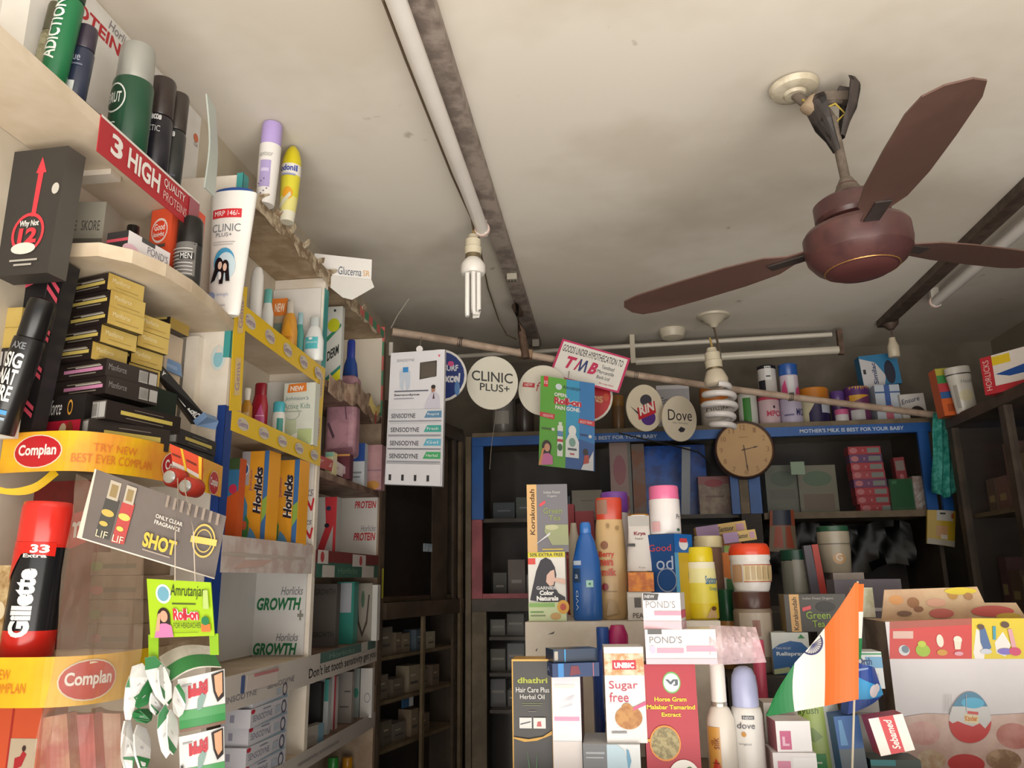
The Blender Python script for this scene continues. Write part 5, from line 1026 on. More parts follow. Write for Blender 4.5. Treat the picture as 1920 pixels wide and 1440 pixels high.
inb('powder_carton', 'pinkish carton with a red oval printed on it behind the clock', (1314, 893, 1372, 975), 3.19, .06, '#b8a48c/#9a7f72/30', S1, [('r', 0, .8, 1, 1, '#b06c6c'), ('e', .5, .82, .3, .1, '#b03a44'), ('r', .2, .45, .8, .5, '#8a6f60')])
inb('paper_roll', 'slanted pale paper roll behind the left glass', (1276, 838, 1292, 940), 3.16, .015, '#a8b0bc', S1 + .002, ry=4, cat='paper')
for k, (a, b, yt, c) in enumerate(((925, 965, 905, '#3f4a52'), (968, 1000, 890, '#4a5148'), (1003, 1040, 920, '#56504a'), (1042, 1070, 900, '#3c4450'))):
    inb('medicine_box', 'dim grey carton behind the left glass, %s from the blue stile' % ('first', 'second', 'third', 'fourth')[k], (a, yt, b, 975), 3.22, .08, c, S1, [('r', .2, .5, .8, .56, '#8a9098')], H=.07 + .02 * (k % 2))
for k, (a, b, h, c) in enumerate(((925, 950, .08, '#5c5a54'), (953, 985, .13, '#7a6a62'), (988, 1030, .07, '#8a847c'), (1034, 1066, .12, '#6c3a3c'), (1070, 1118, .14, '#9a2f38'))):
    inb('medicine_box', 'carton on the lower shelf behind the pink framed glass, %s from the left' % ('first', 'second', 'third', 'fourth', 'fifth')[k], (a, 1040, b, 1115), 3.22, .08, c, 1.448, [('r', .2, .3, .8, .4, '#b0a8a0')], H=h)
for si, z in enumerate((1.29, 1.16, 1.03)):
    for k, (a, b) in enumerate(((920, 948), (952, 984), (1000, 1030))):
        inb('medicine_box', '%s carton on the %s shelf behind the lower left glass' % (('left', 'middle', 'right')[k], ('upper', 'middle', 'lowest')[si]), (a, 1200, b, 1300), 3.2, .08, ('#8c8a84', '#6a665e', '#77787c', '#5a5650')[(k + si) % 4], z, [('r', .1, .5, .9, .6, '#a8a59a')], H=.06 + .02 * ((k + si) % 3))
# right glass bay
inb('powder_carton', 'large grey-green carton with two oval emblems behind the right glass', (1440, 872, 1500, 955), 3.20, .08, '#75796a', S2, [('e', .55, .72, .4, .16, '#5a6a58'), ('r', .1, .3, .9, .5, '#6a6e60')])
inb('powder_carton', 'large grey-green carton with an oval emblem, beside the first', (1502, 872, 1574, 955), 3.18, .08, '#85826f', S2, [('e', .5, .72, .38, .16, '#5f7a62'), ('r', .1, .08, .9, .4, '#7c6a5a')])
bp('door_sticker', (PY(1483, 880, 3.1).x, YB0 - .0005, PY(1483, 890, 3.1).z), (PY(1509, 880, 3.1).x, YB0 + .0015, PY(1483, 866, 3.1).z), M('#8fa890', .5), 'small green and white sticker on the glass')
zz = S2
for k in range(8):
    c = ('#c9404c', '#c03a48', '#c9404c', '#8a4a7c', '#c4505c', '#cc4450', '#7a4a80', '#c9404c')[k]
    inb('soap_box', 'pinkish red soap carton, %s of the stack behind the right glass' % ('bottom', 'second', 'third', 'fourth', 'fifth', 'sixth', 'seventh', 'topmost')[k] + ('' if k in (0, 7) else ' from the bottom'), (1600 + (12 if k == 0 else 8 - k), 900, 1662 + (20 if k == 0 else 8 - k), 940), 3.19, .06, c, zz, [('e', .16, .5, .12, .35, '#e08a90'), ('t', 'x', .42, .35, .48, .65, '#f0c0c0'), ('r', .58, .2, .95, .8, '#9aa09a')], H=.031)
    zz += .0318
inb('soap_box', 'upright red carton behind the right glass', (1682, 828, 1702, 890), 3.24, .04, '#b0404a', S2 + .085 - .0006, [('r', .1, .6, .9, .9, '#a89a94'), ('e', .5, .4, .2, .1, '#e08a90')], H=.13, ry=-3)
inb('soap_box', 'red carton leaning diagonally behind the right glass', (1700, 840, 1718, 905), 3.27, .04, '#a83c40', S2 + .064, [('r', .1, .6, .9, .9, '#a8a09a')], H=.13, ry=38)
inb('tea_pack', 'dark green wrapped pack behind the right glass', (1673, 888, 1718, 950), 3.17, .05, '#2f6a42', S2, [('r', .1, .85, .3, .95, '#4f8a62'), ('r', 0, 0, 1, .12, '#4a7a54')], rough=.25, H=.122)
pk = inb('wrapped_pack', 'silvery plastic wrapped pack with painted wrinkle glints behind the right glass', (1718, 878, 1758, 950), 3.16, .05, '#bfa8a0/#d8d0cc/40', S2, [('p', [(.05, .2), (.5, .5), (.9, .95), (.45, .62)], '#e9e4e2'), ('p', [(.1, .35), (.6, .65), (.55, .70), (.1, .42)], '#efecea'), ('p', [(.2, .1), (.7, .3), (.65, .38), (.15, .2)], '#efecea')], rough=.15, H=.13)  # pale slivers paint the glints along the folds of the wrapping
# black film and dark gap below the right bay
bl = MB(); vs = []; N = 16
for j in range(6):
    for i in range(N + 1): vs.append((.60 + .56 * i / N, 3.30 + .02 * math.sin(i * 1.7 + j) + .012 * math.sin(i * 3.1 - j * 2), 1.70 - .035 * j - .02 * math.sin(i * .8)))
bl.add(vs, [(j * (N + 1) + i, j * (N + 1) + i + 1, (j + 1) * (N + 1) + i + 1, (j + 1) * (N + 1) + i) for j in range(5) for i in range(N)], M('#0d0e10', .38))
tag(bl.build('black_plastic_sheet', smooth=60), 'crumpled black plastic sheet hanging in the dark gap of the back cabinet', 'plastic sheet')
# turquoise cloth and its blue post
pp = PY(1800, 970, 3.06); bp('corner_trim', (XB1 + .0005, YB0 - .03, 1.70), (XB1 + .035, YB0 - .012, 1.96), bluep, 'blue covered corner trim')
lo = []; hi = []
cl = MB(); vs = []; NC = 18; NR = 12
for j in range(NR + 1):
    for i in range(NC + 1):
        u = i / NC; v = j / NR; a = PY(1752 + 52 * u + 18 * v * u, 772 + 150 * v, 2.98); vs.append((a.x + .004 * math.sin(9 * u), 2.99 + .012 * math.sin(u * 22 + v * 2) + .006 * math.sin(v * 9), a.z - .02 * math.sin(u * 5) * v))
cl.add(vs, [(j * (NC + 1) + i, j * (NC + 1) + i + 1, (j + 1) * (NC + 1) + i + 1, (j + 1) * (NC + 1) + i) for j in range(NR) for i in range(NC)], M('#1f8c80/#4fb0a4/60', .7, s=60))
o = cl.build('turquoise_cloth', smooth=60); md = o.modifiers.new('s', 'SOLIDIFY'); md.thickness = .002
tag(o, 'turquoise patterned cloth hanging at the right corner of the back cabinet', 'cloth')
# ================================================================== right-hand cabinet
rc = empty('glass_cabinet', (1.2, 2.2, 0))
def rp(name, a, b, m): o = MB().box((a[0] - 1.2, a[1] - 2.2, a[2]), (b[0] - 1.2, b[1] - 2.2, b[2]), m).build(name, rc); return o
rp('top_board', (1.195, 1.3, 2.0), (WR - .005, 2.945, 2.035), wood)
rp('back_panel', (WR - .02, 1.3, 0), (WR - .006, 2.94, 1.999), wdark)
for y in (2.905, 2.52, 2.1, 1.6): rp('door_stile', (1.197, y, 0), (1.222, y + .035, 1.999), wood)
for z in (1.70, 1.38): rp('inner_shelf', (1.235, 1.32, z - .015), (WR - .021, 2.92, z), woodl); 
rp('end_panel', (1.223, 2.925, 0), (WR - .021, 2.94, 1.999), wdark)
rp('glass_pane', (1.206, 1.64, .3), (1.209, 2.90, 1.998), glassb)
tag(rc, 'dark wooden glass-fronted cabinet along the right-hand wall', 'cabinet')
random.seed(4)
for si, z in enumerate((1.70, 1.38)):
    y = 2.90; k = 0
    while y > 2.2:
        w_ = random.uniform(.05, .10); h_ = random.uniform(.10, .22)
        c = random.choice(['#8a6a60', '#6f5a4a', '#9a8060', '#7a6a5a', '#a08a6a', '#6a4a4a'])
        mb = boxmb(.06, w_, h_, c, .5, left=[('r', .2, .3, .8, .5, '#b0a070')]); o = mb.build('medicine_box'); o.location = (1.31, y - w_ / 2, z + .0006)
        tag(o, 'dim brownish carton, %s from the far end on the %s shelf of the right cabinet' % (('first', 'second', 'third', 'fourth', 'fifth', 'sixth', 'seventh', 'eighth', 'ninth', 'tenth', 'eleventh', 'twelfth', 'last')[k], ('upper', 'lower')[si]), 'carton', 'dim cartons in the right cabinet'); y -= w_ + .01; k += 1
# things on the right cabinet
ZR = 2.0356
bx2('tea_pack', 'tall narrow carton in yellow, green, red, blue and orange on the right cabinet', 'carton', (1772, 782, 2.86), (1802, 2.86), .06, '#d9652a', top=690, z0=ZR, front=[('r', 0, .85, 1, 1, '#b0a83a'), ('r', 0, .68, 1, .85, '#3f8a4a'), ('r', 0, .50, 1, .68, '#c03a44'), ('r', 0, .36, 1, .50, '#2f5f9a'), ('r', .3, .08, .7, .24, '#a84a1c')], ry=-4)
turned('supplement_bottle', 'white plastic supplement bottle with a dark ring under its lid', 'bottle', (1797, 684, 1845, 772), 2.80, [('body', '#d8d3ca', [(.8, 0), (.85, .03), (.92, .6), (1, .80)]), ('lid', '#cfcac2', [(1, .80), (1.02, .82, '#3a3432'), (1.02, .845), (1.04, .86), (1.02, .99), (.9, 1)])], zb=ZR, oval=.7, ry=-5, dec={'body': [('t', 'Health', .4, .62, .95, .7, '#8a8a88'), ('e', .5, .35, .3, .12, '#d8cfae'), ('r', .1, .1, .22, .6, '#a8a49c')]})
bx2('powder_carton', 'red, white and blue carton at the far right on the right cabinet', 'carton', (1850, 758, 2.55), (1960, 2.40), .07, '#c2303a', top=672, z0=ZR, front=[('r', .22, .0, 1, 1, '#e6dcd4'), ('r', .22, .72, .55, .95, '#e8c62c'), ('p', [(.25, .48), (1, .62), (1, .36), (.5, .36)], '#1f4f9c'), ('r', .22, 0, 1, .18, '#c2303a'), ('t', 'HORLICKS', .05, .1, .16, .9, '#f0c8c4', {'rot': 90})])
# ================================================================== tins on top of the back cabinet
ZK = ZB + .0186
def kan(label, rect, Y, body, lid, lf=.15, dec=None, name='milk_tin', cat='tin', zb=ZK, lidr=1.0):
    return turned(name, label, cat, rect, Y, [('tin', body, [(.97, 0), (1, .01), (1, 1 - lf)]), ('lid', lid, [(lidr, 1 - lf), (lidr * 1.03, 1 - lf + .01), (lidr * 1.02, .98), (lidr * .95, 1)])], zb=zb, n=30, dec={'tin': dec} if dec else None)
kan('greyish tin at the left end of the cabinet top behind the round signs', (920, 738, 962, 800), 3.2, '#8f8a86', '#77726c', dec=[('r', .2, .3, .8, .6, '#b8b4ae')])
kan('dark lidded tin next to the greyish tin behind the round signs', (965, 745, 1000, 800), 3.2, '#4f4540', '#2c2826')
kan('small brown jar behind the red round sign', (1148, 740, 1172, 795), 3.2, '#8a6a4a', '#b08040', .3, name='glass_jar', cat='jar')
kan('yellowish jar behind the Rin round sign', (1205, 745, 1232, 795), 3.2, '#b8a878', '#8a7a5a', .25, name='glass_jar', cat='jar')
carton('supplement_box', 'silver grey carton half hidden behind the Dove round sign', 'carton', (1234, 722, 1296, 797), 3.25, .08, '#b4b2b8', zb=ZK, front=[('p', [(.1, .45), (.9, .66), (.9, .62), (.1, .38)], '#3a3634'), ('t', 'Ensure', .12, .60, .75, .74, '#55525a', {'skew': .1}), ('r', 0, .92, 1, 1, '#d8d6da')])
kan('orange topped tin behind the spiral bulb', (1319, 722, 1376, 800), 3.22, '#c9bfb4', '#c8732a', .35, dec=[('t', 'Ensure', .15, .4, .9, .6, '#4a4a55')])
kan('white tin with a green block behind the clock', (1390, 736, 1426, 796), 3.14, '#dadcd6', '#c9cac4', .08, dec=[('r', .18, .12, .58, .85, '#3f8a3a')])
kan('pale pink tin printed with small red letters', (1428, 742, 1469, 796), 3.14, '#d8bcc4', '#c8405c', .12, dec=[('t', 'MPO', .3, .3, .95, .5, '#c43c5c', {'bold': .02}), ('e', .65, .62, .05, .05, '#3a2a3a')])
kan('slim white tin with a dark top stacked on the pale pink tin', (1427, 683, 1462, 741), 3.14, '#d5d2ce', '#1e1c24', .12, zb=PY(1445, 741, 3.14).z, dec=[('r', .3, .5, .65, .95, '#e8e8e8'), ('r', .35, .6, .6, .64, '#333333'), ('r', 0, .05, .3, .5, '#2a2a34')])
kan('lavender tin standing under the blue-topped tin', (1470, 742, 1512, 796), 3.13, '#c4bcd6', '#8a6ab0', .08, dec=[('t', 'MO', .62, .3, .98, .56, '#3a3a6a', {'bold': .02}), ('r', .1, .3, .5, .36, '#77709a')])
kan('white tin with a blue top and pink flashes stacked on the lavender tin', (1468, 680, 1503, 741), 3.13, '#d9c9d8', '#2f5fb0', .36, zb=PY(1488, 741, 3.13).z, dec=[('p', [(.0, .0), (.3, .0), (.2, .5), (.05, .3)], '#e0508a'), ('p', [(.7, .0), (1, .0), (.95, .3), (.75, .2)], '#e0508a'), ('r', .32, .05, .66, .6, '#e6e6ea')])
kan('wide white and navy tin with an orange lid', (1509, 724, 1566, 796), 3.15, '#d6cfae', '#d0822c', .30, dec=[('p', [(.2, .05), (.95, .05), (.95, .62), (.45, .62), (.2, .3)], '#2a2450'), ('r', .62, .3, .95, .66, '#c8d0dc')])
kan('small purple tin with a shiny lid behind the pink capped jar', (1566, 732, 1592, 796), 3.2, '#5a3f7a', '#6a4a96', .3)
kan('tiny white jar with a pink cap at the shelf edge', (1571, 766, 1596, 793), 3.10, '#d9d4d6', '#d8689a', .45, name='cream_jar', cat='jar')
kan('purple and yellow tin with a shiny purple lid', (1596, 722, 1643, 796), 3.17, '#7a3f6a', '#5a3070', .25, dec=[('p', [(.1, .55), (.9, .75), (.9, .98), (.1, .98)], '#e0a83a'), ('r', .1, .1, .62, .36, '#c9c9cc')])
carton('powder_carton', 'blue and white Similac carton tilted on top of another carton', 'carton', (1620, 664, 1692, 722), 3.25, .06, '#2f7fb0', ry=-4, zb=PY(1655, 722, 3.25).z, front=[('p', [(0, 0), (.55, 0), (.62, .3), (.4, .75), (0, .92)], '#d4d2d6'), ('e', .74, .4, .14, .38, '#22263c'), ('t', 'Similac', .28, .05, .40, .75, '#2c3a6a', {'rot': 90, 'bold': .02}), ('r', .05, .4, .12, .55, '#333')])
carton('powder_carton', 'grey and white carton supporting the tilted Similac carton', 'carton', (1622, 722, 1646, 796), 3.25, .06, '#cfcdd0', zb=ZK, front=[('t', 'E', .2, .7, .5, .9, '#556')])
carton('powder_carton', 'white carton with a blue column on top of the back cabinet', 'carton', (1648, 721, 1695, 796), 3.17, .07, '#c5cfdc', zb=ZK, front=[('r', .38, 0, .6, 1, '#3a5fa8'), ('r', 0, .78, 1, .82, '#3a5f9a'), ('r', .35, .0, .65, .45, '#c86a80')])
carton('supplement_box', 'white Ensure carton with a dark arch leaning at the right end', 'carton', (1696, 738, 1742, 796), 3.15, .07, '#d8d4d0', zb=ZK, ry=-3, front=[('e', .62, .18, .34, .36, '#2e201c'), ('t', 'Ensure', .05, .62, .80, .80, '#33405c', {'skew': .16, 'bold': .01}), ('e', .75, .2, .06, .1, '#d0a850')], right=[('r', .3, .6, .7, .75, '#333')])
# ================================================================== signs hung on the pole
def disc(label, cx, cy, rx, ry, Y, col, items, rim=None, dyaw=0, rot=0):
    n = 40; ol = [(.5 + .5 * math.cos(2 * math.pi * i / n), .5 + .5 * math.sin(2 * math.pi * i / n)) for i in range(n)]
    its = ([('e', .5, .5, .5, .5, rim), ('e', .5, .5, .46, .46, col)] if rim else []) + items
    a, b = math.cos(R_(rot)), math.sin(R_(rot))
    def cr(sx, sy): x, y = sx * rx, sy * ry; return (cx + a * x - b * y, cy + b * x + a * y)
    return card('round_sign', label, 'round sign', [cr(-1, -1), cr(1, -1), cr(1, 1), cr(-1, 1)], [Y - dyaw, Y + dyaw, Y + dyaw, Y - dyaw], rim or col, its, th=.004, outline=ol, rough=.35)
disc('navy blue round detergent sign half hidden behind the toothpaste dispenser', 826, 704, 49, 49, 2.46, '#22387c', [('t', 'SURF', .56, .58, .84, .70, '#e8e8ee', {'bold': .03}), ('t', 'excel', .50, .36, .88, .54, '#e8e8ee', {'bold': .04, 'shear': .1}), ('e', .70, .72, .06, .05, '#d8508a'), ('e', .82, .25, .05, .14, '#5f8ac0')], '#ece8e0')
disc('cream round sign lettered CLINIC PLUS+', 923, 718, 48, 50, 2.56, '#e9e4d4', [('t', 'CLINIC', .10, .55, .90, .74, '#3a3c3c', {'bold': .012, 'skew': -.09}), ('t', 'PLUS+', .26, .36, .84, .50, '#3a3c3c', {'bold': .012, 'skew': -.09})])
disc('cream round sign with a small red NEW flag behind the tall poster', 1018, 732, 46, 47, 2.66, '#e6e0cf', [('p', [(.10, .66), (.34, .64), (.33, .55), (.08, .57)], '#c2303a'), ('t', 'NEW', .13, .58, .29, .64, '#f3e8e0'), ('t', 'f', .36, .48, .46, .66, '#c2303a', {'shear': .3})])
disc('red round sign with a white rim partly behind the tall poster', 1104, 745, 45, 46, 2.76, '#c8242c', [('t', 'Bru', .52, .40, .70, .58, '#e9c9a0', {'bold': .02}), ('t', 's', .70, .38, .80, .52, '#e0a070', {'bold': .03}), ('e', .86, .5, .06, .08, '#d8583a')], '#e4ded0')
disc('cream round sign lettered Rin in red', 1209, 765, 34, 44, 2.80, '#e3d8c0', [('e', .55, .66, .16, .12, '#4a4750'), ('e', .55, .28, .20, .16, '#5a3a8a'), ('p', [(.28, .26), (.78, .36), (.78, .62), (.28, .52)], '#c8303a'), ('t', 'RIN', .33, .34, .74, .54, '#f0e6dc', {'bold': .04, 'skew': .2}), ('p', [(.10, .58), (.3, .42), (.28, .38)], '#4a4750')], dyaw=.05, rot=-8)
disc('cream round sign lettered Dove with a small bird', 1274, 785, 32, 43, 2.84, '#e5dac4', [('t', 'Dove', .16, .50, .86, .74, '#2f2c30', {'shear': .15, 'skew': -.14}), ('t', 'hair therapy', .28, .40, .72, .46, '#9a9488', {'skew': -.15}), ('p', [(.40, .26), (.50, .32), (.62, .26), (.56, .20), (.46, .20)], '#3a3840')], dyaw=.05, rot=-8)
# bank sign
ff = 'white and magenta TMB bank sign reading GOODS UNDER HYPOTHECATION TO'
card('bank_sign', ff, 'sign', [(1055, 635), (1182, 672), (1160, 737), (1029, 704)], 2.70, '#d22a68', [('r', .03, .05, .97, .95, '#f0ece4'), ('t', 'GOODS UNDER HYPOTHECATION TO', .05, .70, .93, .88, '#2c2c34', {'bold': .01}), ('t', 'T', .16, .30, .30, .62, '#d0205c', {'bold': .05, 'shear': .25}), ('p', [(.295, .30), (.35, .62), (.375, .62), (.32, .30)], '#d0205c'), ('p', [(.345, .62), (.365, .30), (.39, .30), (.37, .62)], '#2a3a78'), ('p', [(.365, .30), (.43, .62), (.455, .62), (.39, .30)], '#2a3a78'), ('p', [(.43, .62), (.445, .30), (.47, .30), (.455, .62)], '#2a3a78'), ('t', 'B', .49, .30, .61, .62, '#d0205c', {'bold': .05, 'shear': .25}), ('t', 'Tamilnad', .66, .52, .84, .62, '#55555c'), ('t', 'Mercantile', .62, .38, .86, .48, '#55555c'), ('t', 'Bank Ltd', .64, .24, .82, .33, '#55555c'), ('t', 'Be a step ahead', .70, .10, .90, .16, '#d0507a')], th=.004)
# tall poster
card('roll_on_poster', 'green and blue Amrutanjan Roll-on PAIN GONE poster hanging from the pole', 'poster', [(1014, 704), (1115, 719), (1115, 884), (1010, 872)], 2.60, '#5fae35',
  [('r', .48, 0, 1, 1, '#2f9ccc'), ('r', .72, 0, 1, 1, '#2a7cc0'), ('p', [(.48, 0), (1, 0), (1, .30), (.72, .34), (.48, .12)], '#2a5aa0'), ('p', [(.06, .88), (.14, .88), (.14, 1), (.06, 1)], '#d8303a'), ('t', '10', .07, .91, .13, .95, '#fff'), ('e', .34, .90, .06, .035, '#d9e6ea'), ('t', 'Amrutanjan', .41, .87, .74, .93, '#1e3040', {'shear': .3}),
   ('t', 'OPEN.', .26, .79, .50, .83, '#f2f2ee', {'bold': .03}), ('t', 'Roll-on', .26, .70, .76, .78, '#f6ecec', {'bold': .12}), ('t', 'Roll-on', .26, .70, .76, .78, '#c8283c', {'bold': .05}), ('t', 'PAIN GONE.', .28, .64, .74, .685, '#f2f2ee', {'bold': .03}),
   ('p', [(0, .54), (.26, .52), (.28, .58), (0, .59)], '#d03a44'), ('t', 'HEADACHE', .06, .54, .24, .57, '#f3dede'), ('p', [(.70, .52), (1, .50), (1, .56), (.72, .57)], '#d03a44'), ('t', 'BODY PAIN', .74, .52, .95, .55, '#f3dede'), ('r', .04, .40, .22, .42, '#4a6a30'), ('e', .25, .41, .03, .018, '#e8e8e0'), ('e', .92, .38, .03, .018, '#e8e8e0'), ('r', .74, .38, .88, .40, '#26407a'),
   ('r', .33, .12, .43, .46, '#e9ece6'), ('r', .33, .34, .43, .40, '#5f8fc0'), ('r', .33, .28, .43, .31, '#c23a4c'), ('e', .38, .22, .045, .04, '#3a6a4a'), ('r', .35, .46, .41, .50, '#dfe6dc'), ('p', [(.48, .12), (.72, .12), (.72, .30), (.66, .38), (.54, .38), (.48, .30)], '#e6ebec'), ('e', .60, .42, .07, .06, '#eef0ee'), ('e', .60, .29, .06, .05, '#7fa89c'), ('r', .52, .20, .68, .225, '#55606a'), ('r', .56, .15, .64, .17, '#c2606a'),
   ('e', .14, .21, .085, .07, '#2a1815'), ('p', [(.07, .08), (.2, .08), (.22, .22), (.06, .22)], '#2a1815'), ('e', .15, .20, .05, .045, '#d9a080'), ('p', [(.02, .0), (.26, .02), (.25, .11), (.18, .14), (.10, .13), (.03, .08)], '#d070a4'), ('p', [(0, 0), (.05, 0), (.09, .16), (.12, .20), (.06, .18)], '#d9905f'),
   ('p', [(.76, .0), (.98, .0), (.98, .22), (.90, .12), (.80, .06)], '#d8dade'), ('e', .84, .20, .045, .035, '#2a1815'), ('p', [(.80, .06), (.90, .08), (.90, .17), (.82, .16)], '#b8483a')], th=.003, edge='#c9d4c4')
# toothpaste dispenser
sd = [('t', 'SENSODYNE', .12, .925, .44, .945, '#77777f'), ('e', .90, .955, .02, .01, '#e0708a'), ('p', [(.55, .78), (.86, .80), (.86, .92), (.55, .91)], '#4a4238'), ('r', .575, .795, .84, .905, '#5c5348'), ('e', .28, .83, .10, .05, '#d5dbe6'), ('p', [(.20, .72), (.26, .70), (.28, .80), (.32, .70), (.38, .72), (.38, .85), (.18, .85)], '#c9d2e0'), ('p', [(.24, .84), (.34, .84), (.34, .88), (.24, .88)], '#3f8fd0'),
  ('r', .10, .69, .72, .70, '#6a6a78'), ('t', 'Sensodyne', .10, .655, .56, .675, '#44444e', {'bold': .02}), ('r', .10, .635, .46, .642, '#9a9aa4'), ('e', .81, .70, .035, .03, '#b5806a'), ('e', .81, .72, .04, .015, '#2e2420'), ('p', [(.66, .56), (.94, .56), (.92, .65), (.84, .685), (.76, .67), (.70, .62)], '#d2cede'), ('p', [(.80, .63), (.84, .63), (.82, .68)], '#5a3a3a')]
for k, (v, c1, tx) in enumerate(((.47, '#5f8fb4', 'Rapid'), (.365, '#3fa89c', 'Fresh'), (.265, '#5fb4d0', 'Gel'), (.17, '#3fae6a', 'Herbal'))):
    sd += [('r', .03, v, .97, v + .085, '#dcdce2'), ('r', .03, v - .006, .97, v + .002, '#8f8f98'), ('t', 'SENSODYNE', .07, v + .02, .58 - .08 * (k == 0), v + .055, '#4f4f58', {'bold': .02}), ('p', [(.66, v + .02), (.72, v + .07), (.97, v + .07), (.97, v + .02)], c1), ('t', tx, .72, v + .035, .92, v + .055, '#eef4f4')]
sd += [('r', .02, .0, .98, .15, '#e9e9ee')] + [('r', .08 + .22 * q, .028, .125 + .22 * q, .072, '#2a2a2e') for q in range(4)]
dsp = card('toothpaste_dispenser', 'tall white SENSODYNE toothpaste dispenser hanging at the left end of the pole', 'dispenser', [(733, 662), (834, 655), (829, 912), (721, 908)], 2.22, '#e6e5ea', sd, th=.022, edge='#cfcdd2', rough=.35)
hk = MB().lathe([(.004, 0), (.010, .0), (.010, .004), (.004, .004)], M('#e9e6e2', .4), 20)
o = hk.build('hanging_tab', dsp); q = PY(787, 655, 2.225); o.location = q - V(dsp.location); o.rotation_euler = (R_(90), 0, 0)
for (a, b, ya, yb, Ya, Yb, lab) in ((787, 790, 655, 632, 2.225, 2.47, 'short cord holding the toothpaste dispenser from the pole'), (1065, 1068, 712, 690, 2.60, 2.74, 'short cord holding the tall poster from the pole')):
    par_ = [o_ for o_ in C.objects if o_.name == ('toothpaste_dispenser' if a == 787 else 'roll_on_poster')][0]
    co = MB().tube([PY(a, ya, Ya), PY(b, yb, Yb)], .0015, M('#b8ac98', .6), 6).build('cord', par_, 60); co.matrix_parent_inverse = Matrix.Translation(-V(par_.location))
# curl of thin wire left of the pole and strings
wire('thin_wire', [PY(733, 615, 2.44), PY(745, 592, 2.42), PY(767, 560, 2.40)], .0016, '#b8b0a4', 'thin wire end sticking up at the left end of the pole')
wire('hanging_string', [PY(930, 768, 2.57), PY(928, 790, 2.6), PY(922, 830, 2.62), PY(918, 880, 2.62)], .0012, '#8a8072', 'thin string dangling below the CLINIC PLUS+ sign')
wire('cable_loop', [PY(1160, 812, 3.083), PY(1210, 824, 3.08), PY(1260, 835, 3.08), PY(1310, 848, 3.08), PY(1332, 868, 3.08)], .003, '#23201e', 'black cable sagging below the Rin and Dove signs', 'cable')
pz = MB().box((-.006, -.005, 0), (.006, .005, .045), M('#d9d4cc', .4)).build('wire_clip'); q = PY(734, 668, 2.43); pz.location = (q.x, 2.425, q.z)
tag(pz, 'small white clip hanging at the left end of the pole', 'clip')
# ---- clock
q = PY(1395, 844, 3.055); ck = empty('wall_clock', q, (R_(90), 0, R_(-3)))
RC_ = 53 * 3.04 / 1487
MB().lathe([(RC_ * .96, -.02), (RC_ * 1.02, -.012), (RC_ * 1.02, .014), (RC_ * .985, .020), (RC_ * .94, .018), (RC_ * .93, .010)], M('#4a2f22', .35), 56).build('rim', ck, 40)
fc = MB().lathe([(RC_ * .95, .006), (RC_ * .95, .011)], M('#d2a974', .5), 56)
its = []
for h in range(1, 13):
    a = R_(90 - 30 * h); u = .5 + .39 * math.cos(a); v = .5 + .39 * math.sin(a); w_ = .035 if h < 10 else .055
    its.append(('t', str(h), u - w_ / 1.3, v - .045, u + w_ / 1.3, v + .045, '#a87f50'))
its += [('t', 'AJANTA', .42, .70, .58, .73, '#a87f50'), ('o', .5, .5, .475, .475, .02, '#b8905c')]
fc.decal(its, lambda a, b, e: (a - RC_, b - RC_, .0112 + e), 2 * RC_, 2 * RC_); fc.build('face', ck, 40)
hm = M('#4a2c1c', .4)
def hand(name, ang, ln, w_, z, tail=.2):
    mb = MB().prism([(-w_, -ln * tail), (w_, -ln * tail), (w_ * .8, ln * .6), (w_ * 1.9, ln * .72), (0, ln), (-w_ * 1.9, ln * .72), (-w_ * .8, ln * .6)], z, z + .0012, 'z', hm); o = mb.build(name, ck); o.rotation_euler = (0, 0, R_(-ang))
hand('hour_hand', 78, RC_ * .50, .0016, .0135); hand('minute_hand', 175, RC_ * .82, .0013, .0155)
MB().lathe([(.004, .0125), (.004, .0175), (.002, .018)], hm, 14).build('hub', ck)
tag(ck, 'round wall clock with a tan face and dark brown rim showing half past two', 'clock')
# hanging pouches under the right glass shelf
card('hanging_pouch', 'navy and orange pouch hanging below the shelf right of the clock', 'pouch', [(1444, 958), (1488, 956), (1495, 1036), (1442, 1034)], 3.065, '#a8563a', [('r', .1, .64, .85, 1, '#26304a'), ('r', 0, .0, 1, .62, '#8f7f6a'), ('p', [(.15, .1), (.5, .1), (.45, .6), (.2, .6)], '#b8543a'), ('p', [(.6, .1), (.9, .1), (.8, .6), (.6, .6)], '#b8543a')], th=.01, bend=.01)
card('hanging_pouch', 'yellow and white pouch hanging below the right end of the shelf', 'pouch', [(1739, 956), (1792, 958), (1790, 1026), (1738, 1019)], 3.065, '#c9a82e', [('r', .3, .70, .9, 1, '#c8c4be'), ('e', .88, .85, .06, .08, '#c86a3a'), ('r', .3, .25, .7, .55, '#d0a070'), ('r', 0, 0, 1, .16, '#b8b0a0'), ('r', .45, .18, .7, .3, '#e0d8c8'), ('r', .4, .88, .6, .93, '#333')], th=.01, bend=.01)
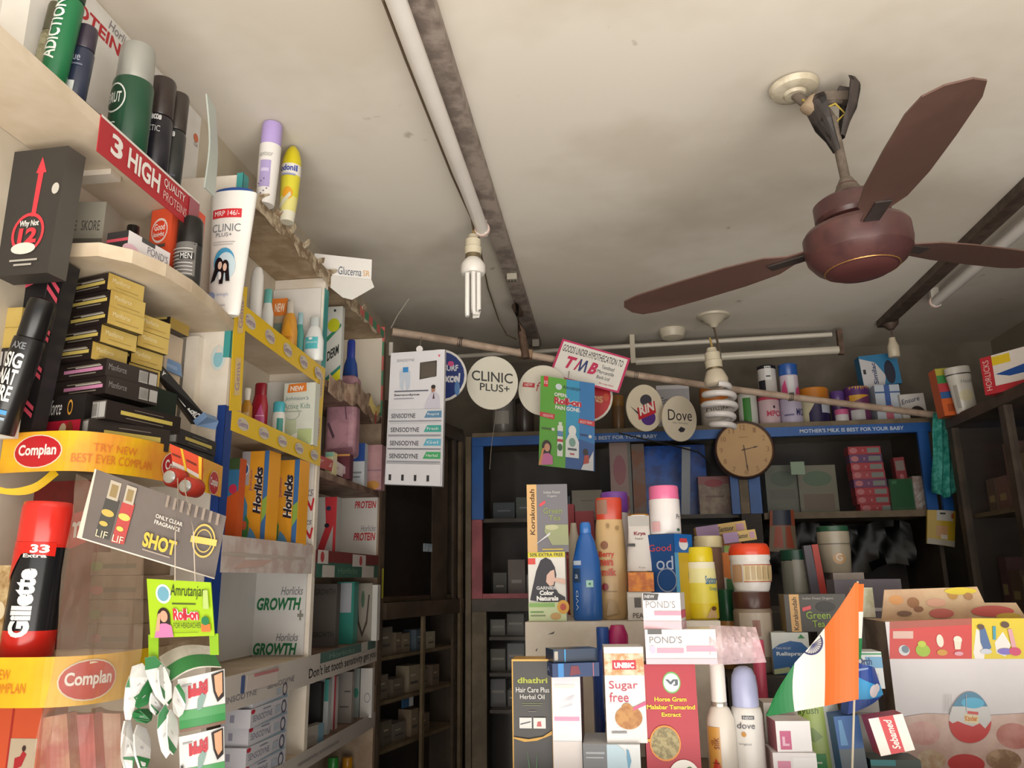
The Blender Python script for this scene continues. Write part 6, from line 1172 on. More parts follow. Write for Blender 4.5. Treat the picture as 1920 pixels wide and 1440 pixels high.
# ================================================================== counter
ZC1, ZC2 = 1.20, 1.425
ct = empty('shop_counter', (.45, 1.6, 0))
def kp(name, a, b, m): return MB().box((a[0] - .45, a[1] - 1.6, a[2]), (b[0] - .45, b[1] - 1.6, b[2]), m).build(name, ct)
kp('body', (-.15, 1.14, 0), (1.18, 2.25, ZC1 - .02), wdark)
kp('counter_top', (-.17, 1.12, ZC1 - .0195), (1.19, 2.27, ZC1), M('#6a5a48/#57483a', .5))
tag(ct, 'dark shop counter carrying the crowded display in the foreground', 'counter')
st = empty('display_step', (.06, 1.7, ZC1))
m_ = MB().box((-.223, -.2, .0006), (.125, .42, ZC2 - ZC1), M('#dfd7cb/#cbc1b2', .6, s=8)); 
fmx = lambda a, b, e: (-.223 + a, -.2 - e, .0006 + b)
m_.decal([('p', [(.09, .90), (.12, .925), (.115, .905)], '#4a443e'), ('p', [(.04, .78), (.05, .80), (.045, .77)], '#4a443e'), ('p', [(.20, .74), (.22, .75), (.22, .735)], '#5a544c')], fmx, .448, ZC2 - ZC1)
m_.build('block', st)
tag(st, 'white painted display step on the counter with chipped paint', 'display step')
s2 = MB().box((-.11, 0, 0), (.17, .75, .13), M('#3c342d/#2e2823', .6)).build('display_step'); s2.location = (.30, 1.50, ZC1 + .0006)
s2b = MB().box((0, 0, 0), (.42, .62, .13), M('#3c342d/#2e2823', .6)).build('display_step'); s2b.location = (.471, 1.62, ZC1 + .0006); tag(s2b, 'low dark display step behind the toy egg display carton', 'display step')
tag(s2, 'low dark display step between the white step and the flag', 'display step')
ZR2 = ZC1 + .131
s3 = MB().box((-.115, 0, 0), (.50, .42, .095), M('#3c342d/#2e2823', .6)).build('display_step'); s3.location = (.31, 1.80, ZR2)
tag(s3, 'upper dark display step behind the jars on the right half of the counter', 'display step')
ZR3 = ZR2 + .0956

def cc(name, label, cat, rect, Y, d, col, its=(), zb=ZC2, **k): return carton(name, label, cat, rect, Y, d, col, zb=zb + .0006, front=list(its), **k)
# ---------------- on the white step
cc('hair_colour_box', 'black and white Garnier hair colour carton with a long-haired face', 'carton', (992, 1035, 1062, 1160), 1.52, .045, '#e9e6e0',
   [('r', 0, .92, 1, 1, '#e3d52a'), ('t', '50% EXTRA FREE', .05, .935, .95, .985, '#3a3a20', {'bold': .02}), ('r', 0, .82, .2, .91, '#e0483c'), ('p', [(.04, .30), (.10, .45), (.22, .72), (.34, .88), (.48, .92), (.62, .88), (.72, .78), (.76, .66), (.70, .5), (.8, .40), (.98, .34), (.98, .28), (.5, .26)], '#26212e'), ('p', [(.50, .66), (.60, .72), (.70, .74), (.72, .62), (.68, .52), (.58, .50), (.48, .56)], '#e6bfae'), ('p', [(.62, .58), (1, .52), (1, .60), (.7, .62)], '#e6bfae'), ('t', 'GARNIER', .22, .45, .75, .50, '#e8e8ea', {'bold': .02}), ('t', 'Color', .30, .37, .68, .44, '#fff', {'bold': .05}), ('t', 'Naturals', .22, .29, .80, .36, '#fff', {'bold': .05}), ('r', 0, 0, 1, .27, '#cfdcae'), ('r', .02, .20, .7, .26, '#8fbf6a'), ('e', .92, .2, .16, .10, '#e0a83a'), ('e', .92, .2, .08, .05, '#c2503a'), ('r', .05, .12, .4, .14, '#6a9a4a'), ('r', .05, .07, .45, .09, '#7a8a5a'), ('e', .72, .07, .14, .05, '#c8a060')], left=[('r', 0, 0, 1, 1, '#8a6a50')])
zk = PY(1025, 1036, 1.52).z
cc('herbal_hair_box', 'grey Korakundah Green Tea carton in clear wrap on top of the hair colour carton', 'carton', (990, 908, 1066, 1034), 1.52, .05, '#77747a',
   [('r', .0, 0, .24, 1, '#d9ae74'), ('t', 'Korakundah', .07, .25, .19, .93, '#5a3f22', {'rot': 90, 'shear': .1, 'bold': .02}), ('t', 'Indian Finest', .42, .86, .82, .90, '#c9c7c0'), ('t', 'Organic', .5, .80, .74, .84, '#c9c7c0'), ('p', [(.30, .70), (.44, .76), (.46, .72), (.32, .66)], '#d8505a'), ('t', 'Green', .40, .56, .86, .65, '#8f9a5a', {'bold': .01}), ('t', 'Tea', .52, .46, .82, .54, '#8f9a5a', {'bold': .01}), ('p', [(.44, .40), (1, .40), (1, .1), (.6, .1), (.42, .3)], '#9aa078'), ('e', .60, .36, .16, .04, '#b8b890'), ('r', .36, .03, .86, .05, '#c9b44a'), ('p', [(.16, .10), (.55, .25), (.56, .29), (.2, .12)], '#d8d8dc')], side={'left': '#a8804e', 'top': '#a8804e'}, zb=zk, rough=.18, rz=4)
turned('oil_bottle', 'tall blue plastic hair oil bottle with a narrow neck on the white step', 'bottle', (1075, 978, 1130, 1160), 1.53, [('body', '#1f5ca8', [(.92, 0), (1, .02), (1, .42), (.94, .60), (.62, .80), (.40, .88)]), ('cap', '#2a6cb8', [(.36, .88), (.40, .885), (.38, .975), (.28, 1)])], zb=ZC2 + .0006, oval=.6, W=None,
   dec={'body': [('r', .06, .555, .32, .60, '#b9c6d8'), ('r', .04, .38, .28, .52, '#1a3a5c'), ('t', 'a', .1, .42, .2, .46, '#c8d4e0'), ('r', .48, .33, .72, .40, '#9fd0c4'), ('e', .6, .365, .04, .012, '#1a6a3a'), ('t', 'VVD', .12, .10, .2, .30, '#b8c8dc', {'rot': 90})]})
turned('shampoo_bottle', 'tan shampoo bottle with a wide orange-red cap and red lettering', 'shampoo', (1119, 932, 1180, 1160), 1.56, [('body', '#c9a878', [(.80, 0), (.92, .03), (1, .30), (1, .45), (.92, .68), (.84, .80), (.80, .815)]), ('cap', '#c0402a', [(.80, .815), (.82, .82), (.84, .98), (.78, 1)])], zb=ZC2 + .0006, oval=.6,
   dec={'body': [('e', .32, .60, .12, .035, '#8a5a40'), ('t', 'Berry', .14, .49, .62, .55, '#c2402a', {'bold': .03}), ('t', 'meera', .14, .43, .58, .48, '#c2402a', {'bold': .03}), ('t', 'milk', .22, .35, .66, .41, '#c2402a', {'bold': .03}), ('e', .3, .26, .1, .03, '#8a2a30'), ('r', .25, .22, .66, .225, '#8a6a4a'), ('e', .45, .76, .05, .02, '#9a7a50'), ('e', .75, .74, .05, .02, '#9a7a50'), ('p', [(.3, .03), (.7, .05), (.6, .14), (.4, .16)], '#a88a5c')], 'cap': [('r', .12, .86, .45, .98, '#8f6a58')]})
turned('cream_jar', 'white jar with a purple lid behind the tan shampoo bottle', 'jar', (1131, 921, 1183, 1060), 1.70, [('body', '#d9d0d6', cyl(0, .83, .96)), ('lid', '#8a4fb8', cyl(.83, 1, 1))], zb=ZC2 + .0006)
for k, (a, b, yt) in enumerate(((1064, 1082, 945), (1084, 1120, 958))):
    cc('soap_box', 'dark red carton standing behind the blue oil bottle, %s' % ('left and taller', 'right and shorter')[k], 'carton', (a, yt, b, 1150), 1.78, .05, '#8f1f2c', [('r', .1, .5, .9, .53, '#c8606a')])
turned('cream_bottle', 'small cream bottle half hidden behind the blue oil bottle', 'bottle', (1066, 980, 1088, 1060), 1.68, [('body', '#d9d2c0', [(.8, 0), (1, .05), (1, .8), (.6, .92), (.5, 1)])], zb=ZC2 + .0006)
# tube, orange box, grey box
zo1 = ZC2 + .0006
cc('balm_box', 'grey and white carton with a barcode at the right end of the white step', 'carton', (1178, 1110, 1224, 1160), 1.525, .05, '#c9c3bc', [('r', .28, .45, .56, .8, '#55504c'), ('r', .05, .82, .9, .95, '#dad4cc'), ('t', 'PEARS', .2, .08, .9, .26, '#6a5a50', {'bold': .02})])
zo = PY(1203, 1110, 1.525).z + .0002
cc('spice_box', 'orange flowery carton under the upright grey tube', 'carton', (1179, 1073, 1227, 1110), 1.525, .05, '#e08a24/#b8601c/60', zb=zo)
zo = PY(1203, 1073, 1.525).z + .0004
tb_ = empty('cream_tube', (PY(1202, 1072, 1.55).x, 1.55, zo + .0006)); hh = PY(1202, 966, 1.55).z - zo; ww = 24 * 1.55 / 1487
mb = MB(); vs = []
prof = [(ww * 1.02, .001, .012), (ww * 1.0, .15 * hh, .012), (ww * .86, .55 * hh, .008), (ww * .80, .78 * hh, .0035), (ww * .80, .80 * hh, .001), (ww * .78, .96 * hh, .001), (ww * .5, 1.0 * hh, .001)]
n = 24
for hw, z_q, dp in prof:
    for i in range(n): a = 2 * math.pi * i / n; vs.append((hw * math.cos(a), dp * math.sin(a), z_q))
fs = [(j * n + i, j * n + (i + 1) % n, (j + 1) * n + (i + 1) % n, (j + 1) * n + i) for j in range(len(prof) - 1) for i in range(n)] + [tuple(reversed(range(n))), tuple((len(prof) - 1) * n + i for i in range(n))]
mb.add(vs, fs, M('#d6d0cc', .35)); 
def fmq(a, b, e):
    for (w0, z0_, d0), (w1, z1_, d1) in zip(prof, prof[1:]):
        if z0_ <= b <= z1_: dq = d0 + (d1 - d0) * (b - z0_) / (z1_ - z0_); break
    else: dq = .012
    return (a - ww * .8, -dq - e - .0008, b)
mb.decal([('t', 'Krya', .25, .62, .8, .70, '#8a3040', {'bold': .03}), ('t', 'hair', .3, .56, .7, .60, '#77706c'), ('r', -.12, .44, .28, .49, '#3c3a3a'), ('t', 'Krya', .4, .05, .7, .09, '#8a8480')], fmq, ww * 1.6, hh); mb.build('body', tb_, 50)
MB().box((-ww * .8, -.0012, hh * .80), (ww * .8, .0012, hh * .985), M('#a8a39c', .3, .3)).build('crimped_end', tb_)
tag(tb_, 'upright pale grey cream tube with a silvery crimped end beside the tan bottle', 'tube')
turned('plastic_jar', 'amber lidded jar behind the upright grey tube', 'jar', (1180, 963, 1224, 1080), 1.80, [('body', '#d09a5a', cyl(0, .8)), ('lid', '#e0962a', cyl(.8, 1))], zb=ZC2 + .0006)
# blue Good Knight box with a pink capped bottle on top
cc('repellent_box', 'tall blue Good Knight carton under the pink-capped bottle', 'carton', (1226, 1002, 1262, 1150), 1.53, .06, '#164a86', [('t', 'Good', .1, .80, .9, .88, '#d24a54'), ('t', 'od', .35, .58, .95, .74, '#b8c4dc'), ('o', .7, .46, .35, .14, .1, '#8f9ab0')], right=[('r', 0, 0, 1, .78, '#caa92c'), ('r', 0, 0, .2, .78, '#4fa0d0'), ('r', .7, 0, 1, .55, '#3a78b0'), ('r', 0, .78, 1, 1, '#1a66b4'), ('e', .5, .88, .25, .07, '#e6e8ee'), ('r', .3, .9, .7, .95, '#d24a54')], rz=-38, W=.062)
zg = PY(1245, 1001, 1.53).z
turned('talc_bottle', 'white bottle with a bright pink cap standing on the blue carton', 'bottle', (1221, 909, 1280, 1000), 1.525, [('body', '#e9e4e4', cyl(0, .72, 1, .03)), ('cap', '#e0709c', [(.96, .72), (.97, .73), (.96, .97), (.9, 1)])], zb=ZC2 + .0006 + (PY(1244, 1002, 1.53).z - ZC2) + .0004, dec={'body': [('t', 'Pr', .84, .30, .96, .40, '#5a5a60'), ('r', .05, .05, .3, .25, '#e8b8bc'), ('e', .88, .08, .05, .03, '#4a6a5a')]})
turned('talc_bottle', 'white and yellow Santoor talc bottle with a bright yellow cap', 'bottle', (1293, 1025, 1353, 1165), 1.53, [('body', '#ecdf6a', [(.92, 0, '#e0c81c'), (1, .02, '#e0c81c'), (1, .22, '#e6d64a'), (.98, .5, '#efe8a8'), (.94, .70, '#f0ead0'), (.92, .79)]), ('cap', '#e2cb1a', [(.84, .79), (.86, .80), (.84, .97), (.76, 1)])], zb=ZC2 + .0006, dec={'body': [('t', 'Santoor', .58, .48, .96, .60, '#3a78a8', {'bold': .02}), ('t', 'Orange', .7, .38, .96, .45, '#4a88a0'), ('p', [(.55, .02), (.9, .02), (.85, .14), (.7, .16)], '#c9a878'), ('e', .8, .15, .08, .03, '#6a4a20')]})
turned('plastic_jar', 'jar with a cream lid behind the yellow talc bottle', 'jar', (1313, 1004, 1367, 1150), 1.66, [('body', '#8a6a5a', cyl(0, .85, .95)), ('lid', '#eadbae', cyl(.85, 1, 1))], zb=ZC2 + .0006)
# right of the white step
cc('spice_box', 'orange and white carton with a green leaf beside the orange-lidded jar', 'carton', (1350, 1036, 1380, 1130), 1.70, .04, '#ecebe4', [('p', [(0, .80), (1, .74), (1, 1), (0, 1)], '#ec8a3c'), ('r', .5, .52, .95, .76, '#3f7a44'), ('r', 0, .42, 1, .48, '#e05a2c'), ('r', 0, 0, 1, .42, '#5a4638')], zb=ZC2 if False else ZR2)
tj = ZR2
turned('plastic_jar', 'brown-lidded glass jar carrying the orange-lidded jar', 'jar', (1383, 1110, 1457, 1190), 1.545, [('body', '#8a7a6a', [(.92, 0), (1, .03), (1, .76), (.94, .79)]), ('lid', '#4a2a22', [(.96, .79), (.98, .80), (.98, .98), (.95, 1)])], zb=tj + .0006, dec={'body': [('r', .1, .2, .9, .74, '#b5a898'), ('r', .4, .45, .6, .65, '#8a5a4a')]})
zj = PY(1420, 1110, 1.545).z
turned('plastic_jar', 'big white jar with an orange-red lid and a printed table label', 'jar', (1378, 1018, 1456, 1110), 1.545, [('body', '#dedad6', [(.80, 0), (.86, .05), (.97, .25), (1, .48), (.97, .60), (.95, .63), (1, .68), (1, .76)]), ('lid', '#dc4420', [(1.0, .76), (1.02, .78), (1.0, .90), (.90, .985), (.84, 1)])], zb=zj, dec={'body': [('r', .25, .20, 1, .56, '#dcc9a0'), ('r', .25, .545, 1, .56, '#b8402c'), ('r', .25, .20, 1, .215, '#b8402c'), ('r', .02, .2, .22, .56, '#b08a6a')] + [('r', .30 + .14 * q, .25, .39 + .14 * q, .52, '#b8a078') for q in range(5)]})
turned('plastic_jar', 'green-lidded jar low behind the yellow talc bottle', 'jar', (1352, 1105, 1384, 1185), 1.62, [('body', '#c08a50', cyl(0, .6)), ('lid', '#1f5a38', cyl(.6, 1))], zb=ZR2 + .0006 if False else ZR2)
for k, (r_q, rz_, Y_) in enumerate((((1307, 982, 1402, 1004), 10, 1.95), ((1358, 996, 1420, 1016), 8, 1.85))):
    zb_ = (PY(1355, 1004, 1.95).z, PY(1390, 1016, 1.85).z)[k]
    cc('soap_box', 'slanted purple and yellow Santoor soap carton, %s of the two' % ('upper left', 'lower right')[k], 'carton', r_q, Y_, .05, '#d9b66a', [('r', 0, 0, .45, 1, '#a888b4'), ('t', 'Santoor', .45, .3, .75, .75, '#4a3a2a', {'bold': .02}), ('r', .8, .2, .95, .8, '#c89ab0')], zb=zb_, ry=-7)
for k, (x0, x1, Yq, top, lab) in enumerate(((1310, 1398, 1.96, 1012, 'pale carton stacked below the upper slanted soap carton'), (1365, 1440, 1.86, 1022, 'white and green carton stacked below the lower slanted soap carton'))):
    cc('medicine_box', lab, 'carton', (x0, top, x1, 1120), Yq, .04, ('#c9b9a8', '#d0cfc4')[k], [('r', 0, .9, 1, 1, ('#c05a3a', '#8aa83a')[k])], zb=ZR3)
# herbal box + relispray etc. on the low right step
cc('medicine_box', 'white and blue Relispray pain relief carton leaning under the black tea carton', 'carton', (1452, 1186, 1522, 1262), 1.535, .05, '#d5dad6', [('p', [(0, 0), (1, 0), (1, .58), (.8, .76), (.5, .80), (.2, .72), (0, .6)], '#2a62a0'), ('t', 'Relispray', .1, .42, .85, .54, '#dfe8f0', {'bold': .03}), ('t', 'PAIN RELIEF', .1, .60, .5, .65, '#cfd8e8'), ('p', [(.7, .86), (.9, .86), (.8, .96)], '#3a8a4a'), ('p', [(0, .12), (.4, .18), (.5, .06), (0, 0)], '#a9b48a')], zb=ZR2, side={'left': '#a8aaa4'})
zt = PY(1487, 1186, 1.535).z + .0003
cc('herbal_hair_box', 'black Korakundah Green Tea carton standing behind the paper flag', 'carton', (1476, 1114, 1592, 1186), 1.54, .05, '#47443f', [('r', .08, 0, .24, 1, '#d0a468'), ('t', 'Korakundah', .12, .04, .20, .92, '#4a3620', {'rot': 90, 'bold': .02}), ('t', 'Indian Finest Organic', .30, .84, .80, .92, '#b8b6b0'), ('p', [(.28, .64), (.42, .70), (.42, .60), (.28, .54)], '#d8505a'), ('e', .66, .66, .16, .14, '#26231f'), ('t', 'Green', .33, .34, .72, .54, '#8fae3c', {'bold': .01}), ('t', 'Tea', .42, .12, .62, .30, '#8fae3c', {'bold': .01})], zb=zt, side={'left': '#8a744c'})
cc('medicine_box', 'grey carton propping the right end of the black tea carton', 'carton', (1540, 1190, 1606, 1262), 1.56, .05, '#5c564e', zb=ZR2, H=zt - ZR2 - .001)
# jars with green lids and what stands near them, on the upper dark step
turned('plastic_jar', 'clear jar with a dark green lid and papers beside the pink cartons', 'jar', (1476, 1030, 1530, 1120), 1.86, [('body', '#8a8a80', cyl(0, .82)), ('lid', '#1a4a38', cyl(.82, 1, 1.02))], zb=ZR3, dec={'body': [('r', .3, .3, .9, .9, '#a09c90')]})
cc('booklet', 'grey folder standing between the two green-lidded jars', 'booklet', (1524, 1022, 1540, 1115), 1.84, .02, '#55505c', zb=ZR3, ry=-4)
cc('booklet', 'thin red booklet leaning between the two green-lidded jars', 'booklet', (1541, 1020, 1554, 1115), 1.84, .02, '#b83a2c', zb=ZR3, ry=-5)
zz = ZR3
for (h, c, lab) in ((.030, '#6a2030', 'dark red carton at the bottom of the small pile behind the flag'), (.022, '#8a7f8a', 'mauve carton in the middle of the small pile behind the flag'), (.026, '#b3a7a0', 'pale carton on top of the small pile under the green-lidded jar')):
    cc('soap_box', lab, 'carton', (1562, 1060, 1620, 1080), 1.86, .06, c, [('r', 0, 0, 1, .18, '#b03048')], zb=zz, H=h); zz += h + .0007
zz += .0002
turned('plastic_jar', 'clear powder jar with a green lid standing on the small carton pile', 'jar', (1545, 985, 1606, 1060), 1.865, [('body', '#a9a08e', [(.86, 0), (.92, .03), (.96, .3), (1, .5), (.98, .62), (1, .66), (1, .88)]), ('lid', '#1f5038', cyl(.88, 1, .98))], zb=zz, dec={'body': [('r', 0, .6, 1, .62, '#6a645a'), ('e', .5, .3, .2, .12, '#c9a070'), ('t', 'G', .4, .25, .6, .4, '#e8e4dc')]})
cc('medicine_box', 'wide mauve grey carton behind the top of the flag', 'carton', (1572, 1086, 1696, 1122), 1.78, .05, '#77707c', [('r', 0, .0, .8, .08, '#d0ccd0')], zb=ZR2 + 0, H=PY(1630, 1086, 1.78).z - ZR2) if False else None
cc('medicine_box', 'wide mauve carton behind the top of the flag', 'carton', (1570, 1086, 1696, 1150), 1.70, .06, '#77707c', [('r', .05, .62, .7, .66, '#d0ccd0')], zb=ZR2)
cc('wrapped_pack', 'clear wrapped yellowish pack just right of the flag', 'pack', (1614, 1140, 1646, 1190), 1.56, .04, '#c9c9a8/#e4e2d0/40', zb=ZR2 + .095, H=.052, rough=.15)
cc('medicine_box', 'grey carton under the wrapped yellowish pack', 'carton', (1608, 1192, 1652, 1300), 1.56, .05, '#6a6259', zb=ZR2, H=.094, )
# ---------------- front row on the counter (z 1.20)
Z0 = ZC1
cc('hair_oil_box', 'black and gold dhathri Hair Care Plus Herbal Oil carton at the left front', 'carton', (963, 1236, 1040, 1500), 1.25, .05, '#3f3c3b', [('r', 0, 0, .03, 1, '#c99a3c'), ('r', .97, 0, 1, 1, '#c99a3c'), ('r', 0, .985, 1, 1, '#d8ac50'), ('t', 'dhathri', .14, .815, .88, .86, '#a8ae3a', {'bold': .03}), ('t', 'Hair Care Plus', .10, .745, .92, .785, '#e6e4e0'), ('t', 'Herbal Oil', .2, .695, .80, .73, '#e6e4e0'), ('r', .25, .66, .75, .664, '#7f8a5a'), ('r', .25, .645, .72, .649, '#7f8a5a'), ('r', .4, .60, .6, .606, '#77736c'), ('r', .18, .475, .48, .555, '#d8d8d6'), ('p', [(.2, .50), (.45, .52), (.45, .53), (.2, .51)], '#55555a'), ('r', .52, .475, .82, .555, '#e0dcd8'), ('p', [(.6, .49), (.72, .49), (.7, .53), (.62, .525)], '#c05a5a'),
   ('p', [(.03, .40), (.3, .375), (.6, .385), (.97, .43), (.97, .46), (.75, .415), (.4, .395), (.03, .41)], '#cf9f40')] + [('p', [(.45 + .02 * q, 0), (.50 + .02 * q, 0), (.22 + .13 * q, .24 + .08 * (q % 2))], ('#2f5a3c', '#4a8a58')[q % 2]) for q in range(5)], zb=Z0, side={'top': '#b88c40'})
cc('soap_carton', 'tall plain white carton with a pink stripe beside the black oil carton', 'carton', (1040, 1268, 1094, 1500), 1.235, .10, '#e4e2e8', [('r', .06, .62, .94, .655, '#e89aba'), ('r', .1, .9, .8, .93, '#eadfd8'), ('r', 0, 0, 1, .45, '#d9d2d0')] + [('p', [(.15 + .04 * q, .72 + .015 * q), (.7 + .03 * q, .76 + .015 * q), (.7, .755 + .015 * q)], '#c9cad6') for q in range(6)], zb=Z0, side={'right': '#6a4a48'}, right=[('e', .5, .5, .3, .1, '#8a6a60')])
za = PY(1066, 1268, 1.235).z + .0004
bx2('ointment_carton', 'long dark blue carton lying across the white one, lower of the pair', 'carton', (1036, 1270, 1.215), (1124, 1.235), .045, '#1c3a6c', H=.019, z0=za, front=[('r', .12, 0, .24, 1, '#3a8ad0'), ('p', [(.36, .1), (.6, .2), (.55, .8), (.4, .8)], '#7a2a3c'), ('r', .86, 0, .88, 1, '#b06a7a')], left=[('t', 'A', .2, .3, .7, .7, '#8fa0c0')], side={'left': '#2a3f6e'})
bx2('ointment_carton', 'long dark blue carton lying across the white one, upper of the pair', 'carton', (1038, 1248, 1.225), (1122, 1.25), .04, '#17304f', H=.018, z0=za + .0196, front=[('r', .02, .15, .10, .85, '#b8aea0'), ('r', .24, 0, .27, 1, '#3aa0e0')], rough=.3)
# toothpaste box and biscuit box
cc('toothpaste_carton', 'grey and white carton under the biscuit carton', 'carton', (1096, 1396, 1204, 1500), 1.225, .09, '#d9dde0', [('r', 0, 0, .42, 1, '#6a6c70'), ('r', .05, .82, .38, .86, '#9aa0a6'), ('r', .05, .74, .36, .77, '#9aa0a6'), ('p', [(.42, 0), (.75, 0), (.82, .5), (.72, .9), (.6, 1), (.42, 1)], '#b3cbd8'), ('p', [(.78, .5), (.84, .7), (.8, .9), (.76, .92)], '#5f98b8')], zb=Z0)
zu = PY(1150, 1397, 1.225).z + .0004
cc('biscuit_box', 'white UNIBIC Sugar free biscuit carton with a cookie picture', 'carton', (1139, 1213, 1214, 1396), 1.235, .055, '#ebe8e6', [('p', [(0, .70), (1, .70), (1, .93), (0, .93)], '#c9925a/#e6d2b8/70'), ('r', .20, .76, .80, .86, '#c8283a'), ('t', 'UNIBIC', .25, .775, .75, .835, '#fff', {'bold': .05}), ('t', 'Sugar', .10, .535, .82, .64, '#c2365c', {'bold': .0}), ('t', 'free', .10, .42, .58, .52, '#c2365c'), ('e', .56, .26, .34, .12, '#c08a48/#a86c30/70'), ('e', .52, .36, .13, .05, '#c08a48/#a86c30/70'), ('p', [(.66, .33), (1, .39), (1, .43), (.70, .37)], '#d85a8a'), ('r', .12, .10, .5, .12, '#8a8a90')], zb=zu, left=[('r', 0, .7, 1, .93, '#8f3a3c')] + [('r', .3, .12 + .13 * q, .7, .19 + .13 * q, '#6a6460') for q in range(4)], side={'left': '#b8a68e'}, rz=3)
# caps of bottles peeping behind the biscuit box
turned('oil_bottle', 'blue bottle cap peeping over the biscuit carton', 'bottle', (1117, 1177, 1161, 1440), 1.39, [('body', '#1d3f8a', [(.9, 0), (1, .02), (1, .70), (.6, .84)]), ('cap', '#24509c', cyl(.84, 1, .56))], zb=Z0 + .0006)
turned('shampoo_bottle', 'magenta bottle cap peeping over the biscuit carton', 'bottle', (1147, 1173, 1190, 1440), 1.40, [('body', '#a8286c', [(.9, 0), (1, .02), (1, .70), (.95, .80)]), ('cap', '#b01f66', [(.95, .80), (.98, .81), (.98, .93), (.62, 1)])], zb=Z0 + .0006, n=10)
# red VJ box
cc('supplement_box', 'red VJ Horse Gram Malabar Tamarind Extract carton in the front row', 'carton', (1217, 1246, 1318, 1500), 1.24, .05, '#b4283a', [('e', .54, .86, .17, .085, '#6fae5a'), ('e', .54, .86, .15, .072, '#ecebe6'), ('t', 'VJ', .42, .835, .66, .885, '#55606a', {'bold': .06}), ('t', 'Horse Gram', .20, .715, .80, .75, '#f0cf2c', {'bold': .03}), ('t', 'Malabar Tamarind', .05, .655, .95, .69, '#f0cf2c', {'bold': .03}), ('t', 'Extract', .32, .60, .68, .632, '#f0cf2c', {'bold': .03}), ('e', .36, .40, .29, .135, '#e08a2c'), ('e', .36, .40, .265, .122, '#a89a6a/#7a6c42/160'), ('r', .0, .41, .08, .43, '#e0a02c'), ('e', .68, .16, .28, .12, '#efe9e2'), ('e', .78, .18, .08, .05, '#3f6a3a')], zb=Z0, side={'right': '#d9883a'})
zv = PY(1268, 1246, 1.24).z
# wrapped pair of Pond's cartons and the single one on top
pk = cc('cream_box', "wrapped twin POND'S pack with crumpled clear film lying on the red carton", 'cream pack', (1212, 1180, 1345, 1246), 1.235, .06, '#ece6e6', [('r', .04, .86, .24, 1, '#5a5a5a'), ('t', "POND'S", .06, .60, .52, .80, '#8a868a'), ('r', .16, .32, .54, .46, '#e9a3ba'), ('r', .58, .36, 1, .52, '#e9a3ba'), ('r', 0, 0, 1, .16, '#efc6d2'), ('e', .1, .42, .04, .12, '#d8c6e0')], zb=zv + .0004, W=None, rough=.25)
fm_ = []
vs = []; N1, N2 = 14, 7; o1 = PY(1345, 1245, 1.25); random.seed(9)
for j in range(N2 + 1):
    for i in range(N1 + 1):
        u, v = i / N1, j / N2; yb_ = 1248 - 6 * u; yt_ = 1172 + 4 * u
        x_ = 1330 + (95 + 12 * (1 - v)) * u - 8 * v * u; hgt = (1 - .35 * u)
        p = PY(x_, yb_ + (yt_ - yb_) * v * (1 - .0 * u), 1.262 - .03 * math.sin(math.pi * v) * hgt + .006 * math.sin(i * 1.9 + j * 2.3)); vs.append(p - o1)
mb = MB().add(vs, [(j * (N1 + 1) + i, j * (N1 + 1) + i + 1, (j + 1) * (N1 + 1) + i + 1, (j + 1) * (N1 + 1) + i) for j in range(N2) for i in range(N1)], MF('#f2d6dc', .55, .12, .6, 40))
o = mb.build('clear_wrap', pk, 60); o.matrix_parent_inverse = Matrix.Translation(-V(pk.location)); o.location = o1
zp = PY(1250, 1181, 1.24).z + .0006
cc('cream_box', "single white and pink POND'S carton standing on the wrapped pack", 'cream box', (1208, 1112, 1278, 1181), 1.24, .05, '#f3eff0', [('p', [(.02, .80), (.40, .80), (.44, .98), (.02, 1)], '#4c4a4c'), ('t', 'NEW', .06, .86, .32, .95, '#d8d8d8', {'bold': .02}), ('t', "POND'S", .08, .58, .86, .78, '#a3a0a4', {'bold': -.005}), ('r', .30, .38, 1, .50, '#e9a3ba'), ('r', 0, 0, 1, .22, '#f3c9d4')], zb=zp, rz=-12, right=[('r', 0, .3, 1, .52, '#d8607c'), ('r', 0, 0, 1, .2, '#efc6d2')], side={'right': '#d9d4d2'})
turned('talc_bottle', 'pinkish box end behind the twin cream pack', 'bottle', (1418, 1200, 1442, 1300), 1.44, [('body', '#c8506a', cyl(0, 1))], zb=Z0 + .0006) 
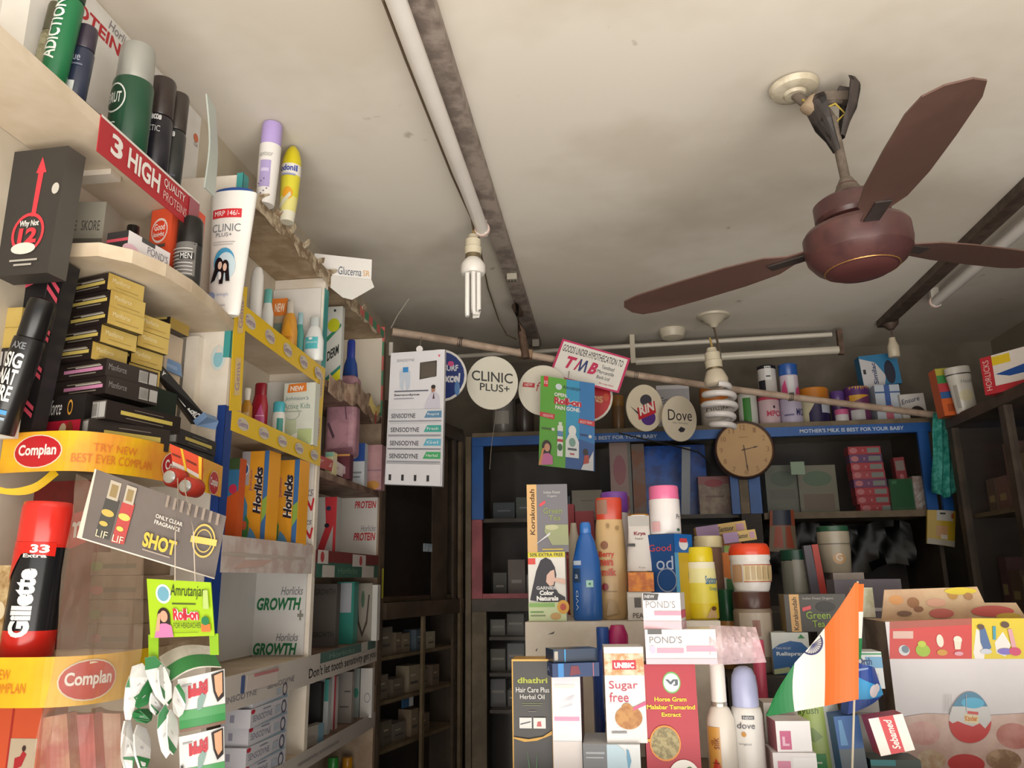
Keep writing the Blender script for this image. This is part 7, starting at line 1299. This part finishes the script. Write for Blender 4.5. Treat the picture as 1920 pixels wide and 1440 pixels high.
# toner bottle, spray
turned('toner_bottle', 'slim white and gold bottle with a silver collar next to the red carton', 'bottle', (1336, 1246, 1392, 1500), 1.27, [('body', '#e6ded4', [(.92, 0), (1, .015), (1, .48), (.94, .56), (.66, .64), (.52, .655)]), ('collar', ('#c9c4bc', {'r': .25, 'm': .7}), [(.54, .655), (.55, .66), (.55, .685), (.53, .69)]), ('cap', '#e9e4de', [(.52, .69), (.53, .70), (.53, .97), (.48, 1)])], zb=Z0 + .0006, oval=.85, dec={'body': [('r', .03, .02, .40, .50, '#cf9a4c'), ('t', 'silk', .10, .33, .36, .42, '#8a4a2c', {'bold': .01, 'rot': 90}), ('p', [(.1, .05), (.34, .05), (.36, .2), (.2, .26), (.1, .16)], '#c0392c'), ('r', .12, .22, .34, .225, '#5a2a20')]})
turned('deodorant_spray', 'white dove spray can with a domed lavender cap', 'spray can', (1386, 1252, 1447, 1500), 1.275, [('can', '#e9e6e2', [(.95, 0, '#d9a878'), (1, .01, '#d9a878'), (1, .13, '#e9e6e2'), (1, .60), (.92, .655), (.84, .665)]), ('cap', '#b3b8dc', [(.82, .665), (.84, .67), (.83, .84), (.76, .92), (.55, .98), (.25, 1)])], zb=Z0 + .0006, dec={'can': [('r', .28, .575, .66, .605, '#55555c'), ('t', 'NEW', .32, .58, .62, .60, '#e0e0e0'), ('t', 'dove', .12, .50, .66, .55, '#4a4a58', {'shear': .1}), ('e', .30, .455, .07, .02, '#c9903c'), ('t', 'original', .14, .365, .5, .385, '#6a6a70')]})
# small cartons at the foot of the flag
cc('cream_box', 'white and pink cream carton at the bottom edge below the flag', 'cream box', (1456, 1412, 1538, 1500), 1.27, .06, '#ece8ea', [('r', .1, .35, .4, .8, '#d98aa8'), ('r', .45, .3, 1, .9, '#f3f0f2'), ('t', 'face', .5, .3, .9, .45, '#d98aa8')], zb=Z0, side={'left': '#c7a8a8'})
zq = PY(1496, 1413, 1.27).z + .0004
cc('cream_box', 'small white carton with a pink square directly below the flag', 'cream box', (1458, 1352, 1524, 1412), 1.275, .05, '#f0edee', [('r', .10, .08, .42, .68, '#c85a86'), ('t', 'L', .16, .2, .36, .5, '#e8b8cc', {'bold': .05})], zb=zq, rz=4, side={'left': '#a8606e'})
zs = PY(1490, 1353, 1.30).z
cc('cream_box', 'pale carton tucked right under the flag behind the small white one', 'carton', (1446, 1318, 1510, 1500), 1.335, .05, '#c9c4ba', [('r', .7, .9, 1, 1, '#c23a4c')], zb=Z0)
turned('shampoo_bottle', 'large light green and white ayush bottle behind the flag', 'shampoo', (1516, 1290, 1602, 1500), 1.34, [('body', '#dfe4dc', [(.92, 0), (1, .02), (1, .6), (.95, .85), (.8, 1)])], zb=Z0 + .0006, oval=.5, ry=-3, dec={'body': [('r', .02, .02, .60, .97, '#b3cc6a'), ('t', 'ayush', .04, .70, .48, .80, '#4a6a2c', {'shear': .1}), ('p', [(.05, .5), (.3, .58), (.5, .48), (.3, .42)], '#7fa04a'), ('r', .02, .02, .5, .30, '#2f9a4c'), ('r', .08, .2, .4, .22, '#d8e8d0')]})
# things right of the flag
cc('medicine_box', 'white Ortho carton with a blue band right of the flag', 'carton', (1608, 1222, 1660, 1292), 1.50 - .12, .05, '#dfe4e6', [('t', 'Ortho', .10, .64, .80, .84, '#2a4a8a', {'bold': .02}), ('r', .4, .56, 1, .86, '#6fa8d0'), ('t', 'Orth', .10, .64, .62, .84, '#24427e', {'bold': .03}), ('r', 0, .92, 1, .96, '#4a9a6a'), ('r', .3, .1, .8, .4, '#c9ccd0')], zb=PY(1634, 1292, 1.38).z)
cc('medicine_box', 'grey carton standing under the Ortho carton', 'carton', (1604, 1292, 1668, 1500), 1.38, .06, '#8f8a84', [('r', .1, .7, .9, .73, '#6a6660')], zb=Z0, H=PY(1634, 1292, 1.38).z - Z0 - .0002)
card('diaper_bag', 'blue pack with a white heart patch crumpled right of the flag', 'pack', [(1596, 1242), (1640, 1252), (1656, 1302), (1590, 1340)], [1.31, 1.32, 1.32, 1.30], '#2a4a9c', [('p', [(0, .3), (1, .0), (1, .35), (.1, .75)], '#3aa0dc'), ('e', .66, .30, .16, .17, '#e2d8de'), ('e', .80, .34, .12, .13, '#e2d8de'), ('p', [(0, .8), (.5, .9), (.5, .94), (0, .86)], '#8fa8d8')], th=.02, bend=.012)
cc('medicine_box', 'tall blue carton with a darker foot under the blue pack', 'carton', (1588, 1342, 1636, 1500), 1.30, .05, '#2f62a4', [('r', 0, .0, 1, .55, '#5f6a74'), ('p', [(.1, .6), (.4, .6), (.3, .95), (.15, .95)], '#5f96c8')], zb=Z0, ry=-4)
cc('medicine_box', 'dark green and grey carton at the bottom edge under the tilted red-striped box', 'carton', (1640, 1425, 1735, 1500), 1.30, .05, '#3c4a44', [('r', 0, .8, .5, 1, '#3a8a90')], zb=Z0)
card('soap_box', 'tilted white box with a red stripe and white script lettering', 'soap box', [(1628, 1348), (1692, 1338), (1716, 1406), (1652, 1418)], 1.24, '#e9dfd6', [('p', [(.30, 0), (.70, 0), (.72, 1), (.30, 1)], '#c42a34'), ('t', 'Sebamed', .40, .10, .62, .92, '#f3e6de', {'rot': 90, 'shear': .3, 'bold': .02})], th=.035, edge='#a82a34')
# ---------------- toy egg display box
Yk = 1.44
kb = empty('display_box', (PY(1810, 1400, Yk).x, Yk, Z0 + .0006))
xl = PY(1668, 1236, Yk).x - kb.location.x; xr = .22; zt_ = PY(1740, 1166, Yk).z - Z0; HB = zt_; WB = xr - xl
mb = MB().box((xl, 0, 0), (xr, .12, HB), M('#dcd8dc', .4), {'left': M('#8a7a6c/#6a5a50/20', .5), 'top': M('#c9a888/#b8987a/12', .5)})
def fk(a, b, e): return (xl + a, -e, b)
def U(px, py): p = PY(px, py, Yk); return ((p.x - kb.location.x - xl) / WB, (p.z - Z0) / HB)
def PU(*pts): return [U(*p) for p in pts]
u = U
def EL(cx, cy, rx, ry, col): a = u(cx, cy); b = u(cx + rx, cy - ry); return ('e', a[0], a[1], abs(b[0] - a[0]), abs(b[1] - a[1]), col)
kd = [('p', PU((1668, 1236), (1668, 1166), (1822, 1160), (1822, 1236)), '#cc3a36'), ('p', PU((1668, 1180), (1668, 1166), (1822, 1160), (1822, 1172)), '#a8503f'), ('p', PU((1822, 1236), (1822, 1160), (1945, 1160), (1945, 1236)), '#dcc42a'), ('p', PU((1825, 1225), (1830, 1180), (1850, 1190), (1845, 1236), (1828, 1236)), '#e8e4e0'), ('p', PU((1865, 1205), (1880, 1185), (1895, 1210), (1885, 1232), (1868, 1225)), '#e8e4e0'),
      ('p', PU((1674, 1198), (1674, 1184), (1712, 1184), (1712, 1198)), '#d8b4a8'), EL(1695, 1220, 9, 10, '#cfd2d6'), EL(1697, 1218, 6, 7, '#6a7a88'), EL(1730, 1220, 12, 12, '#9ab82a'), EL(1728, 1208, 7, 6, '#b8c83a'), EL(1762, 1202, 5, 12, '#e8ddcc'), EL(1766, 1224, 9, 6, '#c8902c'), EL(1795, 1200, 7, 7, '#efe4d4'), ('p', PU((1790, 1218), (1788, 1204), (1802, 1204), (1800, 1218)), '#e6dac8'), EL(1797, 1226, 8, 4, '#d89aa8'),
      ('p', PU((1836, 1180), (1846, 1178), (1858, 1215), (1846, 1225), (1838, 1205)), '#4a6a9c'), EL(1848, 1222, 10, 5, '#c8ccd8'), EL(1838, 1176, 6, 5, '#5a3f30'), ('p', PU((1860, 1175), (1866, 1175), (1866, 1200), (1861, 1200)), '#3a9ab4'), ('p', PU((1888, 1180), (1896, 1180), (1906, 1220), (1898, 1224)), '#d8a0a8'), EL(1884, 1222, 14, 6, '#7a6ac0'), EL(1902, 1222, 10, 8, '#c8446a'), EL(1883, 1172, 7, 6, '#5a3f30'),
      ('p', PU((1690, 1420), (1690, 1345), (1735, 1338), (1850, 1342), (1945, 1336), (1945, 1452), (1690, 1452)), '#c2a396/#d4b8ae/14'), EL(1730, 1375, 28, 22, '#c48e88/#d4aaa2/20'), EL(1745, 1425, 24, 18, '#b89878/#cfc0a8/30'), EL(1900, 1380, 30, 24, '#c2857c/#b06a60/20'), EL(1810, 1432, 32, 18, '#c23c3c'), EL(1880, 1425, 30, 20, '#b89a7c/#8a6a50/30'), EL(1700, 1436, 20, 14, '#b83a34')]
eg = 26; cx_, cy_, rx_, ry_ = 1817, 1345, 39, 48
def egg(t): a = 2 * math.pi * t; return (cx_ + rx_ * math.cos(a) * (1 - .16 * math.sin(a)), cy_ - ry_ * math.sin(a))
kd += [('p', PU(*[egg(i / 40) for i in range(40)]), '#d2d2d2'), ('p', PU(*([egg(.07 + .36 * i / 20) for i in range(21)])), '#4a86a8'), ('e',) + (lambda c, d: (c[0], c[1], d[0] - c[0], d[1] - c[1]))(u(1822, 1318), u(1842, 1308)) + ('#4fb0d8',),
       ('p', PU(*([egg(.52 + .46 * i / 24) for i in range(25)])) + PU((1845, 1366), (1835, 1356), (1822, 1362), (1808, 1358), (1794, 1352), (1784, 1356)), '#c8302c'), ('p', PU((1806, 1354), (1806, 1338), (1833, 1342), (1832, 1358)), '#e6d8b0'), ('t', 'Kinder') + (lambda a, b: (a[0], a[1], b[0], b[1]))(u(1808, 1352), u(1830, 1342)) + ('#d8822c', {'bold': .04}), ('p', PU((1812, 1338), (1812, 1333), (1832, 1335), (1832, 1340)), '#d04a48')]
for x_ in (1770, 1775, 1781, 1809): kd.append(('p', PU((x_, 1334), (x_ - .5, 1302), (x_ + .6, 1302), (x_ + 1, 1334)), '#b8b4b4'))
mb.decal(kd, fk, WB, HB, .35, lay=.00012)
mb.build('carton', kb)
# raised lid flap
fl_ = [(1652, 1172), (1658, 1106), (1832, 1100), (1846, 1130), (1905, 1130), (1925, 1160)]
pp = [PY(a, b, Yk + .07) - V(kb.location) for a, b in fl_]
fb = MB(); n = len(pp); th_ = V((0, .002, 0))
fb.add(pp, [tuple(range(n))], M('#cdb08a/#c09c7a/10', .5)); fb.add([p + th_ for p in pp], [tuple(reversed(range(n)))], M('#cdb08a', .5)); fb.add(pp + [p + th_ for p in pp], [(i, (i + 1) % n, n + (i + 1) % n, n + i) for i in range(n)], M('#cdb08a', .5))
def fq(a, b, e): return (a, pp[0].y - e, b)
def EQ(px, py, rx, ry, c): p = PY(px, py, Yk + .07) - V(kb.location); s_ = (Yk + .07) / 1487; return ('e', p.x, p.z, rx * s_, ry * s_, c)
fb.decal([EQ(1680, 1125, 12, 8, '#d89a5a'), EQ(1712, 1130, 10, 9, '#9a6a40'), EQ(1722, 1142, 8, 5, '#8a5a38'), EQ(1755, 1130, 16, 7, '#d8a48a'), EQ(1786, 1115, 8, 8, '#b88a3a'), EQ(1800, 1108, 26, 6, '#d8c22c'), EQ(1765, 1150, 20, 8, '#c0645a'), EQ(1815, 1118, 7, 6, '#a87a4a'), EQ(1860, 1146, 34, 9, '#c4564e'), EQ(1890, 1156, 20, 6, '#c9aa3c'), EQ(1695, 1150, 12, 4, '#7a5a44')], fq, 1, 1)
fb.build('lid_flap', kb)
tag(kb, 'white and red toy egg display carton with a raised lid at the right front', 'display box')
# ---------------- paper flag
Yf = 1.22
top = [(1440, 1338), (1450, 1308), (1465, 1282), (1492, 1240), (1510, 1222), (1530, 1198), (1548, 1175), (1570, 1145), (1590, 1115), (1603, 1093), (1610, 1092)]
bot = [(1440, 1343), (1490, 1334), (1546, 1324), (1606, 1312), (1610, 1311)]
def itp(P, x):
    for (a, b), (c, d) in zip(P, P[1:]):
        if a <= x <= c: return b + (d - b) * (x - a) / (c - a)
    return P[-1][1]
fo = PY(1608, 1312, Yf); xs = [1440, 1448, 1456, 1465, 1474, 1482, 1490, 1499, 1508, 1518, 1528, 1537, 1546, 1555, 1564, 1574, 1584, 1594, 1603, 1610]; NR = 8
fg = empty('paper_flag', (fo.x, Yf, fo.z)); mb = MB(); G_ = []
for x in xs:
    yt_, yb_ = itp(top, x), itp(bot, x); dep = .012 * math.sin((x - 1440) / 170 * 5.2) + .004
    G_.append([PY(x + (4 * math.sin(math.pi * j / NR) if x < 1600 else 0) * (-1 if x < 1500 else .3), yb_ + (yt_ - yb_) * j / NR, Yf + dep) - V(fg.location) for j in range(NR + 1)])
for i in range(len(xs) - 1):
    c = '#137a3f' if xs[i] < 1490 else ('#eeeae2' if xs[i] < 1546 else '#ee6b14')
    vs = G_[i] + G_[i + 1]; fs = [(j, NR + 1 + j, NR + 2 + j, j + 1) for j in range(NR)]
    mb.add(vs, fs, M(c, .5)); 
# half-seen wheel
wc = (1519, 1203)
for q in range(10):
    a = R_(-110 + 12 * q * 1.6); 
    p1 = PY(wc[0] + 3, wc[1] + 3, Yf - .013) - V(fg.location); p2 = PY(wc[0] + 21 * math.cos(a) + 1, wc[1] - 21 * math.sin(a) * 1, Yf - .013) - V(fg.location)
rg = []
for q in range(13):
    a = R_(-125 + 13.5 * q); rg.append(PY(wc[0] + 2 + 21 * math.cos(a), wc[1] + 2 - 22 * math.sin(a), Yf + .012 * math.sin((wc[0] + 21 * math.cos(a) - 1440) / 170 * 5.2) + .0025) - V(fg.location))
cen = PY(wc[0] + 4, wc[1] + 6, Yf + .012 * math.sin(80 / 170 * 5.2) + .002) - V(fg.location)
mb.build('cloth', fg, 60)
wh = MB().tube(rg, .0011, M('#3a3a70', .5), 6)
for q in range(0, 11, 1): wh.tube([cen, rg[q + 1]], .0004, M('#5a5a88', .5), 5)
wh.build('wheel_emblem', fg)
# folded back strip and stick
for (y0, y1, c) in ((1095, 1147, '#ee6b14'), (1147, 1197, '#eeeae2'), (1197, 1236, '#137a3f')):
    P4 = [PY(1600 - (1 if y0 > 1100 else -2), y0, Yf + .012) - V(fg.location), PY(1620 - (y0 - 1095) * .03, y0, Yf + .016) - V(fg.location), PY(1620 - (y1 - 1095) * .04, y1, Yf + .016) - V(fg.location), PY(1598 + (4 if y1 > 1200 else 0), y1, Yf + .012) - V(fg.location)]
    m2 = MB().add(P4 + [p + V((0, .0006, 0)) for p in P4], [(3, 2, 1, 0), (4, 5, 6, 7), (0, 1, 5, 4), (1, 2, 6, 5), (2, 3, 7, 6), (3, 0, 4, 7)], M(c, .5)); m2.build('folded_strip', fg)
sp = MB().tube([PY(1608, 1090, Yf + .018) - V(fg.location), PY(1598, 1440, Yf + .02) - V(fg.location), V((PY(1597, 1440, Yf + .02).x - fg.location.x, .02, Z0 + .001 - fg.location.z))], .0016, M('#cfc4ae', .5), 8); sp.build('stick', fg)
tag(fg, 'small Indian tricolour paper flag on a stick in front of the goods', 'flag')
